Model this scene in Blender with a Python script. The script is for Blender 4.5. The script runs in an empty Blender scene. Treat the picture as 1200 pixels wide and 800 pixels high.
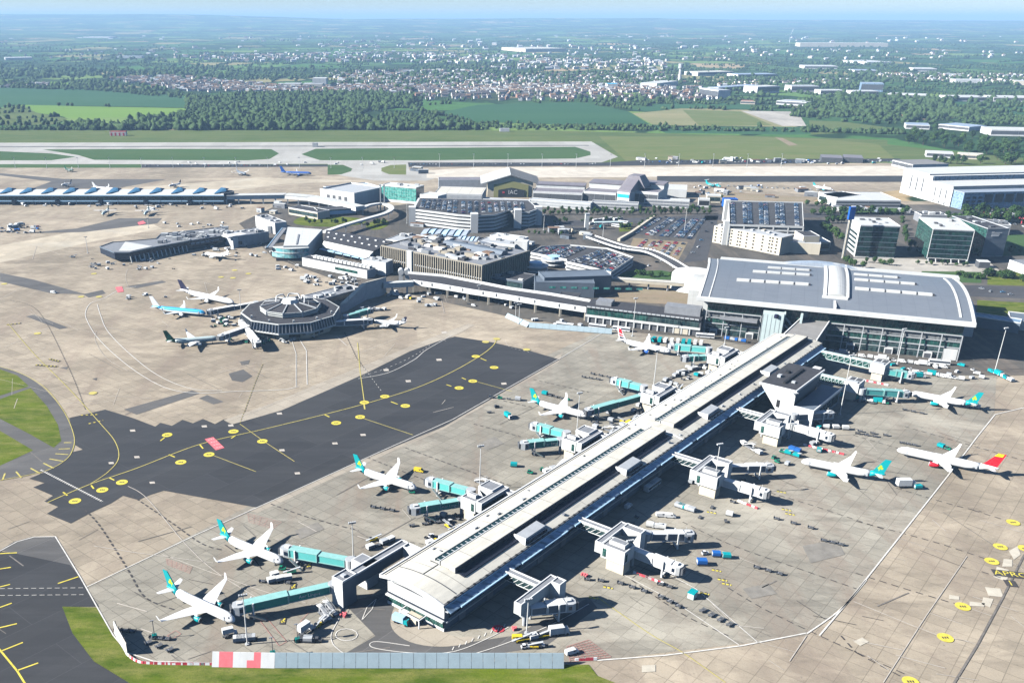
import bpy, bmesh, math, random
from mathutils import Vector, Matrix
import numpy as np

# ------------------------------------------------------------------ camera
S = bpy.context.scene
COL = S.collection
rad = math.radians
PX, PY, Y0, FL, CH = 494.0, 503.0, 21.5, 1078.0, 214.0     # surveyed lens geometry (1200x800 picture)
TH = math.atan2(PY - Y0, FL)
cd = bpy.data.cameras.new('camera'); cam = bpy.data.objects.new('camera', cd); COL.objects.link(cam)
cam.location = (0, 0, CH); cam.rotation_euler = (math.pi/2 - TH, 0, 0)
cd.sensor_width = 36; cd.lens = 36*FL/1200
cd.shift_x = (600-PX)/1200; cd.shift_y = (PY-400)/1200
cd.clip_start = 1; cd.clip_end = 200000
S.camera = cam

# ------------------------------------------------------------------ sky and sun
SUN_EL, SUN_AZ = 30.0, 188.0          # azimuth of the sun, counter-clockwise from +X
w = bpy.data.worlds.new('World'); S.world = w; w.use_nodes = True
nt = w.node_tree; bg = nt.nodes['Background']
sky = nt.nodes.new('ShaderNodeTexSky'); sky.sky_type = 'NISHITA'; sky.sun_disc = False
sky.sun_elevation = rad(SUN_EL); sky.sun_rotation = rad(90 - SUN_AZ); sky.altitude = 200
sky.air_density = 0.8; sky.dust_density = 0.0; sky.ozone_density = 4.0
nt.links.new(sky.outputs[0], bg.inputs[0]); bg.inputs[1].default_value = 0.05
sl = bpy.data.lights.new('sun', 'SUN'); sun = bpy.data.objects.new('sun', sl); COL.objects.link(sun)
sl.energy = 5.0; sl.angle = rad(0.5); sl.color = (1.0, 0.965, 0.90)
sd = Vector((math.cos(rad(SUN_AZ))*math.cos(rad(SUN_EL)), math.sin(rad(SUN_AZ))*math.cos(rad(SUN_EL)), math.sin(rad(SUN_EL))))
sun.rotation_euler = sd.to_track_quat('Z', 'Y').to_euler(); sun.location = (-300, 300, 400)
S.view_settings.view_transform = 'Standard'; S.view_settings.look = 'None'
S.view_settings.gamma = 1; S.view_settings.use_curve_mapping = False
S.view_settings.exposure = 1.3
S.render.engine = 'CYCLES'
HAZE = 0.000072
S.cycles.volume_bounces = 0; S.cycles.max_bounces = 5; S.cycles.diffuse_bounces = 0
S.cycles.glossy_bounces = 2; S.cycles.transmission_bounces = 2

# ------------------------------------------------------------------ survey: point of the ground (or at height z) seen at a place of the photo
_c, _s = math.cos(TH), math.sin(TH)
def G(x, y, z=0.0):
    r = (x-PX, FL*_c-(y-PY)*_s, -(FL*_s+(y-PY)*_c)); t = (z-CH)/r[2]
    return Vector((t*r[0], t*r[1], z))
def pxm(y): return (y-Y0)*_c/CH          # photo pixels per metre across, at ground row y

# ------------------------------------------------------------------ materials
MATS = {}
def mat(name, col, rough=0.7, metal=0.0, noise=0.0, nscale=0.3, spec=0.4, emit=None, streak=False):
    if name in MATS: return MATS[name]
    m = bpy.data.materials.new(name); m.use_nodes = True; n = m.node_tree.nodes; l = m.node_tree.links
    b = n['Principled BSDF']; b.inputs['Base Color'].default_value = (*col, 1)
    b.inputs['Roughness'].default_value = rough; b.inputs['Metallic'].default_value = metal
    b.inputs['Specular IOR Level'].default_value = spec
    if noise > 0:
        g = n.new('ShaderNodeNewGeometry'); t = n.new('ShaderNodeTexNoise'); t.inputs['Scale'].default_value = nscale
        t.inputs['Detail'].default_value = 5; t.inputs['Roughness'].default_value = 0.65
        mp = n.new('ShaderNodeMapping'); mp.inputs['Scale'].default_value = (1, 1, 0.15 if streak else 1)
        l.new(g.outputs['Position'], mp.inputs[0]); l.new(mp.outputs[0], t.inputs['Vector'])
        r = n.new('ShaderNodeMapRange'); r.inputs[1].default_value = 0.3; r.inputs[2].default_value = 0.7
        r.inputs[3].default_value = 1-noise; r.inputs[4].default_value = 1+noise
        l.new(t.outputs[0], r.inputs[0])
        mx = n.new('ShaderNodeVectorMath'); mx.operation = 'SCALE'; mx.inputs[0].default_value = col
        l.new(r.outputs[0], mx.inputs['Scale']); l.new(mx.outputs[0], b.inputs['Base Color'])
    MATS[name] = m; return m

class NB:
    """little node helper"""
    def __init__(s, name):
        s.m = bpy.data.materials.new(name); s.m.use_nodes = True; s.n = s.m.node_tree.nodes; s.l = s.m.node_tree.links
        s.b = s.n['Principled BSDF']; MATS[name] = s.m
        s.pos = s.n.new('ShaderNodeNewGeometry').outputs['Position']
    def map(s, rot=0, scale=(1, 1, 1), loc=(0, 0, 0), src=None):
        k = s.n.new('ShaderNodeMapping'); k.inputs['Rotation'].default_value = (0, 0, rot); k.inputs['Scale'].default_value = scale
        k.inputs['Location'].default_value = loc
        s.l.new(src or s.pos, k.inputs[0]); return k.outputs[0]
    def noise(s, vec, scale, detail=4, rough=0.6, dist=0):
        k = s.n.new('ShaderNodeTexNoise'); k.inputs['Scale'].default_value = scale; k.inputs['Detail'].default_value = detail
        k.inputs['Roughness'].default_value = rough; k.inputs['Distortion'].default_value = dist
        s.l.new(vec, k.inputs['Vector']); return k.outputs[0]
    def voro(s, vec, scale, feature='F1', out='Color', rnd=1.0, metric='EUCLIDEAN'):
        k = s.n.new('ShaderNodeTexVoronoi'); k.feature = feature; k.inputs['Scale'].default_value = scale
        if feature != 'DISTANCE_TO_EDGE': k.distance = metric
        k.inputs['Randomness'].default_value = rnd; s.l.new(vec, k.inputs['Vector']); return k.outputs[out]
    def rng(s, v, a, b, c, d):
        k = s.n.new('ShaderNodeMapRange'); k.inputs[1].default_value = a; k.inputs[2].default_value = b
        k.inputs[3].default_value = c; k.inputs[4].default_value = d; s.l.new(v, k.inputs[0]); return k.outputs[0]
    def ramp(s, v, stops, interp='LINEAR'):
        k = s.n.new('ShaderNodeValToRGB'); e = k.color_ramp.elements; k.color_ramp.interpolation = interp
        while len(e) < len(stops): e.new(0.5)
        for q, (p, c) in zip(e, stops): q.position = p; q.color = (*c, 1)
        s.l.new(v, k.inputs[0]); return k.outputs[0]
    def mix(s, f, a, b, mode='MIX'):
        k = s.n.new('ShaderNodeMix'); k.data_type = 'RGBA'; k.blend_type = mode
        for i, v in ((0, f), (6, a), (7, b)):
            if isinstance(v, (int, float)): k.inputs[i].default_value = v
            elif isinstance(v, tuple): k.inputs[i].default_value = (*v, 1)
            else: s.l.new(v, k.inputs[i])
        return k.outputs[2]
    def math(s, op, a, b=0.0):
        k = s.n.new('ShaderNodeMath'); k.operation = op
        for i, v in ((0, a), (1, b)):
            if isinstance(v, (int, float)): k.inputs[i].default_value = v
            else: s.l.new(v, k.inputs[i])
        return k.outputs[0]
    def sep(s, v, ax):
        k = s.n.new('ShaderNodeSeparateXYZ'); s.l.new(v, k.inputs[0]); return k.outputs[ax]
    def brick(s, vec, c1, c2, mortar, w, h, msize, off=0.0):
        k = s.n.new('ShaderNodeTexBrick'); k.offset = off; k.inputs['Scale'].default_value = 1
        k.inputs['Color1'].default_value = (*c1, 1); k.inputs['Color2'].default_value = (*c2, 1); k.inputs['Mortar'].default_value = (*mortar, 1)
        k.inputs['Brick Width'].default_value = w; k.inputs['Row Height'].default_value = h; k.inputs['Mortar Size'].default_value = msize
        k.inputs['Mortar Smooth'].default_value = 0.1; k.inputs['Bias'].default_value = 0
        s.l.new(vec, k.inputs['Vector']); return k.outputs['Color']
    def done(s, col, rough=0.8, spec=0.3):
        s.l.new(col, s.b.inputs['Base Color'])
        if isinstance(rough, float): s.b.inputs['Roughness'].default_value = rough
        else: s.l.new(rough, s.b.inputs['Roughness'])
        s.b.inputs['Specular IOR Level'].default_value = spec; return s.m

PIER_ANG = rad(49.2)
def concrete(name, base, var=0.16, panel=7.5, stain=0.5, ang=PIER_ANG, joint=0.5, tint=(0.25, 0.20, 0.16)):
    k = NB(name); v = k.map(rot=-ang)
    big = k.rng(k.noise(k.map(rot=-ang, scale=(1, 0.35, 1)), 0.012, 6, 0.65, 0.6), 0.3, 0.7, 0, 1)
    c = k.mix(big, tuple(x*(1-var*1.5) for x in base), tuple(min(1, x*(1+var)) for x in base))
    pan = k.brick(v, (1, 1, 1), (0.80, 0.80, 0.80), (joint, joint, joint), panel, panel, 0.15)
    c = k.mix(0.85, c, pan, 'MULTIPLY')
    big2 = k.brick(v, (1, 1, 1), (0.90, 0.90, 0.90), (0.95, 0.95, 0.95), panel*7, panel*4, 0.1, 0.37)
    c = k.mix(0.9, c, big2, 'MULTIPLY')
    st = k.rng(k.noise(k.map(rot=-ang+0.9, scale=(1, 0.16, 1)), 0.05, 8, 0.72, 0.8), 0.48, 0.72, 0, 1)
    c = k.mix(k.math('MULTIPLY', st, stain), c, tint)
    st2 = k.rng(k.noise(k.map(rot=-ang, scale=(0.22, 1, 1)), 0.11, 8, 0.75, 0.3), 0.50, 0.68, 0, 1)
    c = k.mix(k.math('MULTIPLY', st2, stain*0.75), c, tuple(x*0.42 for x in base))
    lt = k.rng(k.noise(k.map(rot=-ang+0.3, scale=(0.5, 1, 1), loc=(90, 40, 0)), 0.02, 7, 0.7, 0.5), 0.52, 0.66, 0, 1)
    c = k.mix(k.math('MULTIPLY', lt, 0.5*min(1, stain*1.2)), c, tuple(min(0.6, x*1.45) for x in base))
    sp = k.rng(k.noise(k.pos, 0.55, 5, 0.7), 0.60, 0.72, 0, 1)
    c = k.mix(k.math('MULTIPLY', sp, 0.55*stain), c, (0.06, 0.06, 0.065))
    f = k.rng(k.noise(k.pos, 1.7, 4, 0.7), 0.3, 0.7, 0.86, 1.12)
    c = k.mix(1.0, c, k.mix(f, (0, 0, 0), (1, 1, 1)), 'MULTIPLY')
    return k.done(c, 0.85, 0.2)
concrete('apron_concrete', (0.405, 0.345, 0.265), 0.22, 7.5, 0.8)
concrete('stand_concrete', (0.35, 0.325, 0.27), 0.2, 6.5, 0.85)
concrete('new_concrete', (0.66, 0.60, 0.51), 0.06, 12, 0.08, joint=0.9)
concrete('strip_concrete', (0.43, 0.38, 0.31), 0.1, 9, 0.3)
concrete('pale_concrete', (0.56, 0.49, 0.38), 0.1, 9, 0.35, joint=0.8)
concrete('runway_surface', (0.46, 0.45, 0.42), 0.08, 30, 0.2, ang=0.0, joint=0.9)
concrete('yard_surface', (0.12, 0.112, 0.10), 0.3, 18, 0.6, ang=rad(-35), joint=0.8)
concrete('pavement_surface', (0.48, 0.45, 0.40), 0.15, 9, 0.2, ang=rad(-35), joint=0.8)

def asphalt(name, base, patch=0.2):
    k = NB(name); v = k.map(rot=-PIER_ANG)
    big = k.brick(v, base, tuple(x*(1-patch) for x in base), tuple(x*1.35 for x in base), 62, 18, 0.14, 0.37)
    big2 = k.brick(k.map(rot=-PIER_ANG, loc=(23, 17, 0)), (1, 1, 1), (0.82, 0.83, 0.86), (1, 1, 1), 110, 21, 0.0, 0.2)
    c = k.mix(1.0, big, big2, 'MULTIPLY')
    st = k.rng(k.noise(k.map(rot=-rad(30), scale=(0.12, 1, 1)), 0.12, 6, 0.7), 0.45, 0.8, 0, 0.3)
    c = k.mix(st, c, tuple(x*1.9 for x in base))
    f = k.rng(k.noise(k.pos, 1.3, 5, 0.75), 0.3, 0.7, 0.85, 1.18)
    c = k.mix(1.0, c, k.mix(f, (0, 0, 0), (1, 1, 1)), 'MULTIPLY')
    return k.done(c, 0.8, 0.25)
asphalt('taxiway_asphalt', (0.052, 0.053, 0.056))
asphalt('road_asphalt', (0.075, 0.075, 0.08), 0.15)
asphalt('shoulder_asphalt', (0.13, 0.125, 0.12), 0.2)

def grass(name, a, b, c2, sc=0.03, fine=0.5, dry=0.3):
    k = NB(name)
    n1 = k.rng(k.noise(k.map(rot=0.1, scale=(0.3, 1, 1)), sc, 6, 0.65), 0.3, 0.7, 0, 1)
    c = k.mix(n1, a, b)
    n2 = k.rng(k.noise(k.map(scale=(0.35, 1, 1)), fine, 6, 0.75), 0.42, 0.72, 0, dry)
    c = k.mix(n2, c, c2)
    n3 = k.rng(k.noise(k.pos, 2.2, 3, 0.7), 0.3, 0.7, 0.6, 1.3)
    c = k.mix(1.0, c, k.mix(n3, (0, 0, 0), (1, 1, 1)), 'MULTIPLY')
    return k.done(c, 0.95, 0.1)
grass('near_grass', (0.04, 0.08, 0.006), (0.135, 0.18, 0.014), (0.24, 0.23, 0.07), 0.07, 0.16, 0.85)
grass('airfield_grass', (0.075, 0.12, 0.035), (0.12, 0.16, 0.05), (0.2, 0.19, 0.09), 0.01, 0.04, 0.5)
grass('airfield_dry_grass', (0.11, 0.155, 0.045), (0.15, 0.18, 0.06), (0.24, 0.21, 0.11), 0.008, 0.03, 0.6)
grass('island_grass', (0.05, 0.105, 0.035), (0.07, 0.13, 0.045), (0.13, 0.15, 0.07), 0.01, 0.03, 0.3)
grass('crop_green', (0.035, 0.10, 0.045), (0.05, 0.125, 0.055), (0.06, 0.13, 0.06), 0.004, 0.01, 0.3)
grass('crop_bright', (0.13, 0.24, 0.04), (0.17, 0.28, 0.05), (0.2, 0.3, 0.08), 0.004, 0.01, 0.3)
grass('crop_tan', (0.20, 0.21, 0.10), (0.30, 0.27, 0.14), (0.36, 0.3, 0.18), 0.004, 0.01, 0.5)
grass('earth', (0.26, 0.2, 0.14), (0.33, 0.27, 0.2), (0.2, 0.2, 0.1), 0.02, 0.08, 0.5)

def country():
    k = NB('countryside')
    wob = k.noise(k.pos, 0.0006, 3, 0.5)
    def cells(sc, rot, loc):
        v = k.map(rot=rot, scale=(sc, sc*0.7, 0), loc=loc)
        add = k.n.new('ShaderNodeVectorMath'); add.operation = 'ADD'; k.l.new(v, add.inputs[0])
        w_ = k.n.new('ShaderNodeTexNoise'); w_.inputs['Scale'].default_value = 0.004; k.l.new(k.pos, w_.inputs['Vector'])
        sc_ = k.n.new('ShaderNodeVectorMath'); sc_.operation = 'SCALE'; sc_.inputs['Scale'].default_value = 0.5
        k.l.new(w_.outputs['Color'], sc_.inputs[0]); k.l.new(sc_.outputs[0], add.inputs[1])
        return add.outputs[0]
    v1 = cells(1/330, 0.35, (3, 1, 0))
    r = k.sep(k.voro(v1, 1.0, out='Color', rnd=0.85), 0)
    fld = k.ramp(r, [(0.0, (0.03, 0.07, 0.03)), (0.18, (0.055, 0.13, 0.04)), (0.34, (0.09, 0.17, 0.05)), (0.48, (0.04, 0.09, 0.035)),
                     (0.6, (0.13, 0.2, 0.06)), (0.72, (0.06, 0.12, 0.045)), (0.85, (0.22, 0.21, 0.11)), (0.95, (0.3, 0.24, 0.15))], 'CONSTANT')
    edge = k.voro(v1, 1.0, 'DISTANCE_TO_EDGE', 'Distance', 0.85)
    hed = k.rng(edge, 0.03, 0.05, 1, 0)
    c = k.mix(hed, fld, (0.018, 0.04, 0.018))
    wood = k.rng(k.noise(k.map(scale=(0.6, 1, 1)), 0.0016, 7, 0.62, 0.4), 0.50, 0.54, 0, 1)
    c = k.mix(k.math('MULTIPLY', wood, 0.93), c, (0.02, 0.042, 0.02))
    f = k.rng(k.noise(k.pos, 0.03, 6, 0.7), 0.3, 0.7, 0.6, 1.35)
    c = k.mix(1.0, c, k.mix(f, (0, 0, 0), (1, 1, 1)), 'MULTIPLY'); c = k.mix(1.0, c, (1.3, 1.25, 1.2), 'MULTIPLY')
    return k.done(c, 1.0, 0.05)
country()

def glassgrid(name, base, alt, frame, w, h, rough=0.12, fr=0.10, bright=0.0):
    k = NB(name)
    tc = k.n.new('ShaderNodeTexCoord').outputs['Object']
    x = k.sep(tc, 0); y = k.sep(tc, 1); z = k.sep(tc, 2)
    cmb = k.n.new('ShaderNodeCombineXYZ'); k.l.new(k.math('ADD', x, y), cmb.inputs[0]); k.l.new(z, cmb.inputs[1])
    c = k.brick(cmb.outputs[0], base, alt, frame, w, h, fr)
    n = k.rng(k.noise(cmb.outputs[0], 0.35, 3, 0.6), 0.35, 0.7, 0.45, 1.5)
    c = k.mix(1.0, c, k.mix(n, (0, 0, 0), (1, 1, 1)), 'MULTIPLY')
    return k.done(c, float(rough), 0.35)
glassgrid('dark_glass', (0.012, 0.03, 0.035), (0.05, 0.09, 0.09), (0.10, 0.12, 0.12), 3.0, 3.4)
glassgrid('green_glass', (0.008, 0.04, 0.036), (0.025, 0.11, 0.09), (0.10, 0.16, 0.15), 2.4, 3.2)
glassgrid('bright_green_glass', (0.06, 0.3, 0.27), (0.12, 0.42, 0.36), (0.45, 0.6, 0.56), 3.4, 3.6)
glassgrid('teal_glass', (0.15, 0.42, 0.45), (0.32, 0.6, 0.62), (0.5, 0.65, 0.66), 3, 3)
glassgrid('office_glass', (0.004, 0.012, 0.015), (0.018, 0.06, 0.055), (0.03, 0.05, 0.05), 2.8, 3.7, fr=0.14)
glassgrid('blue_panel', (0.22, 0.33, 0.46), (0.28, 0.40, 0.54), (0.12, 0.18, 0.28), 6, 9, 0.5, 0.12)
mat('fence_panel', (0.29, 0.37, 0.41), 0.5, noise=0.08, nscale=0.3)
mat('fin_stone', (0.31, 0.28, 0.225), 0.8, noise=0.15, nscale=0.2)
mat('aircraft_white', (0.82, 0.83, 0.83), 0.35)
glassgrid('louvre', (0.13, 0.14, 0.15), (0.2, 0.21, 0.22), (0.38, 0.4, 0.4), 11, 3.6, 0.5, 0.2)
def seamed(name, a, b, seam, w, rough=0.45, metal=0.0, sw=0.09, dirt=0.86):
    k = NB(name); tc = k.n.new('ShaderNodeTexCoord').outputs['Object']
    c = k.brick(tc, a, b, seam, w, 400, sw)
    n = k.rng(k.noise(k.map(scale=(0.25, 1, 1), src=tc), 0.35, 6, 0.75), 0.3, 0.7, dirt, 1.08)
    c = k.mix(1.0, c, k.mix(n, (0, 0, 0), (1, 1, 1)), 'MULTIPLY'); k.b.inputs['Metallic'].default_value = metal
    return k.done(c, float(rough), 0.4)
seamed('zinc_roof', (0.17, 0.19, 0.22), (0.185, 0.205, 0.235), (0.12, 0.135, 0.16), 9)
seamed('cream_roof', (0.63, 0.605, 0.53), (0.59, 0.565, 0.495), (0.36, 0.34, 0.30), 14.6, 0.6, 0.0, 0.22, 0.8)
seamed('white_roof', (0.58, 0.59, 0.58), (0.54, 0.55, 0.54), (0.42, 0.43, 0.42), 8, 0.6)
seamed('grey_roof', (0.22, 0.215, 0.21), (0.25, 0.245, 0.24), (0.15, 0.15, 0.15), 6, 0.7)
seamed('silver_roof', (0.46, 0.53, 0.62), (0.50, 0.57, 0.66), (0.36, 0.42, 0.5), 5, 0.35, 0.3)
seamed('plum_roof', (0.20, 0.185, 0.21), (0.23, 0.215, 0.24), (0.14, 0.13, 0.15), 7, 0.6)

W_ = mat('white_paint', (0.70, 0.71, 0.71), 0.45, noise=0.05, nscale=0.2, streak=True)
mat('white_wall', (0.60, 0.61, 0.605), 0.7, noise=0.12, nscale=0.12, streak=True)
mat('pale_wall', (0.55, 0.57, 0.56), 0.7, noise=0.1, nscale=0.15, streak=True)
mat('cream_wall', (0.56, 0.51, 0.41), 0.75, noise=0.12, nscale=0.1, streak=True)
mat('pale_teal_wall', (0.50, 0.60, 0.60), 0.6, noise=0.08, nscale=0.2)
mat('light_grey', (0.42, 0.44, 0.46), 0.6, noise=0.12, nscale=0.3)
mat('mid_grey', (0.22, 0.23, 0.25), 0.65, noise=0.15, nscale=0.3)
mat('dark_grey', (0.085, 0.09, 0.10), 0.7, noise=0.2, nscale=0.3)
mat('slate_panel', (0.13, 0.16, 0.20), 0.55, noise=0.12, nscale=0.1)
mat('dark_roof', (0.045, 0.045, 0.052), 0.85, noise=0.25, nscale=0.25)
mat('black', (0.02, 0.02, 0.022), 0.6)
mat('rubber', (0.025, 0.025, 0.028), 0.8)
mat('navy_glass', (0.012, 0.022, 0.042), 0.25, spec=0.35)
mat('steel', (0.35, 0.37, 0.39), 0.4, 0.6)
mat('pole_white', (0.62, 0.63, 0.62), 0.5)
mat('teal', (0.0, 0.31, 0.34), 0.4); mat('slot_shade_navy', (0.008, 0.013, 0.028), 0.7); mat('deep_teal', (0.0, 0.15, 0.14), 0.4)  # the navy slot colour carries the shade beside the pier's roof monitors
mat('bridge_teal_shaded', (0.01, 0.25, 0.22), 0.45, noise=0.08, nscale=0.6)  # deep copy of the bridge teal, with the shade of its side in the colour
mat('bridge_roof', (0.24, 0.47, 0.45), 0.5, noise=0.1, nscale=0.5); mat('bridge_teal_sunlit', (0.10, 0.44, 0.42), 0.45, noise=0.06, nscale=0.6)  # lighter copy of the bridge side teal, sunlight put into the colour
mat('leaf_green', (0.46, 0.72, 0.03), 0.5)
mat('livery_green', (0.0, 0.10, 0.055), 0.4); mat('livery_blue', (0.0, 0.24, 0.62), 0.35)
mat('royal_blue', (0.012, 0.10, 0.42), 0.45); mat('aqua_body', (0.05, 0.40, 0.72), 0.35)
mat('tail_navy', (0.012, 0.012, 0.045), 0.4); mat('tail_red', (0.62, 0.015, 0.03), 0.4)
mat('tail_yellow', (0.90, 0.62, 0.02), 0.4)
mat('yellow_paint', (0.62, 0.52, 0.07), 0.7, noise=0.22, nscale=0.9); mat('line_yellow', (0.50, 0.43, 0.12), 0.7, noise=0.25, nscale=0.5)
mat('line_white', (0.62, 0.60, 0.56), 0.7, noise=0.2, nscale=0.5); mat('line_faint', (0.46, 0.42, 0.37), 0.8, noise=0.2, nscale=0.5)
mat('line_black', (0.055, 0.05, 0.05), 0.8, noise=0.2, nscale=0.5)
mat('sign_red', (0.50, 0.05, 0.07), 0.6, noise=0.1, nscale=0.8); mat('pink_red', (0.72, 0.16, 0.18), 0.6, noise=0.1, nscale=0.8)
mat('faded_red', (0.42, 0.22, 0.19), 0.8, noise=0.15, nscale=0.8)
mat('equipment_yellow', (0.70, 0.52, 0.03), 0.5); mat('equipment_green', (0.01, 0.22, 0.13), 0.5); mat('equipment_blue', (0.015, 0.12, 0.42), 0.5)
mat('pale_blue', (0.38, 0.58, 0.76), 0.5); mat('sky_blue', (0.02, 0.42, 0.70), 0.5)
mat('roof_light_blue', (0.04, 0.13, 0.24), 0.5); mat('brick_brown', (0.20, 0.13, 0.09), 0.8, noise=0.2, nscale=0.3)
mat('slate_tile', (0.11, 0.095, 0.10), 0.8, noise=0.2, nscale=0.05); mat('render_wall', (0.62, 0.57, 0.50), 0.8, noise=0.1, nscale=0.05)
mat('red_brick', (0.32, 0.16, 0.12), 0.8); mat('bark', (0.09, 0.06, 0.04), 0.9)
mat('water', (0.32, 0.42, 0.50), 0.15)
def foliage(name, a, b):
    k = NB(name); oi = k.n.new('ShaderNodeObjectInfo').outputs['Random']
    n = k.rng(k.noise(k.pos, 0.28, 4, 0.7), 0.3, 0.7, 0, 1)
    c = k.mix(n, a, b)
    n2 = k.rng(k.noise(k.pos, 0.022, 5, 0.75), 0.35, 0.68, 0.5, 1.7)
    c = k.mix(1.0, c, k.mix(n2, (0, 0, 0), (1, 1, 1)), 'MULTIPLY')
    c = k.mix(1.0, c, k.mix(k.rng(oi, 0, 1, 0.7, 1.35), (0, 0, 0), (1, 1, 1)), 'MULTIPLY')
    return k.done(c, 0.9, 0.1)
foliage('leaves_dark', (0.018, 0.042, 0.014), (0.05, 0.10, 0.028)); foliage('leaves_mid', (0.03, 0.065, 0.018), (0.085, 0.15, 0.04))
foliage('leaves_wood', (0.014, 0.034, 0.015), (0.085, 0.135, 0.048))

# ------------------------------------------------------------------ mesh builder
class MB:
    def __init__(s): s.v = []; s.f = []; s.m = []
    def face(s, pts, m=0):
        i = len(s.v); s.v += [tuple(p) for p in pts]; s.f.append(tuple(range(i, i+len(pts)))); s.m.append(m)
    def hexa(s, p, m=0, mt=None):
        i = len(s.v); s.v += [tuple(q) for q in p]
        for k, f in enumerate(((0, 3, 2, 1), (4, 5, 6, 7), (0, 1, 5, 4), (1, 2, 6, 5), (2, 3, 7, 6), (3, 0, 4, 7))):
            s.f.append(tuple(i+j for j in f)); s.m.append(mt if (k == 1 and mt is not None) else m)
        return s
    def box(s, x0, x1, y0, y1, z0, z1, m=0, mt=None):
        return s.hexa([(x0, y0, z0), (x1, y0, z0), (x1, y1, z0), (x0, y1, z0), (x0, y0, z1), (x1, y0, z1), (x1, y1, z1), (x0, y1, z1)], m, mt)
    def prism(s, pts, z0, z1, m=0, mt=None):
        n = len(pts); i = len(s.v)
        s.v += [(p[0], p[1], z0) for p in pts] + [(p[0], p[1], z1) for p in pts]
        s.f.append(tuple(i+j for j in reversed(range(n)))); s.m.append(m)
        s.f.append(tuple(i+n+j for j in range(n))); s.m.append(m if mt is None else mt)
        for j in range(n):
            k = (j+1) % n; s.f.append((i+j, i+k, i+n+k, i+n+j)); s.m.append(m)
        return s
    def cyl(s, x, y, z0, z1, r, n=12, r2=None, m=0, mt=None):
        r2 = r if r2 is None else r2; i = len(s.v)
        for z, q in ((z0, r), (z1, r2)):
            for j in range(n):
                a = 2*math.pi*j/n; s.v.append((x+q*math.cos(a), y+q*math.sin(a), z))
        s.f.append(tuple(i+j for j in reversed(range(n)))); s.m.append(m)
        s.f.append(tuple(i+n+j for j in range(n))); s.m.append(m if mt is None else mt)
        for j in range(n):
            k = (j+1) % n; s.f.append((i+j, i+k, i+n+k, i+n+j)); s.m.append(m)
        return s
    def loft(s, rings, m=0, cap=True):
        n = len(rings[0]); i = len(s.v)
        for r in rings: s.v += [tuple(p) for p in r]
        for a in range(len(rings)-1):
            for j in range(n):
                k = (j+1) % n; s.f.append((i+a*n+j, i+a*n+k, i+(a+1)*n+k, i+(a+1)*n+j)); s.m.append(m)
        if cap:
            s.f.append(tuple(i+j for j in reversed(range(n)))); s.m.append(m)
            b = i+(len(rings)-1)*n; s.f.append(tuple(b+j for j in range(n))); s.m.append(m)
        return s
    def bar(s, p, q, w=0.3, h=None, m=0):
        h = w if h is None else h; p = Vector(p); q = Vector(q); d = (q-p).normalized()
        up = Vector((0, 0, 1)) if abs(d.z) < 0.95 else Vector((0, 1, 0))
        sd_ = d.cross(up).normalized()*w/2; u = sd_.cross(d).normalized()*h/2
        return s.hexa([p-sd_-u, p+sd_-u, q+sd_-u, q-sd_-u, p-sd_+u, p+sd_+u, q+sd_+u, q-sd_+u], m)
    def tube(s, p, q, r, n=10, r2=None, m=0):
        r2 = r if r2 is None else r2; p = Vector(p); q = Vector(q); d = (q-p).normalized()
        up = Vector((0, 0, 1)) if abs(d.z) < 0.95 else Vector((0, 1, 0)); a = d.cross(up).normalized(); b = a.cross(d)
        s.loft([[o+(a*math.cos(2*math.pi*j/n)+b*math.sin(2*math.pi*j/n))*rr for j in range(n)] for o, rr in ((p, r), (q, r2))], m)
        return s
    def roofarch(s, x0, x1, y0, y1, z0, crown, n=10, th=0.5, m=0, axis='y'):
        """solid arched slab: arch across y (axis='y') or across x"""
        pts = []
        for k in range(n+1):
            t = k/n; pts.append((t, crown*(1-(2*t-1)**2)))
        top = [(t, z0+h) for t, h in pts]; bot = [(t, z0+h-th) for t, h in reversed(pts)]
        prof = top+bot; rings = []
        if axis == 'y':
            for x in (x0, x1): rings.append([(x, y0+(y1-y0)*t, z) for t, z in prof])
        else:
            for y in (y0, y1): rings.append([(x0+(x1-x0)*t, y, z) for t, z in prof])
        return s.loft(rings, m)
    def data(s, name, mats, smooth=False):
        me = bpy.data.meshes.new(name); me.from_pydata(s.v, [], s.f)
        for q in (mats if isinstance(mats, (list, tuple)) else [mats]): me.materials.append(MATS[q])
        me.polygons.foreach_set('material_index', s.m)
        if smooth: me.polygons.foreach_set('use_smooth', [True]*len(s.f))
        bm = bmesh.new(); bm.from_mesh(me); bmesh.ops.recalc_face_normals(bm, faces=bm.faces); bm.to_mesh(me); bm.free()
        return me

def link(o, parent=None):
    COL.objects.link(o)
    if parent is not None: o.parent = parent
    return o
def tag(o, label=None, cat=None, group=None, kind=None):
    if label: o['label'] = label
    if cat: o['category'] = cat
    if group: o['group'] = group
    if kind: o['kind'] = kind
    return o
def thing(name, label, cat, loc=(0, 0, 0), rot=0.0, group=None):
    o = bpy.data.objects.new(name, None); o.empty_display_size = 2; COL.objects.link(o)
    o.location = loc; o.rotation_euler = (0, 0, rot); return tag(o, label, cat, group)
def part(parent, name, mb, mats, smooth=False, label=None):
    o = link(bpy.data.objects.new(name, mb.data(name, mats, smooth)), parent)
    if label: o['label'] = label
    return o
def single(name, mb, mats, label, cat, loc=(0, 0, 0), rot=0.0, group=None, smooth=False):
    o = link(bpy.data.objects.new(name, mb.data(name, mats, smooth))); o.location = loc; o.rotation_euler = (0, 0, rot)
    return tag(o, label, cat, group)
def structure(name, mb, mats, kind='structure'):
    o = link(bpy.data.objects.new(name, mb.data(name, mats))); o['kind'] = kind; return o
CH_ = {}
def kids(o):
    return [c for c in bpy.data.objects if c.parent == o]
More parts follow.
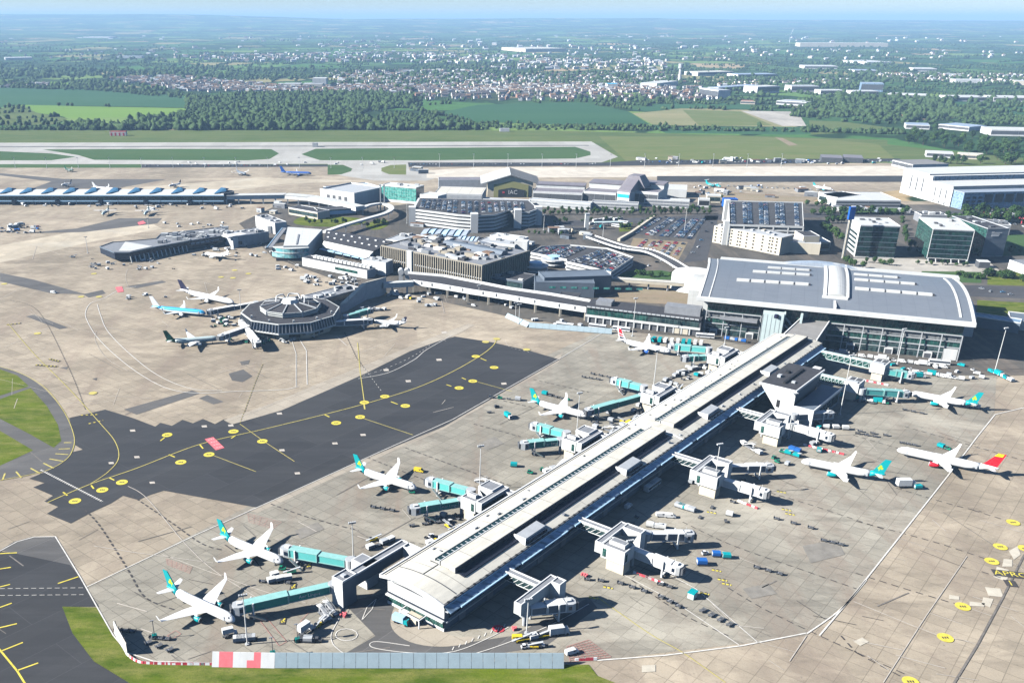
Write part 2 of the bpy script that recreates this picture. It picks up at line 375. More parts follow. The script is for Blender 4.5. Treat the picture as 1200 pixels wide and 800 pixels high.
def dup(root, loc, rot, label=None, group=None, _cache={}):
    if root.name not in _cache:
        _cache[root.name] = [(c, kids(c)) for c in kids(root)]
    r = root.copy(); COL.objects.link(r); r.location = loc; r.rotation_euler = (0, 0, rot)
    if label: r['label'] = label
    if group: r['group'] = group
    for c, gs in _cache[root.name]:
        q = c.copy(); COL.objects.link(q); q.parent = r
        for g in gs:
            h = g.copy(); COL.objects.link(h); h.parent = q
    return r
class Pool:
    """first placement moves the prototype, later ones copy it"""
    def __init__(s, make): s.make = make; s.root = None; s.used = False
    def put(s, loc, rot, label, group=None, scale=None):
        if s.root is None: s.root = s.make()
        if not s.used:
            r = s.root; s.used = True; r.location = loc; r.rotation_euler = (0, 0, rot); r['label'] = label
            s.base = tuple(r.scale)
            if group: r['group'] = group
        else:
            r = dup(s.root, loc, rot, label, group)
            if group is None and 'group' in r.keys(): del r['group']
            r.scale = s.base
        if scale is not None: r.scale = scale if isinstance(scale, tuple) else (scale,)*3
        return r

class Frame:
    """ground frame whose x runs along the roof edge seen from a to b in the photo, y away from the camera"""
    def __init__(s, a, b, z, back=True):
        A = G(*a, z); B = G(*b, z); s.o = Vector((A.x, A.y, 0)); s.w = (B-A).length; s.a = math.atan2(B.y-A.y, B.x-A.x)
    def loc(s, x, y, z=0.0):
        d = G(x, y, z)-s.o; c, q = math.cos(s.a), math.sin(s.a); return (d.x*c+d.y*q, -d.x*q+d.y*c)
class PFrame(Frame):
    def __init__(s, o, a): s.o = Vector(o); s.a = a; s.w = 0

def text_mesh(s, size, name='lettering', extrude=0.0):
    cu = bpy.data.curves.new(name, 'FONT'); cu.body = s; cu.size = size; cu.align_x = 'CENTER'; cu.align_y = 'CENTER'; cu.extrude = extrude
    cu.resolution_u = 2
    t = bpy.data.objects.new(name, cu); COL.objects.link(t)
    dg = bpy.context.evaluated_depsgraph_get(); me = bpy.data.meshes.new_from_object(t.evaluated_get(dg))
    bpy.data.objects.remove(t); return me
def lettering(parent, s, size, loc, rot, matname, extrude=0.03, name='lettering'):
    me = text_mesh(s, size, name, extrude); me.materials.clear(); me.materials.append(MATS[matname])
    o = link(bpy.data.objects.new(name, me), parent); o.location = loc; o.rotation_euler = rot; return o
# ------------------------------------------------------------------ terrain, fields, aprons
def ridge_px(x):
    xs = [-600, 0, 90, 170, 240, 300, 340, 400, 480, 560, 620, 700, 760, 830, 900, 1000, 1200, 1700]
    ys = [19, 16.8, 17.2, 16.6, 17.4, 19.6, 20.6, 22.6, 22.2, 22.4, 21.3, 21.8, 21.2, 22.8, 23.6, 23.8, 24.6, 25]
    return float(np.interp(x, xs, ys))
def terrain():
    rng = np.random.default_rng(4)
    ys = np.concatenate([np.linspace(-1500, 6000, 16), np.linspace(6600, 27000, 70), np.linspace(28500, 60000, 12)])
    nx = 130; V = []; F = []
    ph = rng.uniform(0, 6.28, 24); kx = rng.uniform(0.0002, 0.0016, 24); ky = rng.uniform(0.0002, 0.0014, 24)
    for y in ys:
        for i in range(nx+1):
            t = i/nx*2-1; x = t*(9000+max(y, 0)*1.1)
            h = 0.0
            if y > 6000:
                roll = sum(math.sin(kx[k]*x+ky[k]*y+ph[k]) for k in range(24))/24*42
                ramp_ = min(1, (y-6000)/6000); h += max(-6, roll+8)*ramp_
                sx = PX+FL*x/(y*_c+CH*_s) if y > 1 else 600
                D = 22000.0; yy = ridge_px(sx); m = (FL*_s+(yy-PY)*_c)/(FL*_c-(yy-PY)*_s); top = CH-m*D
                if y < D: g = max(0, (y-11000)/(D-11000))**1.6
                else: g = max(0.25, 1-(y-D)/22000)
                h = h*(1-g*0.85)+max(0, top)*g
            V.append((x, y, h))
    for a in range(len(ys)-1):
        for i in range(nx):
            b = a*(nx+1)+i; F.append((b, b+1, b+nx+2, b+nx+1))
    me = bpy.data.meshes.new('countryside'); me.from_pydata(V, [], F); me.materials.append(MATS['countryside'])
    me.polygons.foreach_set('use_smooth', [True]*len(F))
    o = link(bpy.data.objects.new('terrain', me)); o['kind'] = 'structure'
terrain()

LZ = {}
mat('repair_concrete', (0.50, 0.46, 0.38), .85, noise=.15, nscale=.2); mat('dark_repair', (0.22, 0.205, 0.18), .85, noise=.2, nscale=.2)
def sheet(name, px, matname, z, sm=False):
    """flat sheet of ground cover; px = outline seen in the photo"""
    p = [G(*q, 0) for q in px]
    if sm: p = smooth_closed(p)
    me = bpy.data.meshes.new(name); bm = bmesh.new()
    f = bm.faces.new([bm.verts.new((q.x, q.y, z)) for q in p]); bm.normal_update()
    if f.normal.z < 0: f.normal_flip()
    bmesh.ops.triangulate(bm, faces=[f]); bm.to_mesh(me); bm.free(); me.materials.append(MATS[matname])
    o = link(bpy.data.objects.new(name, me)); o['kind'] = 'structure'; return o
def smooth_closed(p, it=2):
    for _ in range(it):
        q = []
        for i in range(len(p)):
            a, b = p[i], p[(i+1) % len(p)]; q += [a*0.75+b*0.25, a*0.25+b*0.75]
        p = q
    return p

# airfield and fields
sheet('airfield_grass', [(-500, 152), (430, 153), (640, 153), (800, 157), (1040, 164), (1040, 200), (700, 235), (-500, 240)], 'airfield_grass', 0.03)
sheet('dry_grass', [(702, 160), (860, 160), (960, 163), (1040, 170), (1050, 190), (960, 186), (735, 190), (722, 178)], 'airfield_dry_grass', 0.06)
sheet('field', [(0, 103), (123, 105), (217, 113), (218, 126), (27, 123), (-60, 133)], 'crop_green', 0.03)
sheet('field', [(27, 123.5), (217, 127), (224, 131), (172, 137), (85, 139), (42, 132)], 'crop_bright', 0.06)
sheet('field', [(-60, 134), (27, 124), (42, 132), (80, 139), (60, 147), (-60, 147)], 'airfield_grass', 0.05)
sheet('field', [(42, 99), (60, 96), (108, 96.5), (106, 102), (60, 102)], 'crop_bright', 0.05)
sheet('field', [(215, 113), (315, 117), (312, 120), (225, 118)], 'crop_bright', 0.05)
sheet('field', [(155, 90), (212, 84), (216, 91), (180, 93)], 'crop_green', 0.05)
sheet('field', [(510, 133), (560, 123), (607, 121.5), (683, 120.5), (737, 131), (762, 146), (700, 148), (560, 143)], 'crop_green', 0.04)
sheet('field', [(741, 133), (800, 127.5), (870, 130), (917, 148), (790, 149), (765, 146)], 'crop_tan', 0.05)
sheet('field', [(800, 129), (868, 131), (905, 147), (820, 148)], 'airfield_dry_grass', 0.08)
sheet('field', [(868, 130), (935, 131), (945, 148), (917, 148)], 'pavement_surface', 0.06)
sheet('field', [(780, 120), (880, 122), (880, 128), (800, 127), (760, 131), (740, 129)], 'crop_green', 0.04)
sheet('field', [(760, 147), (940, 149), (1000, 155), (930, 158), (780, 156)], 'crop_green', 0.05)
sheet('field', [(948, 141), (990, 143), (1060, 152), (950, 158)], 'airfield_grass', 0.06)
sheet('field', [(1110, 119), (1200, 118), (1260, 130), (1200, 138), (1120, 128)], 'crop_green', 0.05)
sheet('field', [(1028, 168), (1100, 176), (1250, 190), (1250, 200), (1060, 196)], 'airfield_grass', 0.07)
sheet('earth_bank', [(908, 161), (917, 162), (935, 170), (925, 171)], 'earth', 0.1)
sheet('water', [(-90, 40.5), (30, 40.3), (48, 46), (44, 51.5), (20, 53.5), (-90, 52)], 'water', 0.5)

# runway, taxiways
RW = 0.09
sheet('runway', [(-500, 168.5), (693, 166), (724, 184), (705, 190.5), (600, 191.5), (420, 192), (200, 193), (-500, 193)], 'runway_surface', RW)
sheet('grass_island', [(50, 175.3), (200, 174.6), (318, 175), (327, 180), (316, 186.5), (290, 188.2), (110, 187.5), (92, 182)], 'island_grass', 0.12)
sheet('grass_island', [(-300, 176.5), (0, 177.5), (60, 180), (89, 184), (60, 188), (-300, 189)], 'island_grass', 0.12)
sheet('grass_island', [(353, 181), (370, 174.5), (674, 172.2), (692, 178), (692, 182), (674, 186), (500, 188), (375, 188)], 'island_grass', 0.12, )
sheet('shoulder', [(-300, 172.6), (690, 170.2), (690, 171), (-300, 173.5)], 'shoulder_asphalt', 0.12)
sheet('grass_verge', [(-300, 192.6), (166, 192.6), (166, 197), (-300, 197)], 'island_grass', 0.12)
sheet('service_road', [(166, 192.8), (384, 193), (384, 196), (166, 197)], 'taxiway_asphalt', 0.13)
sheet('service_road', [(478, 190.6), (705, 190.8), (750, 188), (960, 186.5), (1055, 186), (1055, 189), (950, 191.5), (720, 194.5), (478, 196)], 'taxiway_asphalt', 0.16)
sheet('taxiway', [(384, 192), (478, 191), (480, 200), (520, 206), (500, 212), (440, 212), (400, 206), (384, 200)], 'runway_surface', 0.17)
sheet('grass_island', [(384, 193.2), (402, 193.4), (413, 198), (411, 201), (400, 204.5), (384, 205)], 'island_grass', 0.2)
sheet('grass_island', [(476, 193), (458, 193.6), (447, 197), (447, 201), (456, 204.5), (476, 205)], 'airfield_dry_grass', 0.2)
sheet('new_apron', [(0, 0)]*0 or [(40, 223), (130, 222), (265, 212), (300, 208), (420, 212), (330, 216), (270, 224)], 'pale_concrete', 0.16)
# aprons
sheet('apron', [(-700, 196.8), (166, 196.8), (478, 195), (1060, 191), (1060, 222), (980, 232), (830, 236), (1400, 236), (2100, 900), (2100, 1300), (-600, 1300), (-900, 500)], 'apron_concrete', 0.14)
sheet('stand_apron', [(100, 690), (640, 417), (720, 380), (820, 380), (1030, 425), (1168, 438), (1165, 485), (1078, 599), (998, 700), (945, 745), (800, 762), (690, 775), (455, 785), (170, 785), (130, 735)], 'stand_concrete', 0.18)
sheet('new_apron', [(500, 200), (560, 196.5), (1060, 194.5), (1060, 206), (500, 209)], 'new_concrete', 0.18)
sheet('taxiway', [(770, 206.5), (1062, 206.2), (1062, 213.5), (770, 213.5)], 'taxiway_asphalt', 0.22)
sheet('new_apron', [(0, 288), (90, 271), (180, 263), (190, 268), (110, 283), (0, 308), (-60, 315), (-60, 296)], 'pale_concrete', 0.16)
sheet('apron_strip', [(660, 412), (655, 424), (520, 503), (430, 542), (302, 601), (290, 598), (430, 534), (520, 495), (648, 420)], 'strip_concrete', 0.20)
# taxiway asphalt between the stands
sheet('taxiway', [(81, 490), (123.5, 480), (156, 490), (182, 500), (188, 495.5), (201.5, 499), (214, 492), (226, 496), (238, 491), (252, 497), (262, 491.5),
    (300, 486), (325, 479.5), (375, 457), (420, 436), (450, 425), (477, 412.5), (513, 400), (533, 394.5), (575, 401), (620, 411), (656, 421.5), (648, 426),
    (520, 500), (430, 537), (302, 595), (192, 575), (176, 580), (162, 586), (144, 581), (130, 590), (106, 601), (83, 613.5), (55, 602), (68, 594), (52, 587.5),
    (62, 581), (39, 571), (52, 566), (34, 561), (60, 550), (84, 530), (97, 527), (87, 521), (83, 496)], 'taxiway_asphalt', 0.24)
sheet('apron_strip', [(262, 492.5), (272, 497.5), (330, 481), (385, 457), (430, 437), (480, 412), (535, 392.5), (556, 381), (549, 379.5), (505, 396), (440, 423), (375, 449), (320, 472)], 'strip_concrete', 0.26)
for q in ([(-80, 196), (75, 210), (195, 210.5), (137, 221), (37, 221.5), (60, 213)], [(90, 268), (140, 256), (190, 256), (184, 262), (150, 266), (100, 272), (20, 274)],
          [(145, 480), (225, 457.5), (235, 461), (160, 486)], [(233, 467), (243, 463), (262, 471), (250, 474)], [(147, 336), (190, 329), (195, 331), (160, 338)],
          [(97, 345), (120, 340), (124, 344), (104, 349)], [(0, 320), (40, 328), (100, 345), (60, 344), (0, 330)], [(40, 369), (80, 384), (70, 386), (30, 371)], [(281, 424), (293, 422), (291, 427), (283, 428)],
          [(268, 438), (285, 433), (296, 441), (284, 448), (272, 446)], [(108, 444), (114, 443), (113, 446)], [(70, 431), (80, 430), (78, 433)]):
    sheet('asphalt_patch', q, 'shoulder_asphalt', 0.24)
for q in ([(1040, 650), (1150, 640), (1140, 690), (1060, 700)], [(1010, 610), (1100, 600), (1090, 640), (1005, 650)], [(400, 395), (440, 398), (455, 420), (420, 432)], [(150, 720), (190, 730), (180, 750), (150, 745)]):
    pass
# grass and asphalt, left edge
sheet('shoulder', [(-80, 420), (0, 429), (25, 437), (50, 453), (74, 480), (87, 508), (87, 527), (77, 541), (50, 554), (0, 564), (-80, 570)], 'shoulder_asphalt', 0.28, True)
sheet('grass_island', [(-90, 424), (0, 433), (20, 440), (34, 453), (0, 464), (-90, 478)], 'near_grass', 0.32)
sheet('grass_island', [(-90, 486), (0, 468), (36, 455), (55, 476), (68, 498), (72, 517), (63, 525), (35, 509), (0, 491)], 'near_grass', 0.32)
sheet('grass_island', [(-90, 506), (0, 505), (39, 528), (0, 546), (-90, 556)], 'near_grass', 0.32)
sheet('taxiway', [(-200, 690), (-60, 655), (0, 646), (20, 649), (82, 662), (93, 676), (116, 711), (73, 711), (85, 742), (110, 775), (151, 800), (230, 850), (-300, 1000)], 'taxiway_asphalt', 0.28)
sheet('shoulder', [(0, 645), (16, 635), (38, 629), (65, 629), (94, 677), (82, 662), (20, 649)], 'shoulder_asphalt', 0.27)
sheet('grass_verge', [(73, 711), (113, 712), (128, 738), (142, 758), (160, 772), (190, 779), (690, 779), (700, 792), (735, 806), (760, 900), (200, 900), (151, 800), (110, 775), (85, 742)], 'near_grass', 0.33)
sheet('service_road', [(402, 706), (455, 694), (520, 757), (600, 745), (690, 700), (700, 712), (640, 757), (520, 776), (250, 776), (300, 772), (400, 768), (440, 745)], 'shoulder_asphalt', 0.21)
sheet('forecourt', [(468, 700), (460, 715), (456, 735), (475, 752), (510, 759), (550, 755), (560, 745), (525, 748)], 'strip_concrete', 0.27, True)
# landside
sheet('yard', [(280, 262), (330, 238), (378, 232), (425, 240), (450, 243), (500, 236), (620, 240), (850, 236), (985, 240), (1300, 240), (1300, 380), (1200, 382), (1200, 440), (1120, 440), (812, 395), (720, 388), (600, 372), (480, 345), (440, 345), (320, 302)], 'yard_surface', 0.21)
sheet('pavement', [(1000, 300), (1160, 308), (1172, 318), (1172, 324), (1090, 326), (1000, 322)], 'pavement_surface', 0.26)
sheet('lawn', [(1080, 318), (1150, 319), (1150, 332), (1080, 330)], 'island_grass', 0.29)
sheet('lawn', [(1157, 320), (1260, 318), (1260, 337), (1157, 334)], 'near_grass', 0.29)
sheet('lawn', [(1145, 352), (1260, 358), (1260, 376), (1165, 378), (1145, 366)], 'near_grass', 0.29)
sheet('road', [(1120, 334), (1400, 342), (1400, 357), (1120, 347)], 'road_asphalt', 0.27)
sheet('road', [(826, 253), (842, 253), (838, 270), (828, 305), (800, 308), (812, 290)], 'road_asphalt', 0.26)
sheet('road', [(830, 252), (1200, 246), (1200, 249), (842, 258), (600, 268), (600, 262)], 'road_asphalt', 0.26)
sheet('lawn', [(345, 257), (360, 253), (425, 255), (432, 262), (395, 267), (343, 264)], 'near_grass', 0.30, True)
sheet('lawn', [(428, 262), (450, 257), (459, 262), (445, 270), (430, 269)], 'near_grass', 0.30, True)
sheet('lawn', [(735, 318), (775, 317), (800, 322), (800, 328), (745, 328), (718, 325)], 'island_grass', 0.29)
sheet('lawn', [(724, 262), (742, 261), (738, 271), (726, 272)], 'near_grass', 0.29)
sheet('earth_yard', [(760, 330), (815, 333), (806, 358), (700, 352)], 'earth', 0.27)
sheet('earth_yard', [(845, 225), (960, 232), (950, 237), (850, 237)], 'earth', 0.24)
sheet('car_park', [(766, 256), (828, 256), (812, 281), (740, 274)], 'road_asphalt', 0.25)
sheet('car_park', [(742, 279), (806, 284), (795, 305), (737, 293)], 'earth', 0.25)
sheet('lawn', [(1150, 275), (1210, 275), (1210, 300), (1150, 300)], 'island_grass', 0.27)
sheet('lawn', [(980, 238), (1060, 240), (1060, 252), (985, 252)], 'island_grass', 0.26)

# ------------------------------------------------------------------ painted markings
def chain(pts, closed=False):
    """smooth curve through ground points"""
    out = []
    n = len(pts)
    for i in range(n-1):
        p0 = pts[max(i-1, 0)]; p1 = pts[i]; p2 = pts[i+1]; p3 = pts[min(i+2, n-1)]
        k = 8 if n > 2 else 1
        for j in range(k):
            t = j/k; out.append(0.5*((2*p1)+(p2-p0)*t+(2*p0-5*p1+4*p2-p3)*t*t+(3*p1-p0-3*p2+p3)*t**3))
    out.append(pts[-1]); return out
MARK = {}
def mk(name):
    return MARK.setdefault(name, MB())
ZC = [0.40]
def stripe(px, wdt, matname, dash=None, curve=False, z=None):
    m = mk(matname); z = z or (0.36 if matname != 'line_black' else 0.34); ZC[0] += 0.0
    P = [G(*q, 0) for q in px]
    if curve: P = chain(P)
    if dash:
        on, off = dash; Q = []; carry = 0
        for a, b in zip(P, P[1:]):
            d = (b-a); L = d.length; t = -carry
            while t < L:
                s0 = max(t, 0); s1 = min(t+on, L)
                if s1 > s0: Q.append((a+d*(s0/L), a+d*(s1/L)))
                t += on+off
            carry = (L-t) if t > L else 0
            carry = max(0, (on+off)-(t-L)) if t > L else 0
        segs = Q
    else: segs = list(zip(P, P[1:]))
    for a, b in segs:
        d = (b-a); 
        if d.length < 1e-6: continue
        n_ = Vector((-d.y, d.x, 0)).normalized()*wdt/2
        m.face([(a-n_)+Vector((0, 0, z)), (b-n_)+Vector((0, 0, z)), (b+n_)+Vector((0, 0, z)), (a+n_)+Vector((0, 0, z))])
def disc(px, r, matname, z=0.39):
    c = G(*px, 0); m = mk(matname); m.face([(c.x+r*math.cos(i*math.pi/10), c.y+r*math.sin(i*math.pi/10), z) for i in range(20)])
def patch(px, matname, z=0.38):
    mk(matname).face([(*G(*q, 0).xy, z) for q in px])
for q in ((196, 510), (273.6, 506), (307.5, 517.5), (427, 472), (422, 489), (394, 496), (451, 465), (475, 476), (557.5, 418), (579, 431), (554, 447), (538, 455),
          (88, 587.5), (120, 574.5), (143, 565.5), (212, 542), (245, 533), (1187, 612.5), (1172, 641), (1162, 658), (1128, 711), (1107.5, 747.5), (1067, 799), (1201, 643)):
    disc(q, 2.9, 'yellow_paint')
    c = G(*q); m = mk('line_black')
    for k in (-1, 0, 1):
        x = c.x+k*0.9; m.face([(x-.3, c.y-.6, .41), (x+.3, c.y-.6, .41), (x+.3, c.y+.6, .41), (x-.3, c.y+.6, .41)])
for q in ((582, 397.5), (569, 401), (617, 410), (110, 321), (95, 348), (116, 348), (275, 317), (259, 325), (273, 326), (291, 321), (5, 333), (44, 391), (109, 461)):
    disc(q, 2.6, 'line_yellow')
YL = 'line_yellow'
stripe([(56, 589), (105, 568), (160, 549), (234, 521), (310, 503), (380, 486), (440, 470), (490, 454), (530, 436), (563, 417), (578, 405), (582, 397)], 0.55, YL, curve=True)
stripe([(105, 568), (127, 553), (139, 537), (135, 518), (118, 497), (80, 455), (40, 415), (10, 380)], 0.4, YL, curve=True)
stripe([(419, 402), (422, 436), (427, 472)], 0.5, YL); stripe([(426, 470), (427.5, 480)], 0.9, YL)
stripe([(560, 448), (600, 459)], 0.4, YL); stripe([(424, 490), (484, 510)], 0.4, YL); stripe([(250, 534), (300, 553)], 0.35, YL); stripe([(281, 497), (310, 518), (345, 541)], 0.35, YL)
stripe([(150, 570), (172, 584), (215, 635), (250, 668), (300, 700)], 0.35, 'line_faint', curve=True)
for a, b in (((380, 486), (386, 489)), ((234, 521), (238, 526)), ((198, 533), (205, 536)), ((107, 569), (110, 573)), ((128, 560), (134, 563)), ((74, 577), (79, 581)), ((188, 517), (193, 513)), ((541, 443), (546, 445)), ((523, 451), (529, 453)), ((458, 471), (466, 474)), ((277, 510), (271, 514)), ((563, 420), (570, 423))):
    stripe([a, b], 0.8, 'yellow_paint')
stripe([(420, 444), (455, 437), (485, 422), (500, 410), (530, 393)], 0.45, 'line_white', curve=True)
stripe([(425, 441), (455, 431), (485, 417), (505, 404)], 0.3, 'line_white', dash=(2, 3), curve=True)
stripe([(427, 432), (448, 460)], 0.3, 'line_white', dash=(2, 3)); stripe([(48, 551), (120, 588)], 1.1, 'line_white', dash=(1.0, 0.7))
stripe([(620, 413), (600, 408), (594, 404), (592, 398)], 0.25, 'line_white', dash=(1.5, 2), curve=True)
for a, b in (((58, 421), (70, 424)), ((42, 428), (68, 430)), ((95, 487), (117, 486)), ((104, 497), (121, 493)), ((8, 381), (25, 379))):
    stripe([a, b], 2.6, 'line_black', dash=(2.2, 0.5)); stripe([a, b], 0.9, 'yellow_paint', dash=(1.2, 1.5), z=0.42)
# jagged white roadway lines on the left apron
stripe([(104, 380), (100, 368), (106, 356), (122, 350), (140, 340), (160, 336)], 0.5, 'line_white', curve=True)
stripe([(104, 380), (112, 393), (130, 412), (160, 436), (195, 455), (232, 461), (275, 459), (330, 457), (350, 453)], 0.5, 'line_white', curve=True)
stripe([(114, 357), (118, 370), (126, 388), (150, 413), (185, 440), (225, 456), (260, 458)], 0.5, 'line_white', curve=True)
stripe([(113, 388), (112, 400), (125, 420), (150, 435)], 0.25, 'line_faint', curve=True); stripe([(150, 336), (147, 325), (150, 315)], 0.25, 'line_faint', curve=True)
stripe([(348, 393), (359, 411), (360, 451)], 0.5, 'line_white'); stripe([(342, 399), (347, 415), (347, 453)], 0.4, 'line_white')
stripe([(308, 427), (300, 446), (281, 497)], 0.5, 'line_black', dash=(2.6, 1.6)); stripe([(308, 427), (300, 446), (281, 497)], 0.25, YL, dash=(1.6, 2.6), z=.37)
stripe([(404, 390), (418, 420), (432, 438)], 0.6, 'line_black', dash=(2.4, 1.6)); stripe([(395, 395), (406, 405)], 0.4, 'line_white')
stripe([(12, 352), (45, 365), (80, 430), (100, 480)], 0.5, 'line_black', dash=(2, 1.6), curve=True)
# stand lead-in lines
for pts in ([(100, 598), (118, 618), (150, 668), (170, 700), (205, 715)], [(150, 578), (200, 612), (236, 637), (262, 645)], [(310, 588), (360, 606), (420, 622)], [(430, 536), (470, 552), (530, 575)],
            [(475, 525), (560, 556), (600, 570)], [(555, 497), (610, 512)], [(590, 470), (625, 478)], [(625, 445), (690, 460)]):
    stripe(pts, 0.7, 'line_black', dash=(2.4, 1.8), curve=len(pts) > 2)
for pts in ([(853, 689), (890, 711), (930, 731), (995, 761), (1060, 790)], [(1003, 611), (1050, 623), (1100, 637), (1155, 655)], [(1003, 672), (1060, 690), (1120, 708)], [(800, 612), (860, 640), (940, 668), (1003, 690)],
            [(1003, 765), (1067, 799)], [(1140, 598), (1185, 612)], [(870, 568), (950, 592), (1040, 622)], [(1060, 500), (1130, 520), (1200, 540)], [(740, 680), (800, 720), (853, 745)], [(1150, 670), (1190, 683)], [(1000, 510), (1060, 528)], [(1050, 572), (1110, 590), (1150, 600)], [(930, 480), (1010, 505)], [(985, 745), (1003, 765)]):
    stripe(pts, 0.55, 'line_black', dash=(2.6, 2.0), curve=len(pts) > 2)
stripe([(960, 745), (998, 700), (1078, 599), (1112, 556), (1145, 512), (1166, 486), (1200, 478), (1260, 470)], 0.6, 'line_white')
stripe([(945, 742), (868, 757), (780, 768), (700, 774)], 0.6, 'line_white'); stripe([(945, 743), (985, 714), (1015, 680)], 0.6, 'line_white', curve=True)
stripe([(750, 655), (815, 690), (888, 753)], 0.35, 'line_white'); stripe([(720, 668), (790, 705), (866, 756)], 0.35, 'line_white'); stripe([(925, 775), (945, 745)], 0.35, 'line_faint')
stripe([(1133, 652), (1085, 722), (1035, 800)], 0.3, 'line_faint'); stripe([(1185, 625), (1190, 680), (1155, 740), (1118, 800)], 0.9, 'earth', z=0.31) if False else None
stripe([(1200, 650), (1175, 700), (1145, 756), (1115, 805)], 0.8, 'tyre_mark'); stripe([(1000, 705), (1066, 732), (1100, 745), (1135, 752)], 0.35, 'line_faint')
stripe([(700, 700), (760, 742), (800, 765), (850, 800)], 0.35, YL, curve=True); stripe([(700, 578), (720, 590)], 0.3, YL)
stripe([(102, 688), (230, 627), (330, 582), (440, 532), (530, 492), (660, 418), (720, 382)], 0.45, 'line_white')
stripe([(110, 640), (160, 648), (250, 660)], 0.3, 'line_faint'); stripe([(190, 650), (300, 690), (330, 700)], 0.3, 'line_faint')
stripe([(0, 646), (20, 635), (40, 629.5), (65, 629), (95, 678), (113, 710), (133, 745), (150, 765), (180, 775), (250, 777)], 0.5, 'line_white')
for a, b in (((0, 649), (20, 648)), ((0, 667), (13, 665)), ((68, 684), (92, 676)), ((0, 688), (12, 685)), ((0, 712), (14, 707)), ((-5, 737), (20, 731)), ((2, 763), (27, 753)), ((20, 786), (45, 777)), ((-8, 752), (20, 786)), ((20, 786), (30, 802))):
    stripe([a, b], 0.7, 'yellow_paint')
stripe([(0, 690), (98, 689)], 0.25, 'line_white', dash=(2, 1.2)); stripe([(0, 698), (98, 697)], 0.25, 'line_white', dash=(2, 1.2))
stripe([(0, 430), (25, 438), (52, 454), (74, 481), (86, 508), (86, 525), (76, 540), (50, 553), (0, 563)], 0.4, YL, curve=True)
for a, b in (((75, 519), (84, 519)), ((69, 526.5), (82, 526)), ((65, 532), (80, 533)), ((58, 538), (75, 541)), ((51, 543), (63, 549)), ((36, 549), (47, 555)), ((19, 553), (25, 560)), ((3, 563), (6, 555))):
    stripe([a, b], 0.8, YL)
# service road bottom and other white boxes
stripe([(402, 706), (397, 725), (388, 745), (395, 760), (420, 770), (500, 774), (560, 765), (640, 735), (690, 708)], 0.35, 'line_white', curve=True)
stripe([(480, 757), (440, 752), (437, 759), (480, 765), (530, 764), (572, 748), (596, 735)], 0.35, 'line_white', curve=True)
for x, y in ((406, 744),):
    P = [(x+13*math.cos(a*0.5236), y+7*math.sin(a*0.5236)) for a in range(13)]; stripe(P, 0.35, 'line_white')
stripe([(424, 727), (430, 712), (441, 702), (436, 714), (424, 727)], 0.3, 'line_white')
for k in range(9):   # chevrons on the kerb of the service road
    stripe([(530+k*7.5, 762-k*3.3), (532+k*7.5, 758-k*3.3)], 0.4, 'line_white')
for q in ([(240, 515), (250, 512.5), (263, 525), (253, 528)],): patch(q, 'pink_red')
for q in ([(135, 337), (143, 336), (145, 342), (138, 343)], [(161, 261), (168, 259), (171, 262), (163, 264)]): patch(q, 'pink_red')
for k in range(4): stripe([(244+k*3.2, 516+k*3), (251+k*3.2, 514.5+k*3)], 0.5, 'line_white', dash=(0.9, 0.5), z=0.42)
disc((584, 737), 2.4, 'sign_red')
for i in range(3): stripe([(580+i*3, 739), (582+i*3, 735.5)], 0.35, 'line_white', z=.42)
# hatched areas, stand boxes, faded number boxes
def hatch(px, nrow, matname='faded_red', w_=0.18):
    a, b, c, d = [Vector((*q, 0)) for q in px]
    for k in range(nrow+1):
        t = k/nrow; p = a.lerp(d, t); q = b.lerp(c, t); stripe([(p.x, p.y), (q.x, q.y)], w_, matname)
        p = a.lerp(b, t); q = d.lerp(c, t); stripe([(p.x, p.y), (q.x, q.y)], w_*.6, matname)
hatch([(664, 758), (690, 750), (716, 770), (668, 776)], 8, w_=.3); hatch([(195, 655), (225, 665), (222, 672), (196, 662)], 5); hatch([(290, 602), (330, 612), (320, 620), (292, 612)], 5)
for q in ([(305, 728), (312, 724), (336, 752), (327, 757)], [(365, 715), (395, 720), (372, 736), (352, 728)], [(196, 745), (206, 739), (212, 743), (202, 749)]):
    stripe(q+[q[0]], 0.25, 'faded_red')
for x, y in ((360, 663), (330, 728), (342, 688)):
    patch([(x-1, y-3), (x+6, y-4), (x+4, y+4), (x-3, y+4)], 'line_black'); stripe([(x, y+2), (x+4, y-3)], 0.6, 'yellow_paint', z=.42); stripe([(x-1, y), (x+4, y+1)], 0.4, 'yellow_paint', z=.42)
for q in ((834, 668), (841, 679), (846, 684), (910, 576), (916, 597), (920, 602), (820, 695), (707, 688), (690, 700), (828, 600)):
    stripe([(q[0], q[1]), (q[0]+11, q[1]+2)], 1.0, 'yellow_paint', dash=(1.1, 0.5)); stripe([(q[0], q[1]-1.6), (q[0]+11, q[1]+.4)], 0.5, 'line_black', dash=(1.1, 0.8))
for q in ((452, 434), (478, 447), (514, 422), (590, 450), (425, 510), (392, 520), (155, 505), (239, 500), (270, 499), (130, 543), (160, 536), (178, 566), (327, 485), (520, 390), (348, 555), (330, 528)):
    patch([(q[0]-3, q[1]-1), (q[0]+3, q[1]-1.4), (q[0]+4, q[1]+1), (q[0]-2, q[1]+1.3)], 'line_faint')
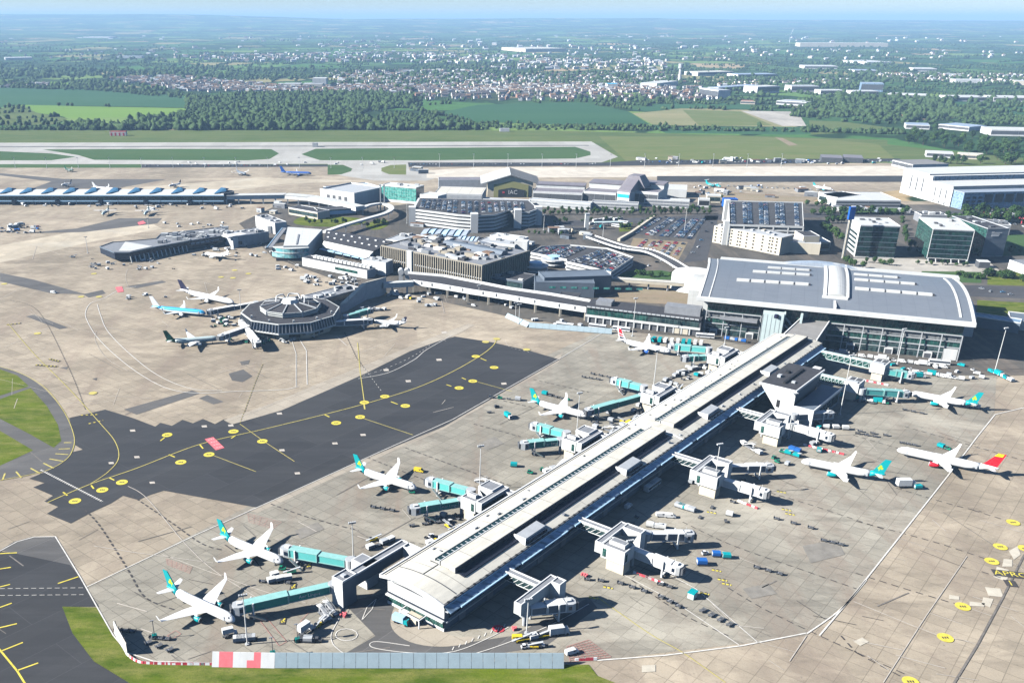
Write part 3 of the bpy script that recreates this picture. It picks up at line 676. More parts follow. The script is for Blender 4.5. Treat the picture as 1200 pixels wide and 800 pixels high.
# tyre-dark parking bays and faint guide arcs
random.seed(5)
mat('tyre_mark', (0.16, 0.145, 0.13), .9, noise=.3, nscale=.3)
for _ in range(70):
    x = random.uniform(-20, 1200); y = random.uniform(290, 790); a = random.choice([.5, .62, -.62, -.3, .2])+random.gauss(0, .15); l_ = random.uniform(15, 70)*(y/700)
    if 80 < x < 660 and 395 < y < 600 and abs((y-500)+.35*(x-360)) < 75: continue
    stripe([(x, y), (x+l_, y+l_*a)], random.uniform(.25, .6), 'tyre_mark', z=.30)
for _ in range(46):
    x = random.uniform(120, 640); y = random.uniform(540, 740)
    if (y-700)+0.62*(x-100) < 25 or y > 715-0.62*(x-400): continue
    stripe([(x, y), (x+random.uniform(8, 40), y+random.uniform(4, 14))], random.uniform(.2, .5), random.choice(['line_faint', 'line_black', 'line_faint']), dash=random.choice([None, (2, 2)]))
for _ in range(60):
    x = random.uniform(700, 1190); y = random.uniform(500, 790)
    if y < 745-0.62*(x-560): continue
    stripe([(x, y), (x+random.uniform(15, 60), y+random.uniform(4, 22))], random.uniform(.15, .35), random.choice(['line_faint', 'line_faint', 'line_black']))
for _ in range(50):
    x = random.uniform(-10, 560); y = random.uniform(275, 480)
    stripe([(x, y), (x+random.uniform(-60, 60), y+random.uniform(3, 22))], random.uniform(.15, .35), 'line_faint')
# runway edge stripes
stripe([(-300, 175.3), (690, 172)], 0.9, 'line_white', z=.2) if False else None
for q in ([(1182, 646), (1192, 640), (1196, 650), (1188, 656)], [(1176, 655), (1186, 656), (1186, 664), (1174, 664)], [(1168, 664), (1182, 668), (1180, 682), (1164, 676)], [(1154, 688), (1172, 690), (1176, 700), (1158, 698)], [(1152, 700), (1164, 702), (1160, 712), (1150, 708)], [(1112, 697), (1124, 699), (1124, 703), (1112, 702)], [(1136, 705), (1154, 707), (1153, 711), (1136, 710)], [(1000, 752), (1010, 747), (1018, 752), (1008, 757)], [(752, 780), (768, 779), (768, 787), (752, 788)]): patch(q, 'repair_concrete', .30)
for q in ([(505, 640), (530, 630), (540, 640), (515, 652)], [(345, 622), (372, 612), (380, 620), (352, 632)], [(480, 600), (500, 594), (508, 602), (488, 608)], [(250, 700), (262, 696), (268, 704), (256, 708)], [(940, 640), (980, 632), (990, 650), (950, 660)], [(870, 690), (900, 684), (910, 696), (880, 702)], [(560, 520), (580, 512), (590, 520), (570, 528)]): patch(q, 'dark_repair', .30)
# stand labels in lettering on the ground
def ground_text(txt, size, px, ang, matname, bg=None):
    c = G(*px)
    if bg:
        w_, h_ = bg; ca, sa = math.cos(ang), math.sin(ang)
        mk('line_black').face([(c.x+x*ca-y*sa, c.y+x*sa+y*ca, .41) for x, y in ((-w_, -h_), (w_, -h_), (w_, h_), (-w_, h_))])
    me = text_mesh(txt, size, 'painted_lettering'); me.materials.clear(); me.materials.append(MATS[matname])
    o = link(bpy.data.objects.new('painted_lettering', me)); o.location = (c.x, c.y, .45); o.rotation_euler = (0, 0, ang); o['kind'] = 'structure'
ground_text('APRON', 5.2, (1191, 674), -0.22, 'yellow_paint', (9.2, 2.6)); ground_text('1', 5.2, (1184, 684), -0.22, 'yellow_paint', (2.2, 2.4))
for nm, m in MARK.items():
    structure('painted_markings', m, nm)
# ------------------------------------------------------------------ main terminal
F2 = Frame((818, 349), (1143, 380), 28.0)
T2 = thing('terminal_building', 'huge grey arched-roof airport terminal with white rim and rows of white skylights', 'terminal', F2.o, F2.a)
TD = 128.0; TW = F2.w
def t2z(y): t = y/TD; return 28.2 + 6.5*math.sin(math.pi*min(1, max(0, t))**0.92*0.93) - 1.5*t
def t2x(y): t = y/TD; return (1.0-3.5*t+7*math.sin(math.pi*t)*0.25, TW-1.0+2.5*t+2.5*math.sin(math.pi*t*0.8)*0.4)
def t2loft(mb, xa, xb, y0, y1, zoff, th, n=14, m=0, crown=0.0):
    """strip of roof between fractions/absolute x functions"""
    rings = []
    for k in range(n+1):
        y = y0+(y1-y0)*k/n; a = xa(y); b = xb(y); z = t2z(y)+zoff
        if crown: rings.append([(a, y, z-th)]+[(a+(b-a)*j/8, y, z+crown*(1-(j/4-1)**2)) for j in range(9)]+[(b, y, z-th)])
        else: rings.append([(a, y, z-th), (a, y, z), (b, y, z), (b, y, z-th)])
    mb.loft(rings, m)
mb = MB(); t2loft(mb, lambda y: t2x(y)[0], lambda y: t2x(y)[1], 0, TD, 0, 1.0); roof = part(T2, 'roof', mb, 'zinc_roof', False)
mb = MB(); t2loft(mb, lambda y: t2x(y)[0]-1.2, lambda y: t2x(y)[0]+.5, 0, TD, .4, 2.6); t2loft(mb, lambda y: t2x(y)[0]+6, lambda y: t2x(y)[0]+6.8, 0, TD, .35, .5)
t2loft(mb, lambda y: t2x(y)[1]-.6, lambda y: t2x(y)[1]+1.4, 0, TD, .4, 2.6); t2loft(mb, lambda y: t2x(y)[1]-8, lambda y: t2x(y)[1]-6.6, 8, TD-10, .5, .6)
mb.box(-1, TW+.4, -1.6, 0.6, 26.3, 28.75); mb.box(-1, TW+.6, 0.6, 2.0, 27.9, 28.95)
part(T2, 'roof_rim', mb, 'white_wall')
# eaves soffit
mb = MB(); mb.box(0, TW+1, 0.4, 7.5, 25.6, 26.6); part(T2, 'soffit', mb, 'light_grey')
# central vault
cx0, cx1 = 86.0, 99.0
mb = MB(); t2loft(mb, lambda y: cx0+y*.03, lambda y: cx1+y*.03, 24, TD+10, .6, 1.2, crown=1.7); vault = part(roof, 'vault', mb, 'white_roof')
mb = MB()
for a, b in ((cx0-2.4, cx0-.1), (cx1+.1, cx1+1.8)): t2loft(mb, lambda y, a=a: a+y*.03, lambda y, b=b: b+y*.03, 22, TD+10, 1.5, 1.6)
mb.box(cx0-2.2, cx1+1.7, 20, 22, t2z(21)-.2, t2z(21)+1.3); mb.box(cx0+5.5, cx0+7, 2, 20, t2z(11)-2.2, t2z(11)+.9); part(roof, 'vault_rim', mb, 'white_paint')
# skylights
def skyl(p, q, n):
    a = F2.loc(*p, 32.5); b = F2.loc(*q, 32.5)
    for k in range(n):
        u0 = k/n+.012; u1 = (k+1)/n-.012
        xa, ya = a[0]+(b[0]-a[0])*u0, a[1]+(b[1]-a[1])*u0; xb, yb = a[0]+(b[0]-a[0])*u1, a[1]+(b[1]-a[1])*u1
        m_ = MB(); za, zb = t2z(ya-1), t2z(yb+3)
        m_.hexa([(xa, ya-1.8, t2z(ya-1.8)-.3), (xb, yb-1.8, t2z(yb-1.8)-.3), (xb, yb+1.8, t2z(yb+1.8)-.3), (xa, ya+1.8, t2z(ya+1.8)-.3),
                 (xa, ya-1.5, t2z(ya-1.5)+1.1), (xb, yb-1.5, t2z(yb-1.5)+1.1), (xb, yb+1.5, t2z(yb+1.5)+1.3), (xa, ya+1.5, t2z(ya+1.5)+1.3)])
        m_.box(xb+.1, xb+1.5, yb-1.4, yb+1.4, t2z(yb)-.3, t2z(yb)+.9, 1)
        part(roof, 'skylight', m_, ['white_roof', 'dark_roof'])
skyl((862, 329.5), (948, 335.5), 5); skyl((881, 320.5), (949, 324.5), 4); skyl((899, 314), (949, 316.8), 3)
skyl((1000, 321.5), (1052, 325.2), 3); skyl((1000, 329.8), (1072, 335.3), 4); skyl((1000.5, 340), (1093, 347.8), 5)
# facade
fx0, fx1, fy = 7.0, 174.0, 6.0
mb = MB(); mb.box(fx0, fx1, fy+1.2, 118, 0.2, 26.0); mb.box(4, 10, fy+3, 110, 0.2, 26); part(T2, 'body', mb, 'pale_wall')
def lean(z): return fy-0.16*max(0, z-10)
def fband(name, xa, xb, z0, z1, m, out=0.0, par=None, label=None):
    b = MB(); y0, y1 = lean(z0)-out, lean(z1)-out
    b.hexa([(xa, y0, z0), (xb, y0, z0), (xb, fy+1.4, z0), (xa, fy+1.4, z0), (xa, y1, z1), (xb, y1, z1), (xb, fy+1.4, z1), (xa, fy+1.4, z1)])
    return part(par or T2, name, b, m, label=label)
spans = [(fx0, 45.0), (60, 71), (76, fx1)]
for xa, xb in spans:
    n = max(1, round((xb-xa)/24))
    for k in range(n):
        a = xa+(xb-xa)*k/n; b = xa+(xb-xa)*(k+1)/n
        fband('window', a+.25, b-.25, 18.4 if xa != 60 else 3, 25.6, 'green_glass')
    if xa != 60:
        fband('louvre_band', xa, xb, 13.6, 17.6, 'louvre', .1)
        mb = MB(); mb.box(xa, xb, fy-.7, fy, 9.0, 12.8); part(T2, 'window', mb, 'green_glass'); mb = MB(); mb.box(xa, xb, fy-.3, fy, 0.3, 8.6); part(T2, 'window', mb, 'dark_glass')
        mb = MB()
        for z, w_, o in ((17.9, .5, 1.4), (13.2, .4, 1.0), (8.8, .8, .8), (4.8, .4, .6)): mb.box(xa, xb, lean(z)-o, lean(z), z-w_/2, z+w_/2)
        part(T2, 'ledge', mb, 'light_grey')
        nn = max(2, round((xb-xa)/12))
        for k in range(nn+1):
            x = xa+(xb-xa)*k/nn; mb = MB(); mb.bar((x, fy-3.2, 0.3), (x, lean(18)-1.5, 18.2), .55, .55); part(T2, 'column', mb, 'light_grey')
        for k in range(nn):
            if k % 2 == 0:
                x = xa+(xb-xa)*(k+.5)/nn; mb = MB(); mb.box(x-2.5, x+2.8, fy-2.4, fy, .3, 4.4); mb.box(x-2, x+2, fy-2.5, fy-2.4, .5, 3.6, 1); part(T2, 'door', mb, ['white_wall', 'dark_grey'])
mb = MB(); mb.box(46, 60, -7.5, fy+1, .3, 23.5); stair = part(T2, 'stair_tower', mb, 'pale_teal_wall')
mb = MB()
for k in range(5): mb.box(46.1+k*2.9, 46.25+k*2.9, -7.65, -7.5, 1, 23)
part(stair, 'panel_joint', mb, 'light_grey')
mb = MB(); mb.box(60, 61, -4, fy, .3, 24.2); mb.box(71, 72.4, -3, fy, .3, 24.2); mb.bar((61.5, 2, 14), (70, 2, 4), .6, 1.2); mb.bar((61.5, 2.4, 19), (70, 2.4, 10), .6, 1.2); part(stair, 'frame', mb, 'pale_teal_wall')
mb = MB(); mb.box(53.4, 56.6, -7.9, -7.4, 21, 23.2); mb.cyl(55, -7.8, 21.6, 23.6, 1.4, 8); part(stair, 'sign', mb, 'tail_navy')
mb = MB(); mb.box(fx1-9, fx1-.5, fy-1.6, fy, .3, 7.8); part(T2, 'corner_panel', mb, 'white_wall')
# wings behind and beside the roof
def wing(pts, z0, zr, name, m, crown=4, n=8):
    (x0, x1, y0, y1) = pts; b = MB(); rings = []
    for k in range(n+1):
        t = k/n; z = zr+crown*math.sin(math.pi*t*.9+.15); rings.append([(x0, y0+(y1-y0)*t, z0), (x0, y0+(y1-y0)*t, z), (x1, y0+(y1-y0)*t, z-.3), (x1, y0+(y1-y0)*t, z0)])
    b.loft(rings); return part(T2, name, b, m)
wing((173, 192, 66, 126), .3, 14, 'side_wing', 'silver_roof', 6)
wing((-12, 2, 66, 118), .3, 15, 'side_wing', 'white_roof', 5)
b = MB()
rings = []
for k in range(13):
    t = k/12; x = 38+t*96; z = 24+7.5*math.sin(math.pi*t); rings.append([(x, 128, 12), (x, 128, z), (x, 150, z-3), (x, 156, 12)])
b.loft(rings); part(T2, 'rear_canopy', b, 'silver_roof')
b = MB(); b.box(6, 86, TD-1, TD+8, 14, 28.4); b.box(100, 186, TD-1, TD+9, 14, 28.6); part(T2, 'rear_parapet', b, 'white_roof')

# curved white block on the west end
Fw = Frame((799, 309), (822, 324), 16)
c = G(812, 345, 0)
m_ = MB(); ring = []
for z, r in ((0.3, 15), (13.5, 15), (16.5, 13), (17.6, 9)): ring.append([(r*1.25*math.cos(math.pi*2*j/20), r*math.sin(math.pi*2*j/20), z) for j in range(20)])
m_.loft(ring)
single('rounded_annex', m_, 'white_wall', 'rounded windowless white block against the left end of the grey terminal', 'annex', G(810, 346, 0)+Vector((6, 18, 0)), -.3, smooth=False)

# ------------------------------------------------------------------ long pier
PO = Vector((-15.87, 309.0, 0)); PA = rad(49.2)
PIER = thing('boarding_pier', 'very long cream-roofed boarding pier running diagonally from the terminal to the foreground', 'pier', PO, PA)
L = 404.0; PFm = PFrame(PO, PA)
def zpr(v):  # roof height across, v 0..32.5
    t = v/32.5; return 13.0+2.2*(1-(2*t-1)**2)
def proof(mb, u0, u1, v0, v1, off=0.0, th=.5, n=8, m=0):
    pts = [(v0+(v1-v0)*k/n) for k in range(n+1)]
    prof = [(-v, zpr(v)+off) for v in pts]+[(-v, zpr(v)+off-th) for v in reversed(pts)]
    mb.loft([[(u, y, z) for y, z in prof] for u in (u0, u1)], m)
mb = MB(); proof(mb, 0, 196, 0, 32.0); prf = part(PIER, 'roof', mb, 'cream_roof')
mb = MB(); proof(mb, 196.5, L-2, -.2, 32.0, .25); prf2 = part(PIER, 'roof', mb, 'cream_roof')
mb = MB(); proof(mb, -.6, 0.0, -.6, 32.3, .25, 1.2); mb.box(-.5, L, .0, .7, 12.3, 13.45); proof(mb, 195.6, 196.5, -.3, 32.2, .4, .7); part(PIER, 'roof_rim', mb, 'white_paint')
mb = MB(); proof(mb, 8.4, 8.8, 2, 31, .12, .2); mb.box(18, 18.3, -20, -10, 14.9, 15.3); mb.box(8.8, 18, -14.4, -14.1, 14.9, 15.35); mb.box(-.5, L-2, -1.6, -1.3, 13.1, 13.5); mb.box(0, L-2, -32.5, -31.6, 12.4, 13.3); part(PIER, 'gutter', mb, 'dark_grey')
mat('skylight_glass', (0.01, 0.035, 0.042), .5)
# monitors and skylight strips
for u0, u1, pr_ in ((18, 193, prf), (203, 398, prf2)):
    mb = MB(); mb.box(u0, u1, -23.0, -15.2, 14.6, 17.0); part(pr_, 'roof_monitor', mb, 'cream_roof')
    mb = MB(); mb.box(u0-.3, u1, -23.5, -23.0, 14.4, 17.15, 1); mb.box(u0-.4, u1, -15.2, -14.9, 14.4, 17.2); part(pr_, 'monitor_edge', mb, ['white_paint', 'slot_shade_navy'])
    mb = MB(); mb.box(u0+2, u1-4, -14.3, -11.2, 14.6, 15.75)
    part(pr_, 'skylight_strip', mb, 'skylight_glass')
    mb = MB(); mb.box(u0+1.6, u1-3.6, -14.75, -14.35, 14.8, 16.1); mb.box(u0+1.6, u1-3.6, -11.2, -10.95, 14.6, 15.95)
    for k in range(int((u1-u0-6)/3)): mb.box(u0+2+k*3, u0+2.35+k*3, -14.3, -12.0, 15.76, 15.9)
    part(pr_, 'skylight_frame', mb, 'light_grey')
    mb = MB(); mb.hexa([(u0+.5, -23.5, 14.5), (u1-.5, -23.5, 14.5), (u1-.5, -27.2, 13.9), (u0+.5, -27.2, 13.9), (u0+.5, -23.5, 15.2), (u1-.5, -23.5, 15.2), (u1-.5, -27.2, 14.75), (u0+.5, -27.2, 14.75)]); part(pr_, 'clerestory_shade_strip', mb, 'slot_shade_navy')  # near-black strip paints the monitor's cast shade onto the roof
for u in (63, 147, 236, 322):
    mb = MB(); mb.hexa([(u-8, -30.6, 13.6), (u+8, -30.6, 13.6), (u+8, -25, 13.9), (u-8, -25, 13.9), (u-7.6, -30, 15.9), (u+7.6, -30, 15.9), (u+7.6, -25.4, 16.6), (u-7.6, -25.4, 16.6)], 0)
    mb.box(u-8.2, u-7.9, -30.8, -24.8, 13.6, 16.8, 1); mb.box(u-7.5, u+7.5, -31.2, -30.65, 13.6, 15.2, 2)
    part(prf if u < 200 else prf2, 'plant_housing', mb, ['light_grey', 'white_paint', 'navy_glass'])
rv = random.Random(6)
for k in range(44):
    u = rv.uniform(14, 398); v = rv.choice([4, 7.5, 9.5, 28.5]); mb = MB(); h_ = rv.uniform(.35, .9); mb.box(u, u+rv.uniform(.6, 2.4), -v-rv.uniform(.5, 1.2), -v, zpr(v)-.1, zpr(v)+h_); part(prf if u < 196 else prf2, 'roof_vent', mb, rv.choice(['light_grey', 'mid_grey', 'steel']))
# walls
mb = MB(); mb.box(1.4, L, -31.2, -2.4, 0.3, 12.6, 0); part(PIER, 'body', mb, 'slate_panel')
mb = MB(); mb.box(1.1, 1.5, -31.3, -2.3, 6.0, 12.9); 
n = 12
mb.loft([[(x, -2.3-29*k/n, zpr(2.3+29*k/n)-.2) for k in range(n+1)]+[(x, -2.3-29*k/n, 12.6) for k in reversed(range(n+1))] for x in (1.1, 1.5)])
mb.box(-.2, 1.5, -31.5, -2.1, 4.7, 5.3); mb.box(.9, 1.5, -31.4, -2.2, .3, 1.6); endw = part(PIER, 'end_wall', mb, 'white_wall')
for k in range(4): mb = MB(); mb.box(.8, 1.2, -31+k*7.25, -24+k*7.25, 1.7, 4.6); part(PIER, 'window', mb, 'green_glass')
mb = MB(); mb.box(.85, 1.2, -31.2, -2.6, 5.4, 6.1); part(PIER, 'window', mb, 'navy_glass')
mb = MB(); mb.loft([[(x, -5-16*k/8, 11.4+.5*math.sin(math.pi*k/8)) for k in range(9)]+[(x, -5-16*k/8, 11.2) for k in reversed(range(9))] for x in (.95, 1.1)]); part(endw, 'slot_window', mb, 'dark_grey')
mb = MB()
for y in (-13, -23): mb.box(-4, -3.6, y-.2, y+.2, .3, 4.2)
mb.box(-4.1, 1, -23.3, -22.9, 3.9, 4.3); mb.box(-4.1, 1, -13.1, -12.7, 3.9, 4.3); mb.box(-4.1, -3.6, -23.3, -12.7, 3.8, 4.4); part(PIER, 'porch', mb, 'white_paint')
mb = MB(); mb.box(-3.4, .8, -21, -15, .3, 2.6); part(PIER, 'store_hut', mb, 'cream_wall')
# right-hand eaves and wall bands
mb = MB(); mb.hexa([(0, -32.6, 12.2), (L-4, -32.6, 12.2), (L-4, -35.4, 10.7), (0, -35.4, 10.7), (0, -32.6, 12.5), (L-4, -32.6, 12.5), (L-4, -35.4, 11.0), (0, -35.4, 11.0)]); part(PIER, 'glass_canopy', mb, 'blue_panel')
mb = MB()
for k in range(10): mb.box(6+k*40, 40+k*40, -35.9, -35.3, 10.7, 11.3)
mb.box(0, L-4, -32.7, -32.4, 12.3, 12.9); part(PIER, 'canopy_rail', mb, 'pale_blue')
mb = MB()
for k in range(100): mb.box(2+k*4, 3.0+k*4, -32.4, -31.7, 13.25, 13.6)
part(PIER, 'roof_grating', mb, 'black')
for k in range(16):
    mb = MB(); mb.box(4+k*25, 26+k*25, -31.5, -31.1, 5.2, 8.6); part(PIER, 'window', mb, 'navy_glass')
    mb = MB(); mb.box(4+k*25, 26+k*25, -2.4, -1.9, 5.2, 9.6); part(PIER, 'window', mb, 'dark_glass')
mb = MB(); mb.box(1.4, L, -32.4, -31.2, 4.2, 4.8); mb.box(1.4, L, -33, -31.2, 9.2, 9.6); mb.box(1.4, L, -2.4, -1.4, 4.2, 4.8); part(PIER, 'wall_ledge', mb, 'light_grey')
for k in range(22):
    mb = MB(); mb.box(10+k*18, 14+k*18, -31.6, -31.1, .3, 3.6); part(PIER, 'roller_door', mb, 'mid_grey')

# sloping connection to the terminal
mb = MB(); a = [PFm.loc(934, 389, 14), PFm.loc(966, 393, 14), PFm.loc(974, 370, 20), PFm.loc(946, 367, 20)]
cl = thing('linking_corridor', 'grey sloping roofed corridor joining the long pier to the terminal glass front', 'corridor', PO, PA)
mb = MB(); mb.hexa([(400, -7, 12.2), (402, -28, 12.2), (a[2][0]+6, a[2][1], 18), (a[3][0]+4, a[3][1], 18), (400, -7, 14.8), (402, -28, 14.8), (a[2][0]+6, a[2][1], 20.6), (a[3][0]+4, a[3][1], 20.6)]); part(cl, 'roof', mb, 'grey_roof')
mb = MB(); mb.hexa([(400, -9, 3), (402, -27, 3), (a[2][0]+5, a[2][1]-.5, 6), (a[3][0]+3, a[3][1]-.5, 6), (400, -9, 12.4), (402, -27, 12.4), (a[2][0]+5, a[2][1]-.5, 18.2), (a[3][0]+3, a[3][1]-.5, 18.2)]); part(cl, 'walls', mb, 'slate_panel')
mb = MB(); mb.bar((402, -28.3, 14.8), (a[2][0]+6, a[2][1]-.5, 20.8), .7, 1.0); mb.bar((400, -6.7, 14.8), (a[3][0]+4, a[3][1]+.5, 20.8), .7, 1.0); part(cl, 'roof_rim', mb, 'white_paint')

# immigration block hanging beside the pier
ib = thing('dark_roofed_block', 'boxy white-walled block with charcoal roof beside the upper end of the long pier', 'building', PO, PA)
mb = MB(); mb.hexa([(285.2, -47, 6), (329, -47, 6), (329, -54, 4), (285.2, -54, 4), (285, -36.5, 19.6), (329, -36.5, 19.6), (329, -56.5, 19.6), (285, -56.5, 19.6)])
part(ib, 'upper_storey', mb, 'slate_panel')
mb = MB(); mb.box(284.6, 329.5, -57, -36, 19.7, 20.2); r_ = part(ib, 'roof', mb, 'dark_roof')
mb = MB(); mb.box(284.2, 329.9, -57.6, -57, 19.5, 20.8); mb.box(284, 284.6, -57.6, -36, 19.4, 20.7); part(r_, 'roof_rim', mb, 'white_paint')
mb = MB(); mb.box(292, 322, -48, -46.5, 20.2, 21.2); mb.box(300, 303, -42, -40, 20.2, 21.6, 1); mb.box(296, 298, -52, -50, 20.2, 21.2, 1); mb.box(310, 313, -43, -41, 20.2, 21.4); part(r_, 'roof_vent', mb, ['black', 'light_grey'])
mb = MB(); mb.box(286, 332, -68, -56.8, .3, 10.5); part(ib, 'lower_wing', mb, 'slate_panel')
mb = MB(); mb.box(284.8, 332.5, -68.6, -68, 9.8, 11.2); mb.box(284.6, 285.9, -68.6, -56.8, .3, 11.1); part(ib, 'wall_rim', mb, 'white_paint')
mb = MB()
for k in range(6): mb.box(289+k*7, 294+k*7, -68.25, -67.9, 3, 8)
part(ib, 'window', mb, 'dark_glass')
mb = MB(); mb.box(284.6, 285.1, -49.2, -47.2, 8, 12.5); part(ib, 'window', mb, 'black')
mb = MB(); mb.hexa([(284.7, -49, 4), (285.1, -49, 4), (285.1, -57, .3), (284.7, -57, .3), (284.7, -37, 19), (285.1, -37, 19), (285.1, -57, 19), (284.7, -57, 19)]); part(ib, 'end_wall', mb, 'white_wall')

# ------------------------------------------------------------------ gate nodes
def node_parts(t, side, link_u=13.5, beam=(0, 22), lk=(32, 50), A=True, B=True, bl=22):
    """side=+1 right of the pier (v grows outwards)."""
    R_ = side == 1
    def Y(v): return -v if R_ else v
    def bx(mb, u0, u1, v0, v1, z0, z1, m=0, mt=None):
        a, b = Y(v0), Y(v1); mb.box(u0, u1, min(a, b), max(a, b), z0, z1, m, mt)
    def block(nm, u0, u1, v0, v1, z0, z1, wall='white_wall'):
        mb = MB(); bx(mb, u0, u1, v0, v1, z0, z1); o = part(t, nm, mb, wall)
        mb = MB(); bx(mb, u0, u1, v0, v0+.45, z1, z1+.5); bx(mb, u0, u1, v1-.45, v1, z1, z1+.5); bx(mb, u0, u0+.45, v0+.45, v1-.45, z1, z1+.5); bx(mb, u1-.45, u1, v0+.45, v1-.45, z1, z1+.5)
        part(o, 'parapet', mb, 'white_paint')
        mb = MB(); bx(mb, u0+.6, u1-.6, v0+.6, v1-.6, z1+.02, z1+.15); part(o, 'roof', mb, 'mid_grey')
        return o
    lv0, lv1 = lk
    o = block('link_corridor', link_u-1.7, link_u+1.7, lv0, lv1, 7.6, 11.2, 'pale_wall')
    mb = MB(); bx(mb, link_u-1.85, link_u-1.7, lv0+1, lv1-1, 8.2, 10.6)
    n = max(2, int((lv1-lv0)/3)); part(o, 'window', mb, 'dark_glass')
    mb = MB()
    for k in range(n):
        v = lv0+1+k*(lv1-lv0-2)/n; mb.bar((link_u-1.95, Y(v), 8.2), (link_u-1.95, Y(v+(lv1-lv0-2)/n), 10.6), .2)
    part(o, 'brace', mb, 'white_paint')
    bu0, bu1 = beam; v1 = lv1+3.3
    o = block('cross_corridor', bu0, bu1, lv1, v1, 7.4, 12.0, 'pale_wall')
    mb = MB(); bx(mb, bu0+1, bu1-1, lv1-.12, lv1, 8.4, 10.8); part(o, 'window', mb, 'dark_glass')
    for u in (bu0+9, bu1-6): mb = MB(); bx(mb, u, u+.7, lv1+1.2, lv1+1.9, .3, 7.4); part(o, 'column', mb, 'light_grey')
    d = 11 if R_ else 8.5; aw = 8 if R_ else 6.2
    if A:
        o = block('gate_block', bu0-.3, bu0+aw, v1, v1+d, 6.2, 11.9)
        mb = MB(); bx(mb, bu0+1.4, bu0+aw-1, v1+2, v1+d-.8, .3, 6.2); part(t, 'base', mb, 'cream_wall')
        mb = MB(); bx(mb, bu0+2.4, bu0+aw-1.8, v1+2.0, v1+d-1.6, 12.1, 13.8); rr = part(o, 'plant_box', mb, 'white_wall')
        mb = MB(); bx(mb, bu0+3, bu0+aw-2.4, v1+2.6, v1+d-2.2, 13.8, 13.95); part(o, 'vent', mb, 'mid_grey')
        mb = MB(); bx(mb, bu0-.45, bu0-.3, v1+.8, v1+2.4, 7, 10.8); bx(mb, bu0+aw, bu0+aw+.15, v1+3, v1+d-1, 7.2, 10.8); bx(mb, bu0+.8, bu0+2.2, v1+d, v1+d+.12, 7.2, 10.8); part(o, 'window', mb, 'green_glass')
    if B:
        o = block('stair_block', bu1-(5 if R_ else 9), bu1-.4, v1, v1+(4.2 if not A else 9 if R_ else 8), .3, 12.6)
        if not A: return t
        mb = MB(); q = bu1-(5 if R_ else 9)
        mb.hexa([(q, Y(v1+.2), 4), (q-.1, Y(v1+.2), 4), (q-6, Y(v1+.1), 11.4), (q-6, Y(v1+.2), 11.4), (q, Y(v1+2.4), .4), (q-.1, Y(v1+7.5), .4), (q-.1, Y(v1+7.5), 11.4), (q, Y(v1+7.5), 11.4)])
        part(o, 'sloping_screen', mb, 'white_wall')
    return t
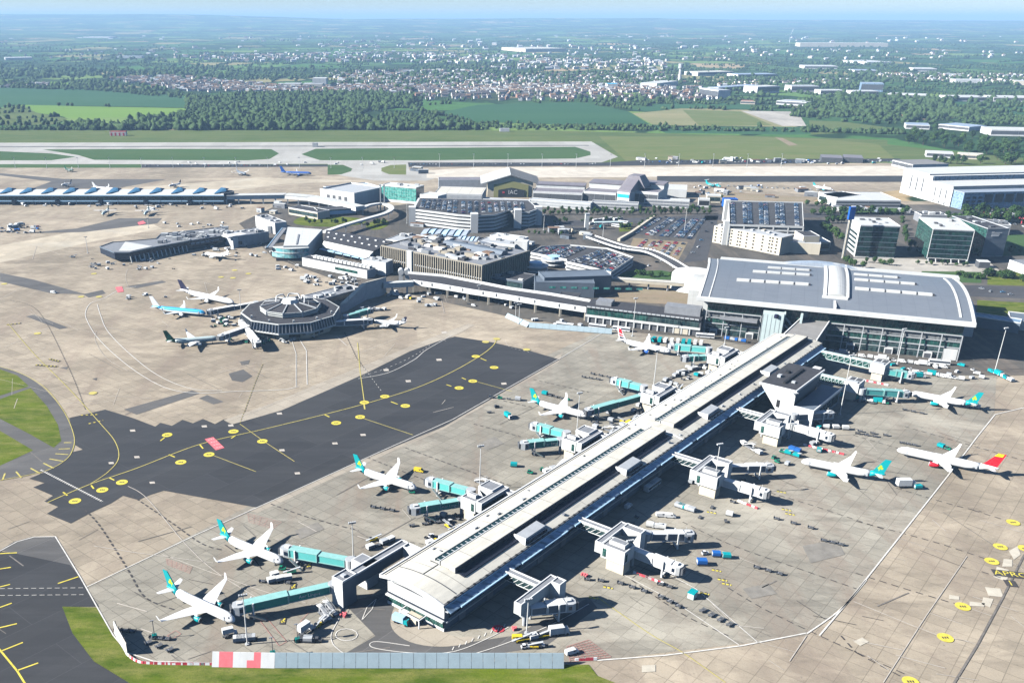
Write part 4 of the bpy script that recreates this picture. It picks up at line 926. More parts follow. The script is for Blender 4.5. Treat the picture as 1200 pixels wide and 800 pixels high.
def bridge(p, zp, q, zq, style, label, r=1.65, txt=False, rot_r=2.3, stairs=True, ext=0.0):
    a = G(*p, zp); b = G(*q, zq); ang = math.atan2(b.y-a.y, b.x-a.x); Ln = (b.xy-a.xy).length+ext; z0, z1 = zp-1.6, zq-1.9
    t = thing('jet_bridge', label, 'jet bridge', (a.x, a.y, 0), ang, 'passenger boarding bridges')
    side = {'teal': 'bridge_teal_shaded', 'aqua': 'bridge_teal_sunlit', 'grey': 'slate_panel', 'white': 'white_wall'}[style]  # teal and aqua: one paint in a shaded and a sunlit copy
    def zz(x): return z0+(z1-z0)*x/Ln
    def seg(nm, x0, x1, h, hh, sidem):
        mb = MB(); za, zb = zz(x0), zz(x1)
        mb.hexa([(x0, -h, za), (x1, -h, zb), (x1, h, zb), (x0, h, za), (x0, -h, za+hh), (x1, -h, zb+hh), (x1, h, zb+hh), (x0, h, za+hh)]); o = part(t, nm, mb, sidem)
        mb = MB(); mb.hexa([(x0, -h-.15, za+hh+.02), (x1, -h-.15, zb+hh+.02), (x1, h+.15, zb+hh+.02), (x0, h+.15, za+hh+.02), (x0, -h-.15, za+hh+.3), (x1, -h-.15, zb+hh+.3), (x1, h+.15, zb+hh+.3), (x0, h+.15, za+hh+.3)]); part(o, 'roof', mb, 'bridge_roof' if style in ('teal', 'aqua') else 'white_paint')
        mb = MB()
        for s_ in (-1, 1): mb.bar((x0, s_*(h+.1), za+.1), (x1, s_*(h+.1), zb+.1), .3, .35)
        for s_ in (-1, 1): mb.bar((x0+.2, s_*(h+.1), za), (x0+.2, s_*(h+.1), za+hh), .4); mb.bar((x1-.2, s_*(h+.1), zb), (x1-.2, s_*(h+.1), zb+hh), .4)
        part(o, 'frame', mb, 'white_paint' if style not in ('teal', 'aqua') else 'bridge_roof'); return o
    mb = MB(); mb.cyl(0, 0, z0-.3, z0+3.6, rot_r, 16); part(t, 'rotunda', mb, 'light_grey' if style != 'white' else 'white_wall')
    mb = MB(); mb.cyl(0, 0, .3, z0-.3, .8, 10); part(t, 'column', mb, 'light_grey')
    cabL = 4.6; end = Ln-cabL; m_ = end*.52
    s1 = seg('tunnel', rot_r-.4, m_, r, 3.1, side); s2 = seg('tunnel', m_, end, r+.3, 3.5, side)
    # cab
    mb = MB(); zc = zz(end)-.2
    mb.prism([(end, -r-.6), (end+2.5, -r-1.0), (end+cabL-.6, -r-.4), (end+cabL, 0), (end+cabL-.3, r+.2), (end+2.2, r+1.0), (end, r+.6)], zc, zc+3.7)
    cabm = {'teal': 'light_grey', 'aqua': 'light_grey', 'grey': 'light_grey', 'white': 'white_wall'}[style]
    cb = part(t, 'cab', mb, cabm)
    mb = MB(); mb.box(end+cabL-.1, end+cabL+.7, -r-.2, r+.1, zc+.5, zc+3.3); part(cb, 'bellows', mb, 'dark_grey')
    for y_ in (-r-1.05, r+.85): mb = MB(); mb.box(end+.8, end+2.0, y_, y_+.17, zc+1.2, zc+2.9); part(cb, 'window', mb, 'navy_glass')
    mb = MB(); mb.box(end+.6, end+2.6, -.8, .8, zc+3.72, zc+4.4); mb.bar((end+1, .2, zc+4.4), (end+1, .2, zc+6), .12); part(cb, 'roof_unit', mb, 'white_paint')
    # drive column
    xd = end-3.2
    mb = MB()
    for s_ in (-1, 1): mb.box(xd-.3, xd+.3, s_*(r+.75)-.3, s_*(r+.75)+.3, .9, zz(xd)+4.0)
    mb.box(xd-.4, xd+.4, -r-1, r+1, 1.0, 1.8); part(t, 'drive_column', mb, 'white_paint')
    mb = MB()
    for s_ in (-1, 1): mb.tube((xd, s_*1.1-.35, .75), (xd, s_*1.1+.35, .75), .5, 12)
    part(t, 'wheel', mb, 'rubber')
    if stairs:
        mb = MB(); mb.bar((end-1.0, r+1.5, zz(end)), (end-7.5, r+2.6, .5), 1.0, .5); part(t, 'stairs', mb, 'steel')
    if txt:
        L1 = m_-rot_r
        for s_ in (-1, 1):
            lettering(s1, 'Aer Lingus', 2.0, (m_*.55, s_*(r+.12), zz(m_*.5)+1.5), (math.pi/2, 0, 0 if s_ < 0 else math.pi), 'white_paint')
    return t
NG = 'gate blocks on legs along the long pier'
def node(u, side, label, **k):
    v0 = 0
    t = thing('gate_node', label, 'gate block', PO, PA, NG)
    off = u
    # parts are laid out in the pier's own frame
    node_parts(t, side, **k)
    c, s_ = math.cos(PA), math.sin(PA); t.location = (PO.x+c*off, PO.y+s_*off, 0); return t
node(78.7, 1, 'white two-block gate node on the right of the pier, second from its near end')
node(167.6, 1, 'white two-block gate node on the right of the pier, third from its near end')
node(246.2, 1, 'white two-block gate node on the right of the pier, just below the charcoal-roofed block')
node(20.0, 1, 'slim gate node with only one stair tower, right of the pier nearest its glazed end', A=False, beam=(0, 25), link_u=17.5)
kk = dict(link_u=19.5, beam=(0, 21.4), lk=(1.8, 6))
node(73.0, -1, 'white stepped gate node left of the pier, nearest of the row of four', **kk)
node(158.4, -1, 'white stepped gate node left of the pier, second of the row of four', **kk)
node(243.6, -1, 'white stepped gate node left of the pier, third of the row of four', **kk)
node(333.5, -1, 'white stepped gate node left of the pier, nearest the terminal', **kk)
# far-left node: corridor, dark tower and second block
t = thing('gate_node', 'gate node with tall slate-clad stair tower by the round road marking at the pier end', 'gate block', PO, PA, NG)
mb = MB(); mb.box(-6, 27, 9.6, 13.4, 6.0, 11.0); o = part(t, 'cross_corridor', mb, 'slate_panel')
mb = MB(); mb.box(-6.2, 27.2, 13.0, 13.6, 10.9, 11.7); mb.box(-6.2, 27.2, 9.4, 10.0, 10.9, 11.7); part(o, 'parapet', mb, 'white_paint')
mb = MB(); mb.box(-6, 27, 10.1, 12.9, 11.0, 11.2); part(o, 'roof', mb, 'mid_grey')
mb = MB(); mb.box(23.4, 27, 1.8, 9.6, 6.4, 11.0); o = part(t, 'link_corridor', mb, 'pale_wall')
mb = MB(); mb.box(23.2, 27.2, 1.8, 2.3, 10.9, 11.6); mb.box(23.2, 23.7, 1.8, 9.4, 10.9, 11.7); mb.box(26.8, 27.3, 1.8, 13, 10.9, 11.7); part(o, 'parapet', mb, 'white_paint')
mb = MB(); mb.box(-13.5, -6, 8.2, 13.8, .3, 12.6); o = part(t, 'stair_tower', mb, 'slate_panel')
mb = MB(); mb.box(-13.7, -13.4, 8.2, 14.0, .3, 12.8); mb.box(-13.7, -5.8, 13.6, 14.0, 12.4, 13.2); mb.box(-13.7, -5.8, 8.0, 8.4, 12.4, 13.2); mb.box(-13.7, -13.2, 8.4, 13.6, 12.4, 13.2); mb.box(-6.2, -5.8, 8.4, 13.6, 12.4, 13.2); part(o, 'parapet', mb, 'white_paint')
mb = MB(); mb.box(-13, -6.4, 8.6, 13.4, 12.5, 12.7); mb.box(-11, -9.4, 10, 12, 12.7, 13.6, 1); part(o, 'roof', mb, ['mid_grey', 'light_grey'])
mb = MB(); mb.box(2.2, 9, 10.4, 19.2, .3, 11.2); o = part(t, 'gate_block', mb, 'white_wall')
mb = MB(); mb.box(3, 8.2, 14, 18.4, 11.2, 11.4); part(o, 'roof', mb, 'mid_grey')
mb = MB(); mb.bar((12, 8.5, 6), (20, 6, .4), 1.6, .5); part(t, 'stairs', mb, 'mid_grey')
# nodes beyond the charcoal-roofed block
for (u, v0, lab, lv) in ((346, 58, 'gate node with white truss footbridge leading from the charcoal-roofed block', 48), (391, 60, 'gate node on a long glazed footbridge nearest the terminal facade', 36)):
    t = thing('gate_node', lab, 'gate block', PO, PA, NG)
    mb = MB(); mb.box(u-1.6, u+1.6, -v0-8, -lv, 7.6, 11.2); o = part(t, 'footbridge', mb, 'green_glass')
    mb = MB(); mb.box(u-1.9, u+1.9, -v0-8, -lv, 11.2, 11.7); mb.box(u-1.9, u+1.9, -v0-8, -lv, 7.2, 7.6)
    for k in range(8): mb.bar((u-1.8, -lv-k*(v0+7-lv)/8, 7.6), (u-1.8, -lv-(k+1)*(v0+7-lv)/8, 11.2), .25); mb.bar((u-1.8, -lv-(k+1)*(v0+7-lv)/8, 7.6), (u-1.8, -lv-(k+1)*(v0+7-lv)/8, 11.2), .25)
    part(o, 'truss', mb, 'pale_teal_wall')
    mb = MB(); mb.box(u-3, u+9, -v0-17, -v0-8, 5.6, 11.6); o = part(t, 'gate_block', mb, 'white_wall')
    mb = MB(); mb.box(u-2, u+1, -v0-15.6, -v0-9.4, 11.62, 12.2, 1); mb.box(u+2.5, u+8, -v0-12, -v0-9.4, 11.62, 11.8); mb.box(u+2.5, u+8, -v0-16, -v0-13, 11.62, 11.8); part(o, 'roof_well', mb, ['dark_grey', 'light_grey'])
    mb = MB(); mb.box(u-2, u+2, -v0-16, -v0-9.5, .3, 5.6); mb.box(u+6, u+8, -v0-16, -v0-9.5, .3, 5.6); part(t, 'base', mb, 'cream_wall')
t = thing('covered_stair', 'small white covered stair between the pier and the terminal corner', 'stair', PO, PA)
mb = MB(); mb.box(344, 366, -45, -41, 5, 8.5); part(t, 'passage', mb, 'pale_wall'); mb = MB(); mb.box(343.6, 366.4, -45.4, -40.6, 8.5, 9); part(t, 'roof', mb, 'white_paint')
mb = MB(); mb.box(346, 347, -43.5, -42.5, .3, 5); mb.box(362, 363, -43.5, -42.5, .3, 5); part(t, 'column', mb, 'light_grey')

BR = [((391, 687.5), 7, (272, 713.5), 5.6, 'teal', 'long dark teal jet bridge with pale lettering docked at the foreground jet', True, 0),
      ((411, 659), 7, (330, 643.5), 5.6, 'aqua', 'sunlit teal jet bridge docked at the second foreground jet', False, 0),
      ((541, 588), 7, (480, 597.5), 6, 'teal', 'empty teal lettered jet bridge behind the third jet from the near end, left of pier', True, 0),
      ((552, 577), 7, (500, 563), 6, 'aqua', 'empty sunlit teal jet bridge reaching toward the third jet, left of pier', False, 0),
      ((657, 517), 7, (609, 521.5), 6, 'teal', 'empty short teal lettered jet bridge at the second stepped node left of pier', True, 0),
      ((664, 509), 7, (622.5, 498), 6, 'aqua', 'empty sunlit teal jet bridge just below the fourth jet left of the pier', False, 0),
      ((754.7, 454.7), 7, (717, 445), 6, 'aqua', 'empty sunlit teal jet bridge at the third stepped node left of pier', False, 0),
      ((752, 465), 7, (686, 483), 5.6, 'teal', 'dark teal jet bridge docked at the fourth jet left of the pier', False, 0),
      ((830.7, 410), 7, (782.7, 405.5), 5.6, 'aqua', 'sunlit teal and green jet bridge docked at the red-tailed white jet by the terminal', False, 0),
      ((830, 418.7), 7, (798.7, 420), 6, 'teal', 'short empty teal jet bridge under the one serving the red-tailed jet', False, 0),
      ((615, 715), 7, (674, 707), 6, 'grey', 'grey-sided jet bridge nearest the glazed pier end, above the yellow equipment', False, 0),
      ((757, 627.5), 7, (813, 627), 6, 'grey', 'grey-sided jet bridge pointing right from the second node, casting a long shadow', False, 0),
      ((742, 646), 7, (800, 668), 6, 'white', 'white jet bridge angled down from the second node beside red and white barriers', False, 0),
      ((851, 548.5), 7, (906, 547.5), 6, 'grey', 'grey-sided jet bridge pointing right from the third node', False, 0),
      ((843, 563), 7, (901, 579), 6, 'white', 'white jet bridge angled down from the third node beside a red barrier', False, 0),
      ((930, 488), 7, (976, 485), 6, 'grey', 'grey-sided jet bridge under the charcoal-roofed block, pointing right', False, 0),
      ((927, 499), 7, (977, 513), 6, 'white', 'white jet bridge angled down from the node under the charcoal-roofed block', False, 0),
      ((1010, 458), 7, (1066, 461.5), 5.6, 'aqua', 'bright aqua jet bridge docked at the teal-tailed jet near the terminal corner', False, 0),
      ((1036, 434.5), 7, (1072, 440.5), 6, 'aqua', 'short empty aqua jet bridge closest to the terminal facade', False, 0)]
for p, zp, q, zq, st, lab, tx, e in BR: bridge(p, zp, q, zq, st, lab, txt=tx, ext=e)
# ------------------------------------------------------------------ generic buildings
def block_building(name, label, cat, a, b, z, depth, wall='white_wall', roof='white_roof', floors=0, glass='dark_glass', fpos=None, sides='f', group=None, parapet=.6, z0=0.25, units=1, rimm='white_paint', plant=0, seed=0, inset=0.0, fz=None):
    """box building from the roof edge a-b seen in the photo at height z; floors = glazed bands on the sides listed"""
    F = Frame(a, b, z); W = F.w; t = thing(name, label, cat, F.o, F.a, group); rnd = random.Random(seed or int(a[0]*7+b[1]*13))
    mb = MB(); mb.box(0, W, 0, depth, z0, z); wl = part(t, 'walls', mb, wall)
    mb = MB(); mb.box(.35, W-.35, .35, depth-.35, z+.01, z+.12); rf = part(t, 'roof', mb, roof)
    if parapet:
        mb = MB(); p = .35; mb.box(-.05, W+.05, -.05, p, z, z+parapet); mb.box(-.05, W+.05, depth-p, depth+.05, z, z+parapet); mb.box(-.05, p, p, depth-p, z, z+parapet); mb.box(W-p, W+.05, p, depth-p, z, z+parapet); part(rf, 'parapet', mb, rimm)
    if floors:
        zz0 = fz[0] if fz else z0+.8; zz1 = fz[1] if fz else z-.6
        fh = (zz1-zz0)/floors
        for k in range(floors):
            za = zz0+k*fh+fh*.22; zb = zz0+(k+1)*fh-fh*.12
            for s_ in sides:
                n = units
                for u in range(n):
                    mb = MB(); e = .8; ww = (W-1)/n
                    if s_ == 'f': mb.box(.5+u*ww+.15, .5+(u+1)*ww-.15, -.12-inset, .05, za, zb)
                    elif s_ == 'r': ww = (depth-1)/n; mb.box(W-.05, W+.12, .5+u*ww+.15, .5+(u+1)*ww-.15, za, zb)
                    elif s_ == 'l': ww = (depth-1)/n; mb.box(-.12, .05, .5+u*ww+.15, .5+(u+1)*ww-.15, za, zb)
                    part(t, 'window', mb, glass)
    for k in range(plant):
        w_, d_, h_ = rnd.uniform(2, min(7, W*.3)), rnd.uniform(2, min(5, depth*.3)), rnd.uniform(1, 2.6); x = rnd.uniform(1, W-w_-1); y = rnd.uniform(1, depth-d_-1)
        mb = MB(); mb.box(x, x+w_, y, y+d_, z+.12, z+h_); part(rf, 'plant_unit', mb, rnd.choice(['light_grey', 'white_wall', 'mid_grey', 'steel']))
    return t, F

# --- green glass offices on the right
def office(a, b, z, depth, lab, left, tilt=0, stilts=0, roofm='white_roof', front='office_glass', rimm='white_paint', x=0):
    F = Frame(a, b, z); W = F.w; t = thing('office_block', lab, 'office', F.o, F.a)
    z0 = 4.2 if stilts else .3
    mb = MB(); mb.box(.2, W-.2, .2, depth-.2, z0, z); part(t, 'core', mb, 'dark_grey')
    nf = 6; fh = (z-z0-.8)/nf
    mb = MB(); mb.box(0, W, 0, .25, z0, z); f = part(t, 'front_glazing', mb, front)
    mb = MB(); mb.box(0, .24, .25, depth, z0, z); l = part(t, 'side_glazing', mb, left)
    for k in range(nf+1):
        mb = MB(); mb.box(-.08, W+.08, -.12, 0, z0+k*fh, z0+k*fh+.45); part(f, 'floor_line', mb, 'slate_panel' if k else rimm)
    if left == 'white_wall':
        for k in range(5):
            for j in range(1):
                mb = MB(); mb.box(-.12, 0, 5, depth*.78, z0+2+k*4.3, z0+4.3+k*4.3); part(l, 'window', mb, 'dark_glass')
            mb = MB(); mb.box(-.12, 0, depth*.84, depth*.92, z0+2+k*4.3, z0+4.3+k*4.3); part(l, 'window', mb, 'dark_glass')
    mb = MB(); mb.box(-.1, W+.1, -.1, depth, z, z+.4); r = part(t, 'roof', mb, roofm)
    mb = MB()
    for q in ((-.15, W+.15, -.15, .3), (-.15, W+.15, depth-.3, depth+.1), (-.15, .3, .3, depth-.3), (W-.3, W+.15, .3, depth-.3)): mb.box(*q, z+.4, z+1.1)
    part(r, 'parapet', mb, rimm)
    rnd = random.Random(x)
    for k in range(6):
        xx = rnd.uniform(3, W-8); yy = rnd.uniform(4, depth-9); mb = MB(); mb.box(xx, xx+rnd.uniform(2, 5), yy, yy+rnd.uniform(2, 6), z+.4, z+rnd.uniform(1, 2.2)); part(r, 'plant_unit', mb, rnd.choice(['light_grey', 'mid_grey', 'white_wall', 'dark_grey']))
    if stilts:
        n = 6
        for k in range(n):
            xx = 1+(W-2)*k/(n-1); mb = MB(); mb.bar((xx+.8, -.3, .3), (xx, .3, z0), .7); part(t, 'column', mb, 'white_paint')
        mb = MB(); mb.box(3, W-3, 4, depth-3, .3, z0); part(t, 'lobby', mb, 'dark_glass')
        mb = MB(); mb.bar((-.1, -.1, z0), (-.1, -.1, z), .5); mb.bar((W, -.1, .3), (W, -.1, z), .5); part(f, 'corner_post', mb, 'white_paint')
    return t, F
office((1008.5, 264.5), (1055, 266), 30.5, 40, 'white and black office cube with a white windowed left side and flat pale roof', 'white_wall', x=1)
office((1093.7, 268.8), (1142, 271), 31.5, 56, 'larger dark green glass office cube on white stilts, middle of the three offices', 'green_glass', stilts=1, x=2)
t, F = office((1157.5, 268.8), (1182.8, 268.6), 27, 62, 'charcoal slab-fronted office with green glass flank, rightmost of the three offices', 'green_glass', roofm='dark_roof', front='slate_panel', rimm='light_grey', x=3)
for (x0, x1, z) in ((5, 7.4, 23.6), (8, 15, 23.4), (5, 13, 21.6), (5, 12.5, 20.2)):
    mb = MB(); mb.box(x0, x1, -.35, -.2, z, z+(.9 if x0 == 5 else .5)); part(t, 'sign', mb, 'white_paint')
# tall thin sign mast with blue head by the first office
t = thing('sign_mast', 'tall cream mast with square blue head in front of the white and black office cube', 'sign', G(988, 303), 0.1)
mb = MB(); mb.box(-1.2, 1.2, -1, 1, .3, 38); part(t, 'mast', mb, 'cream_wall')
mb = MB()
for s_ in (-1, 1): mb.bar((s_*1.6, 0, .3), (s_*1.6, 0, 36), .4)
part(t, 'lattice', mb, 'white_paint')
mb = MB(); mb.box(-2.8, 2.8, -1.4, 1.4, 38, 49); mb.box(-3, 3, -1.6, 1.6, 49, 49.8); part(t, 'sign_head', mb, 'royal_blue')

# --- white multi-storey car park with rooftop cars (its deck is parked full later)
Z = 21.0
FC = Frame((855, 264), (941.5, 266.5), Z); DC = FC.loc(854, 236, Z)[1]
t = thing('parking_garage', 'white multi-storey car park with a full rooftop, behind the left half of the terminal', 'car park', FC.o, FC.a)
W = FC.w; QR = FC.loc(940, 238, Z); QL = FC.loc(854, 236, Z)
quad = [(0, 0), (W, 0), QR, QL]
def grow(e): return [(-e, -e), (W+e, -e), (QR[0]+e, QR[1]+e), (QL[0]-e, QL[1]+e)]
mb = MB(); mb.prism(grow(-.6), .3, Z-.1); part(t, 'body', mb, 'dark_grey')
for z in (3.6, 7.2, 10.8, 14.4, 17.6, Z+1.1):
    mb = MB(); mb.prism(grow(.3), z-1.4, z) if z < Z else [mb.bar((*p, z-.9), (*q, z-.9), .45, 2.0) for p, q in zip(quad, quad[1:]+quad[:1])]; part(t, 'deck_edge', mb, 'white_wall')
for k in range(6): mb = MB(); x = k*W/5; mb.box(x-.6, x+.6, -.45, .2, .3, Z); part(t, 'column', mb, 'white_wall')
mb = MB(); mb.prism(grow(-.5), Z-.05, Z+.06); part(t, 'roof_deck', mb, 'road_asphalt')
mb = MB(); mb.box(-5, 0, 2, 9, .3, Z+3.5); part(t, 'stair_core', mb, 'white_wall'); mb = MB(); mb.box(QL[0]-6, QL[0], QL[1]-14, QL[1]-6, .3, Z+3.5); part(t, 'stair_core', mb, 'white_wall')
mb = MB(); a = FC.loc(839.5, 264, 16); b = FC.loc(916, 279, 16)
F3 = Frame((837, 264.5), (916, 279), 17.5); t = thing('office_wing', 'cream office block with rows of small square windows in front of the white car park', 'building', F3.o, F3.a)
W = F3.w; mb = MB(); mb.box(0, W, 0, 22, .3, 17.5); part(t, 'walls', mb, 'cream_wall')
mb = MB(); mb.box(.4, W-.4, .4, 21.6, 17.5, 17.7); r_ = part(t, 'roof', mb, 'light_grey')
for k in range(8):
    mb = MB(); x = 3+k*(W-8)/8; mb.box(x, x+3, 3+(k*7 % 12), 7+(k*7 % 12), 17.7, 19.2); part(r_, 'plant_unit', mb, ['white_wall', 'light_grey', 'cream_wall'][k % 3])
groups_x = [.03, .12, .27, .37, .50, .60, .73, .83, .93]
for fx in groups_x:
    for z in (2.0, 5.4, 8.8, 12.0, 15.0):
        mb = MB(); mb.box(W*fx, W*fx+1.9, -.12, .05, z, z+1.6); part(t, 'window', mb, 'black')
        if fx in (.12, .37, .83): mb = MB(); mb.box(W*fx+3, W*fx+4.9, -.12, .05, z, z+1.6); part(t, 'window', mb, 'black')
block_building('stair_annex', 'plain cream block attached to the right side of the white car park', 'building', (916, 283), (962, 286), 11, 34, 'cream_wall', 'light_grey', plant=3)
block_building('stair_annex', 'upper cream stair block at the right edge of the white car park rooftop', 'building', (942, 277), (961, 277), 17, 24, 'cream_wall', 'dark_roof')
block_building('service_building', 'small two-storey shed with open dark bay right of the white car park', 'building', (958, 284), (973.5, 284), 9, 22, 'cream_wall', 'white_roof', 1, 'black')

# --- terminal one with finned facade
Z = 20.5; F1 = Frame((447, 289), (565, 312.5), Z); W = F1.w; D1 = F1.loc(620, 295, Z)[1]; D1 = max(50, min(80, D1))
t = thing('finned_terminal', 'older terminal block wrapped in pale vertical fins with a cluttered rooftop', 'terminal', F1.o, F1.a)
mb = MB(); mb.box(.6, W-.6, .6, D1-.6, .3, Z-.3); part(t, 'walls', mb, 'dark_glass')
mb = MB(); mb.box(0, W, 0, D1, Z-.3, Z+.4); rf = part(t, 'roof', mb, 'brick_brown' if False else 'mid_grey')
mb = MB(); mb.box(-.3, W+.3, -.3, .5, Z+.4, Z+1.4); mb.box(W-.5, W+.3, .5, D1, Z+.4, Z+1.4); mb.box(-.3, .5, .5, D1, Z+.4, Z+1.4); part(rf, 'parapet', mb, 'fin_stone')
nf = 46
for k in range(nf+1):
    x = k*W/nf
    if 13 < k < 16: continue
    mb = MB(); mb.box(x-.42, x+.42, -1.0, .6, 2.0, Z+.4); part(t, 'fin', mb, 'fin_stone')
for k in range(22):
    y = 1+k*(D1-2)/21; mb = MB(); mb.box(W-.6, W+.8, y-.4, y+.4, 2.0, Z+.4); part(t, 'fin', mb, 'fin_stone')
mb = MB(); mb.box(W*.28, W*.33, -2, 1, .3, Z+1.6); part(t, 'stair_core', mb, 'pale_wall')
mb = MB(); mb.box(-.4, W+.4, -.5, .5, 9.6, 10.6); part(t, 'floor_band', mb, 'light_grey')
rnd = random.Random(3)
for k in range(96):
    w_, d_, h_ = rnd.uniform(2, 11), rnd.uniform(2, 7), rnd.uniform(.8, 3.4); x = rnd.uniform(2, W-w_-2); y = rnd.uniform(2, D1-d_-2)
    mb = MB(); mb.box(x, x+w_, y, y+d_, Z+.4, Z+.4+h_); part(rf, 'plant_unit', mb, rnd.choice(['light_grey', 'fin_stone', 'white_wall', 'steel', 'mid_grey', 'dark_grey', 'brick_brown', 'fin_stone', 'dark_roof']))
mb = MB(); mb.hexa([(W*.34, D1*.55, Z+.4), (W*.92, D1*.55, Z+.4), (W*.92, D1*.72, Z+.4), (W*.34, D1*.72, Z+.4), (W*.34, D1*.6, Z+4.2), (W*.92, D1*.6, Z+4.2), (W*.92, D1*.68, Z+4.2), (W*.34, D1*.68, Z+4.2)]); part(rf, 'roof_lantern', mb, 'slate_panel')
# pale rear wings of terminal one with striped blue canopies
for i, (cx, cy, rx, n, lab) in enumerate(((522, 271, 26, 7, 'pale blue striped fan-shaped canopy behind the finned terminal'), (548, 279, 16, 5, 'smaller blue striped fan canopy right of the larger one'))):
    c = G(cx, cy, 9); t = thing('fan_canopy', lab, 'canopy', (c.x, c.y, 0), -.2)
    for k in range(n):
        mb = MB(); x = (k-n/2)*rx*.27
        mb.loft([[(x+.3+1.5*math.sin(j/6*2), -rx*.5+rx*j/6, 7.6+2.4*math.sin(math.pi*j/6)), (x+rx*.25+1.5*math.sin(j/6*2), -rx*.5+rx*j/6, 8.6+2.4*math.sin(math.pi*j/6)), (x+rx*.25+1.5*math.sin(j/6*2), -rx*.5+rx*j/6, 7.0), (x+.3+1.5*math.sin(j/6*2), -rx*.5+rx*j/6, 7.0)] for j in range(7)])
        part(t, 'canopy_rib', mb, 'pale_blue' if k % 2 else 'silver_roof')
    mb = MB(); mb.box(-rx*.8, rx*.8, -rx*.45, rx*.5, .3, 7.0); part(t, 'base', mb, 'white_wall')
block_building('annex', 'low white annex with plant boxes between the fan canopy and the rooftop car park', 'building', (560, 283), (603, 288), 11, 22, 'white_wall', 'light_grey', 1, plant=5)
block_building('annex', 'white cube-shaped annex right of the finned terminal roof', 'building', (603, 283), (618, 284), 14, 10, 'white_wall', 'white_roof')
block_building('annex', 'narrow white hall behind the finned terminal, below the stepped car park', 'building', (574, 276), (612, 281), 12, 14, 'white_wall', 'white_roof', 1, plant=3)
block_building('annex', 'low roof hall cluttered with ducts left of the blue fan canopy', 'building', (452, 281), (500, 287), 13, 34, 'pale_wall', 'light_grey', 1, plant=8)

# --- curved white stepped car park
Z = 17.5
pts = [(483, 246), (536, 252.5), (556, 254), (580, 252.5), (597, 247), (607, 249), (621, 249), (631, 245.5), (620, 236), (490, 233)]
P = [G(*q, Z) for q in pts]; o = P[0].copy(); o.z = 0
t = thing('stepped_garage', 'white curved multi-storey car park with long horizontal slots and cars on top', 'car park', o)
L_ = [(p.x-o.x, p.y-o.y) for p in P]
cxm = sum(p[0] for p in L_)/len(L_); cym = sum(p[1] for p in L_)/len(L_)
Li = [(cxm+(p[0]-cxm)*.97, cym+(p[1]-cym)*.97) for p in L_]
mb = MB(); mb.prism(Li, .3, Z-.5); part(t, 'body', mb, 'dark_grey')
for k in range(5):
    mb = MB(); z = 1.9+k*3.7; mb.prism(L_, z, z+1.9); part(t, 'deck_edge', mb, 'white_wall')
mb = MB(); mb.prism(Li, Z+1.25, Z+1.3); part(t, 'roof_deck', mb, 'road_asphalt')
for i in (0, 2, 5, 7):
    x, y = L_[i]; mb = MB(); mb.box(x-4, x+4, y-2.5, y+8, .3, Z+3.2); part(t, 'stair_core', mb, 'white_wall')

# --- T1 car park with rooftop cars and blue-topped spiral ramps
Z = 8.0
pts = [(622, 297), (664, 305), (664, 307.5), (716, 320), (742, 302.5), (712, 292), (668, 288), (634, 290)]
P = [G(*q, Z) for q in pts]; o = P[0].copy(); o.z = 0
t = thing('parking_garage', 'low two-storey car park with a full roof beside two blue-topped spiral ramps', 'car park', o)
L_ = [(p.x-o.x, p.y-o.y) for p in P]; cxm = sum(p[0] for p in L_)/len(L_); cym = sum(p[1] for p in L_)/len(L_)
Li = [(cxm+(p[0]-cxm)*.98, cym+(p[1]-cym)*.98) for p in L_]
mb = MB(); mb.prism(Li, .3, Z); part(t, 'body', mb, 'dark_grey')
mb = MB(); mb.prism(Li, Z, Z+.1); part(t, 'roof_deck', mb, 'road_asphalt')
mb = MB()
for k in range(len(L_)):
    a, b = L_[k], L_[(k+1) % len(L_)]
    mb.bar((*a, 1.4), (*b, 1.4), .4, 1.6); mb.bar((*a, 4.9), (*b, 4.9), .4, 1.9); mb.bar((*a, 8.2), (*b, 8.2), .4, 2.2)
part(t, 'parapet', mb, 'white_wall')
for i, (x, y, lab) in enumerate(((627, 319, 'spiral car ramp with pale blue drum and white rim, left of the pair'), (648, 311.5, 'spiral car ramp with pale blue drum nearer the rooftop car park'))):
    t = thing('spiral_ramp', lab, 'ramp', G(x, y))
    mb = MB(); mb.cyl(0, 0, .3, 9.6, 6.2, 20); part(t, 'drum', mb, 'pale_blue')
    for z in (2.6, 6.4): mb = MB(); mb.cyl(0, 0, z, z+.9, 12, 24); mb.cyl(0, 0, z+.9, z+1.0, 11.3, 24, m=1); part(t, 'ramp_deck', mb, ['white_paint', 'light_grey'])

# --- elevated road viaduct in front of terminal one
t = thing('viaduct', 'long white-panelled elevated road on square columns in front of the finned terminal', 'viaduct')
vf = [G(*q, 10.5) for q in ((484, 329), (515, 333.5), (553, 340), (593, 346), (640, 354), (687, 361))]
vb = [G(*q, 10.5) for q in ((478, 319), (520, 322.5), (560, 330), (598, 337.5), (645, 344), (692, 352))]
mb = MB()
for a, b, c, d in zip(vf, vf[1:], vb[1:], vb): mb.prism([a.xy, b.xy, c.xy, d.xy], 8.2, 9.2)
part(t, 'road_deck', mb, 'dark_roof')
for i, (a, b) in enumerate(zip(vf, vf[1:])):
    mb = MB(); mb.bar((a.x, a.y, 9.2), (b.x, b.y, 9.2), .5, 4.4); o = part(t, 'side_panel', mb, 'white_paint')
    for k in (.33, .72):
        q = a.lerp(b, k); mb = MB(); dx = (b-a).normalized()*.5; mb.bar((q.x-dx.x, q.y-dx.y-.3, 9.6), (q.x+dx.x, q.y+dx.y-.3, 9.6), .5, 2.4); part(o, 'window', mb, 'dark_grey')
mb = MB()
for a, b in zip(vb, vb[1:]): mb.bar((a.x, a.y, 10), (b.x, b.y, 10), .5, 2.6)
part(t, 'rear_parapet', mb, 'white_paint')
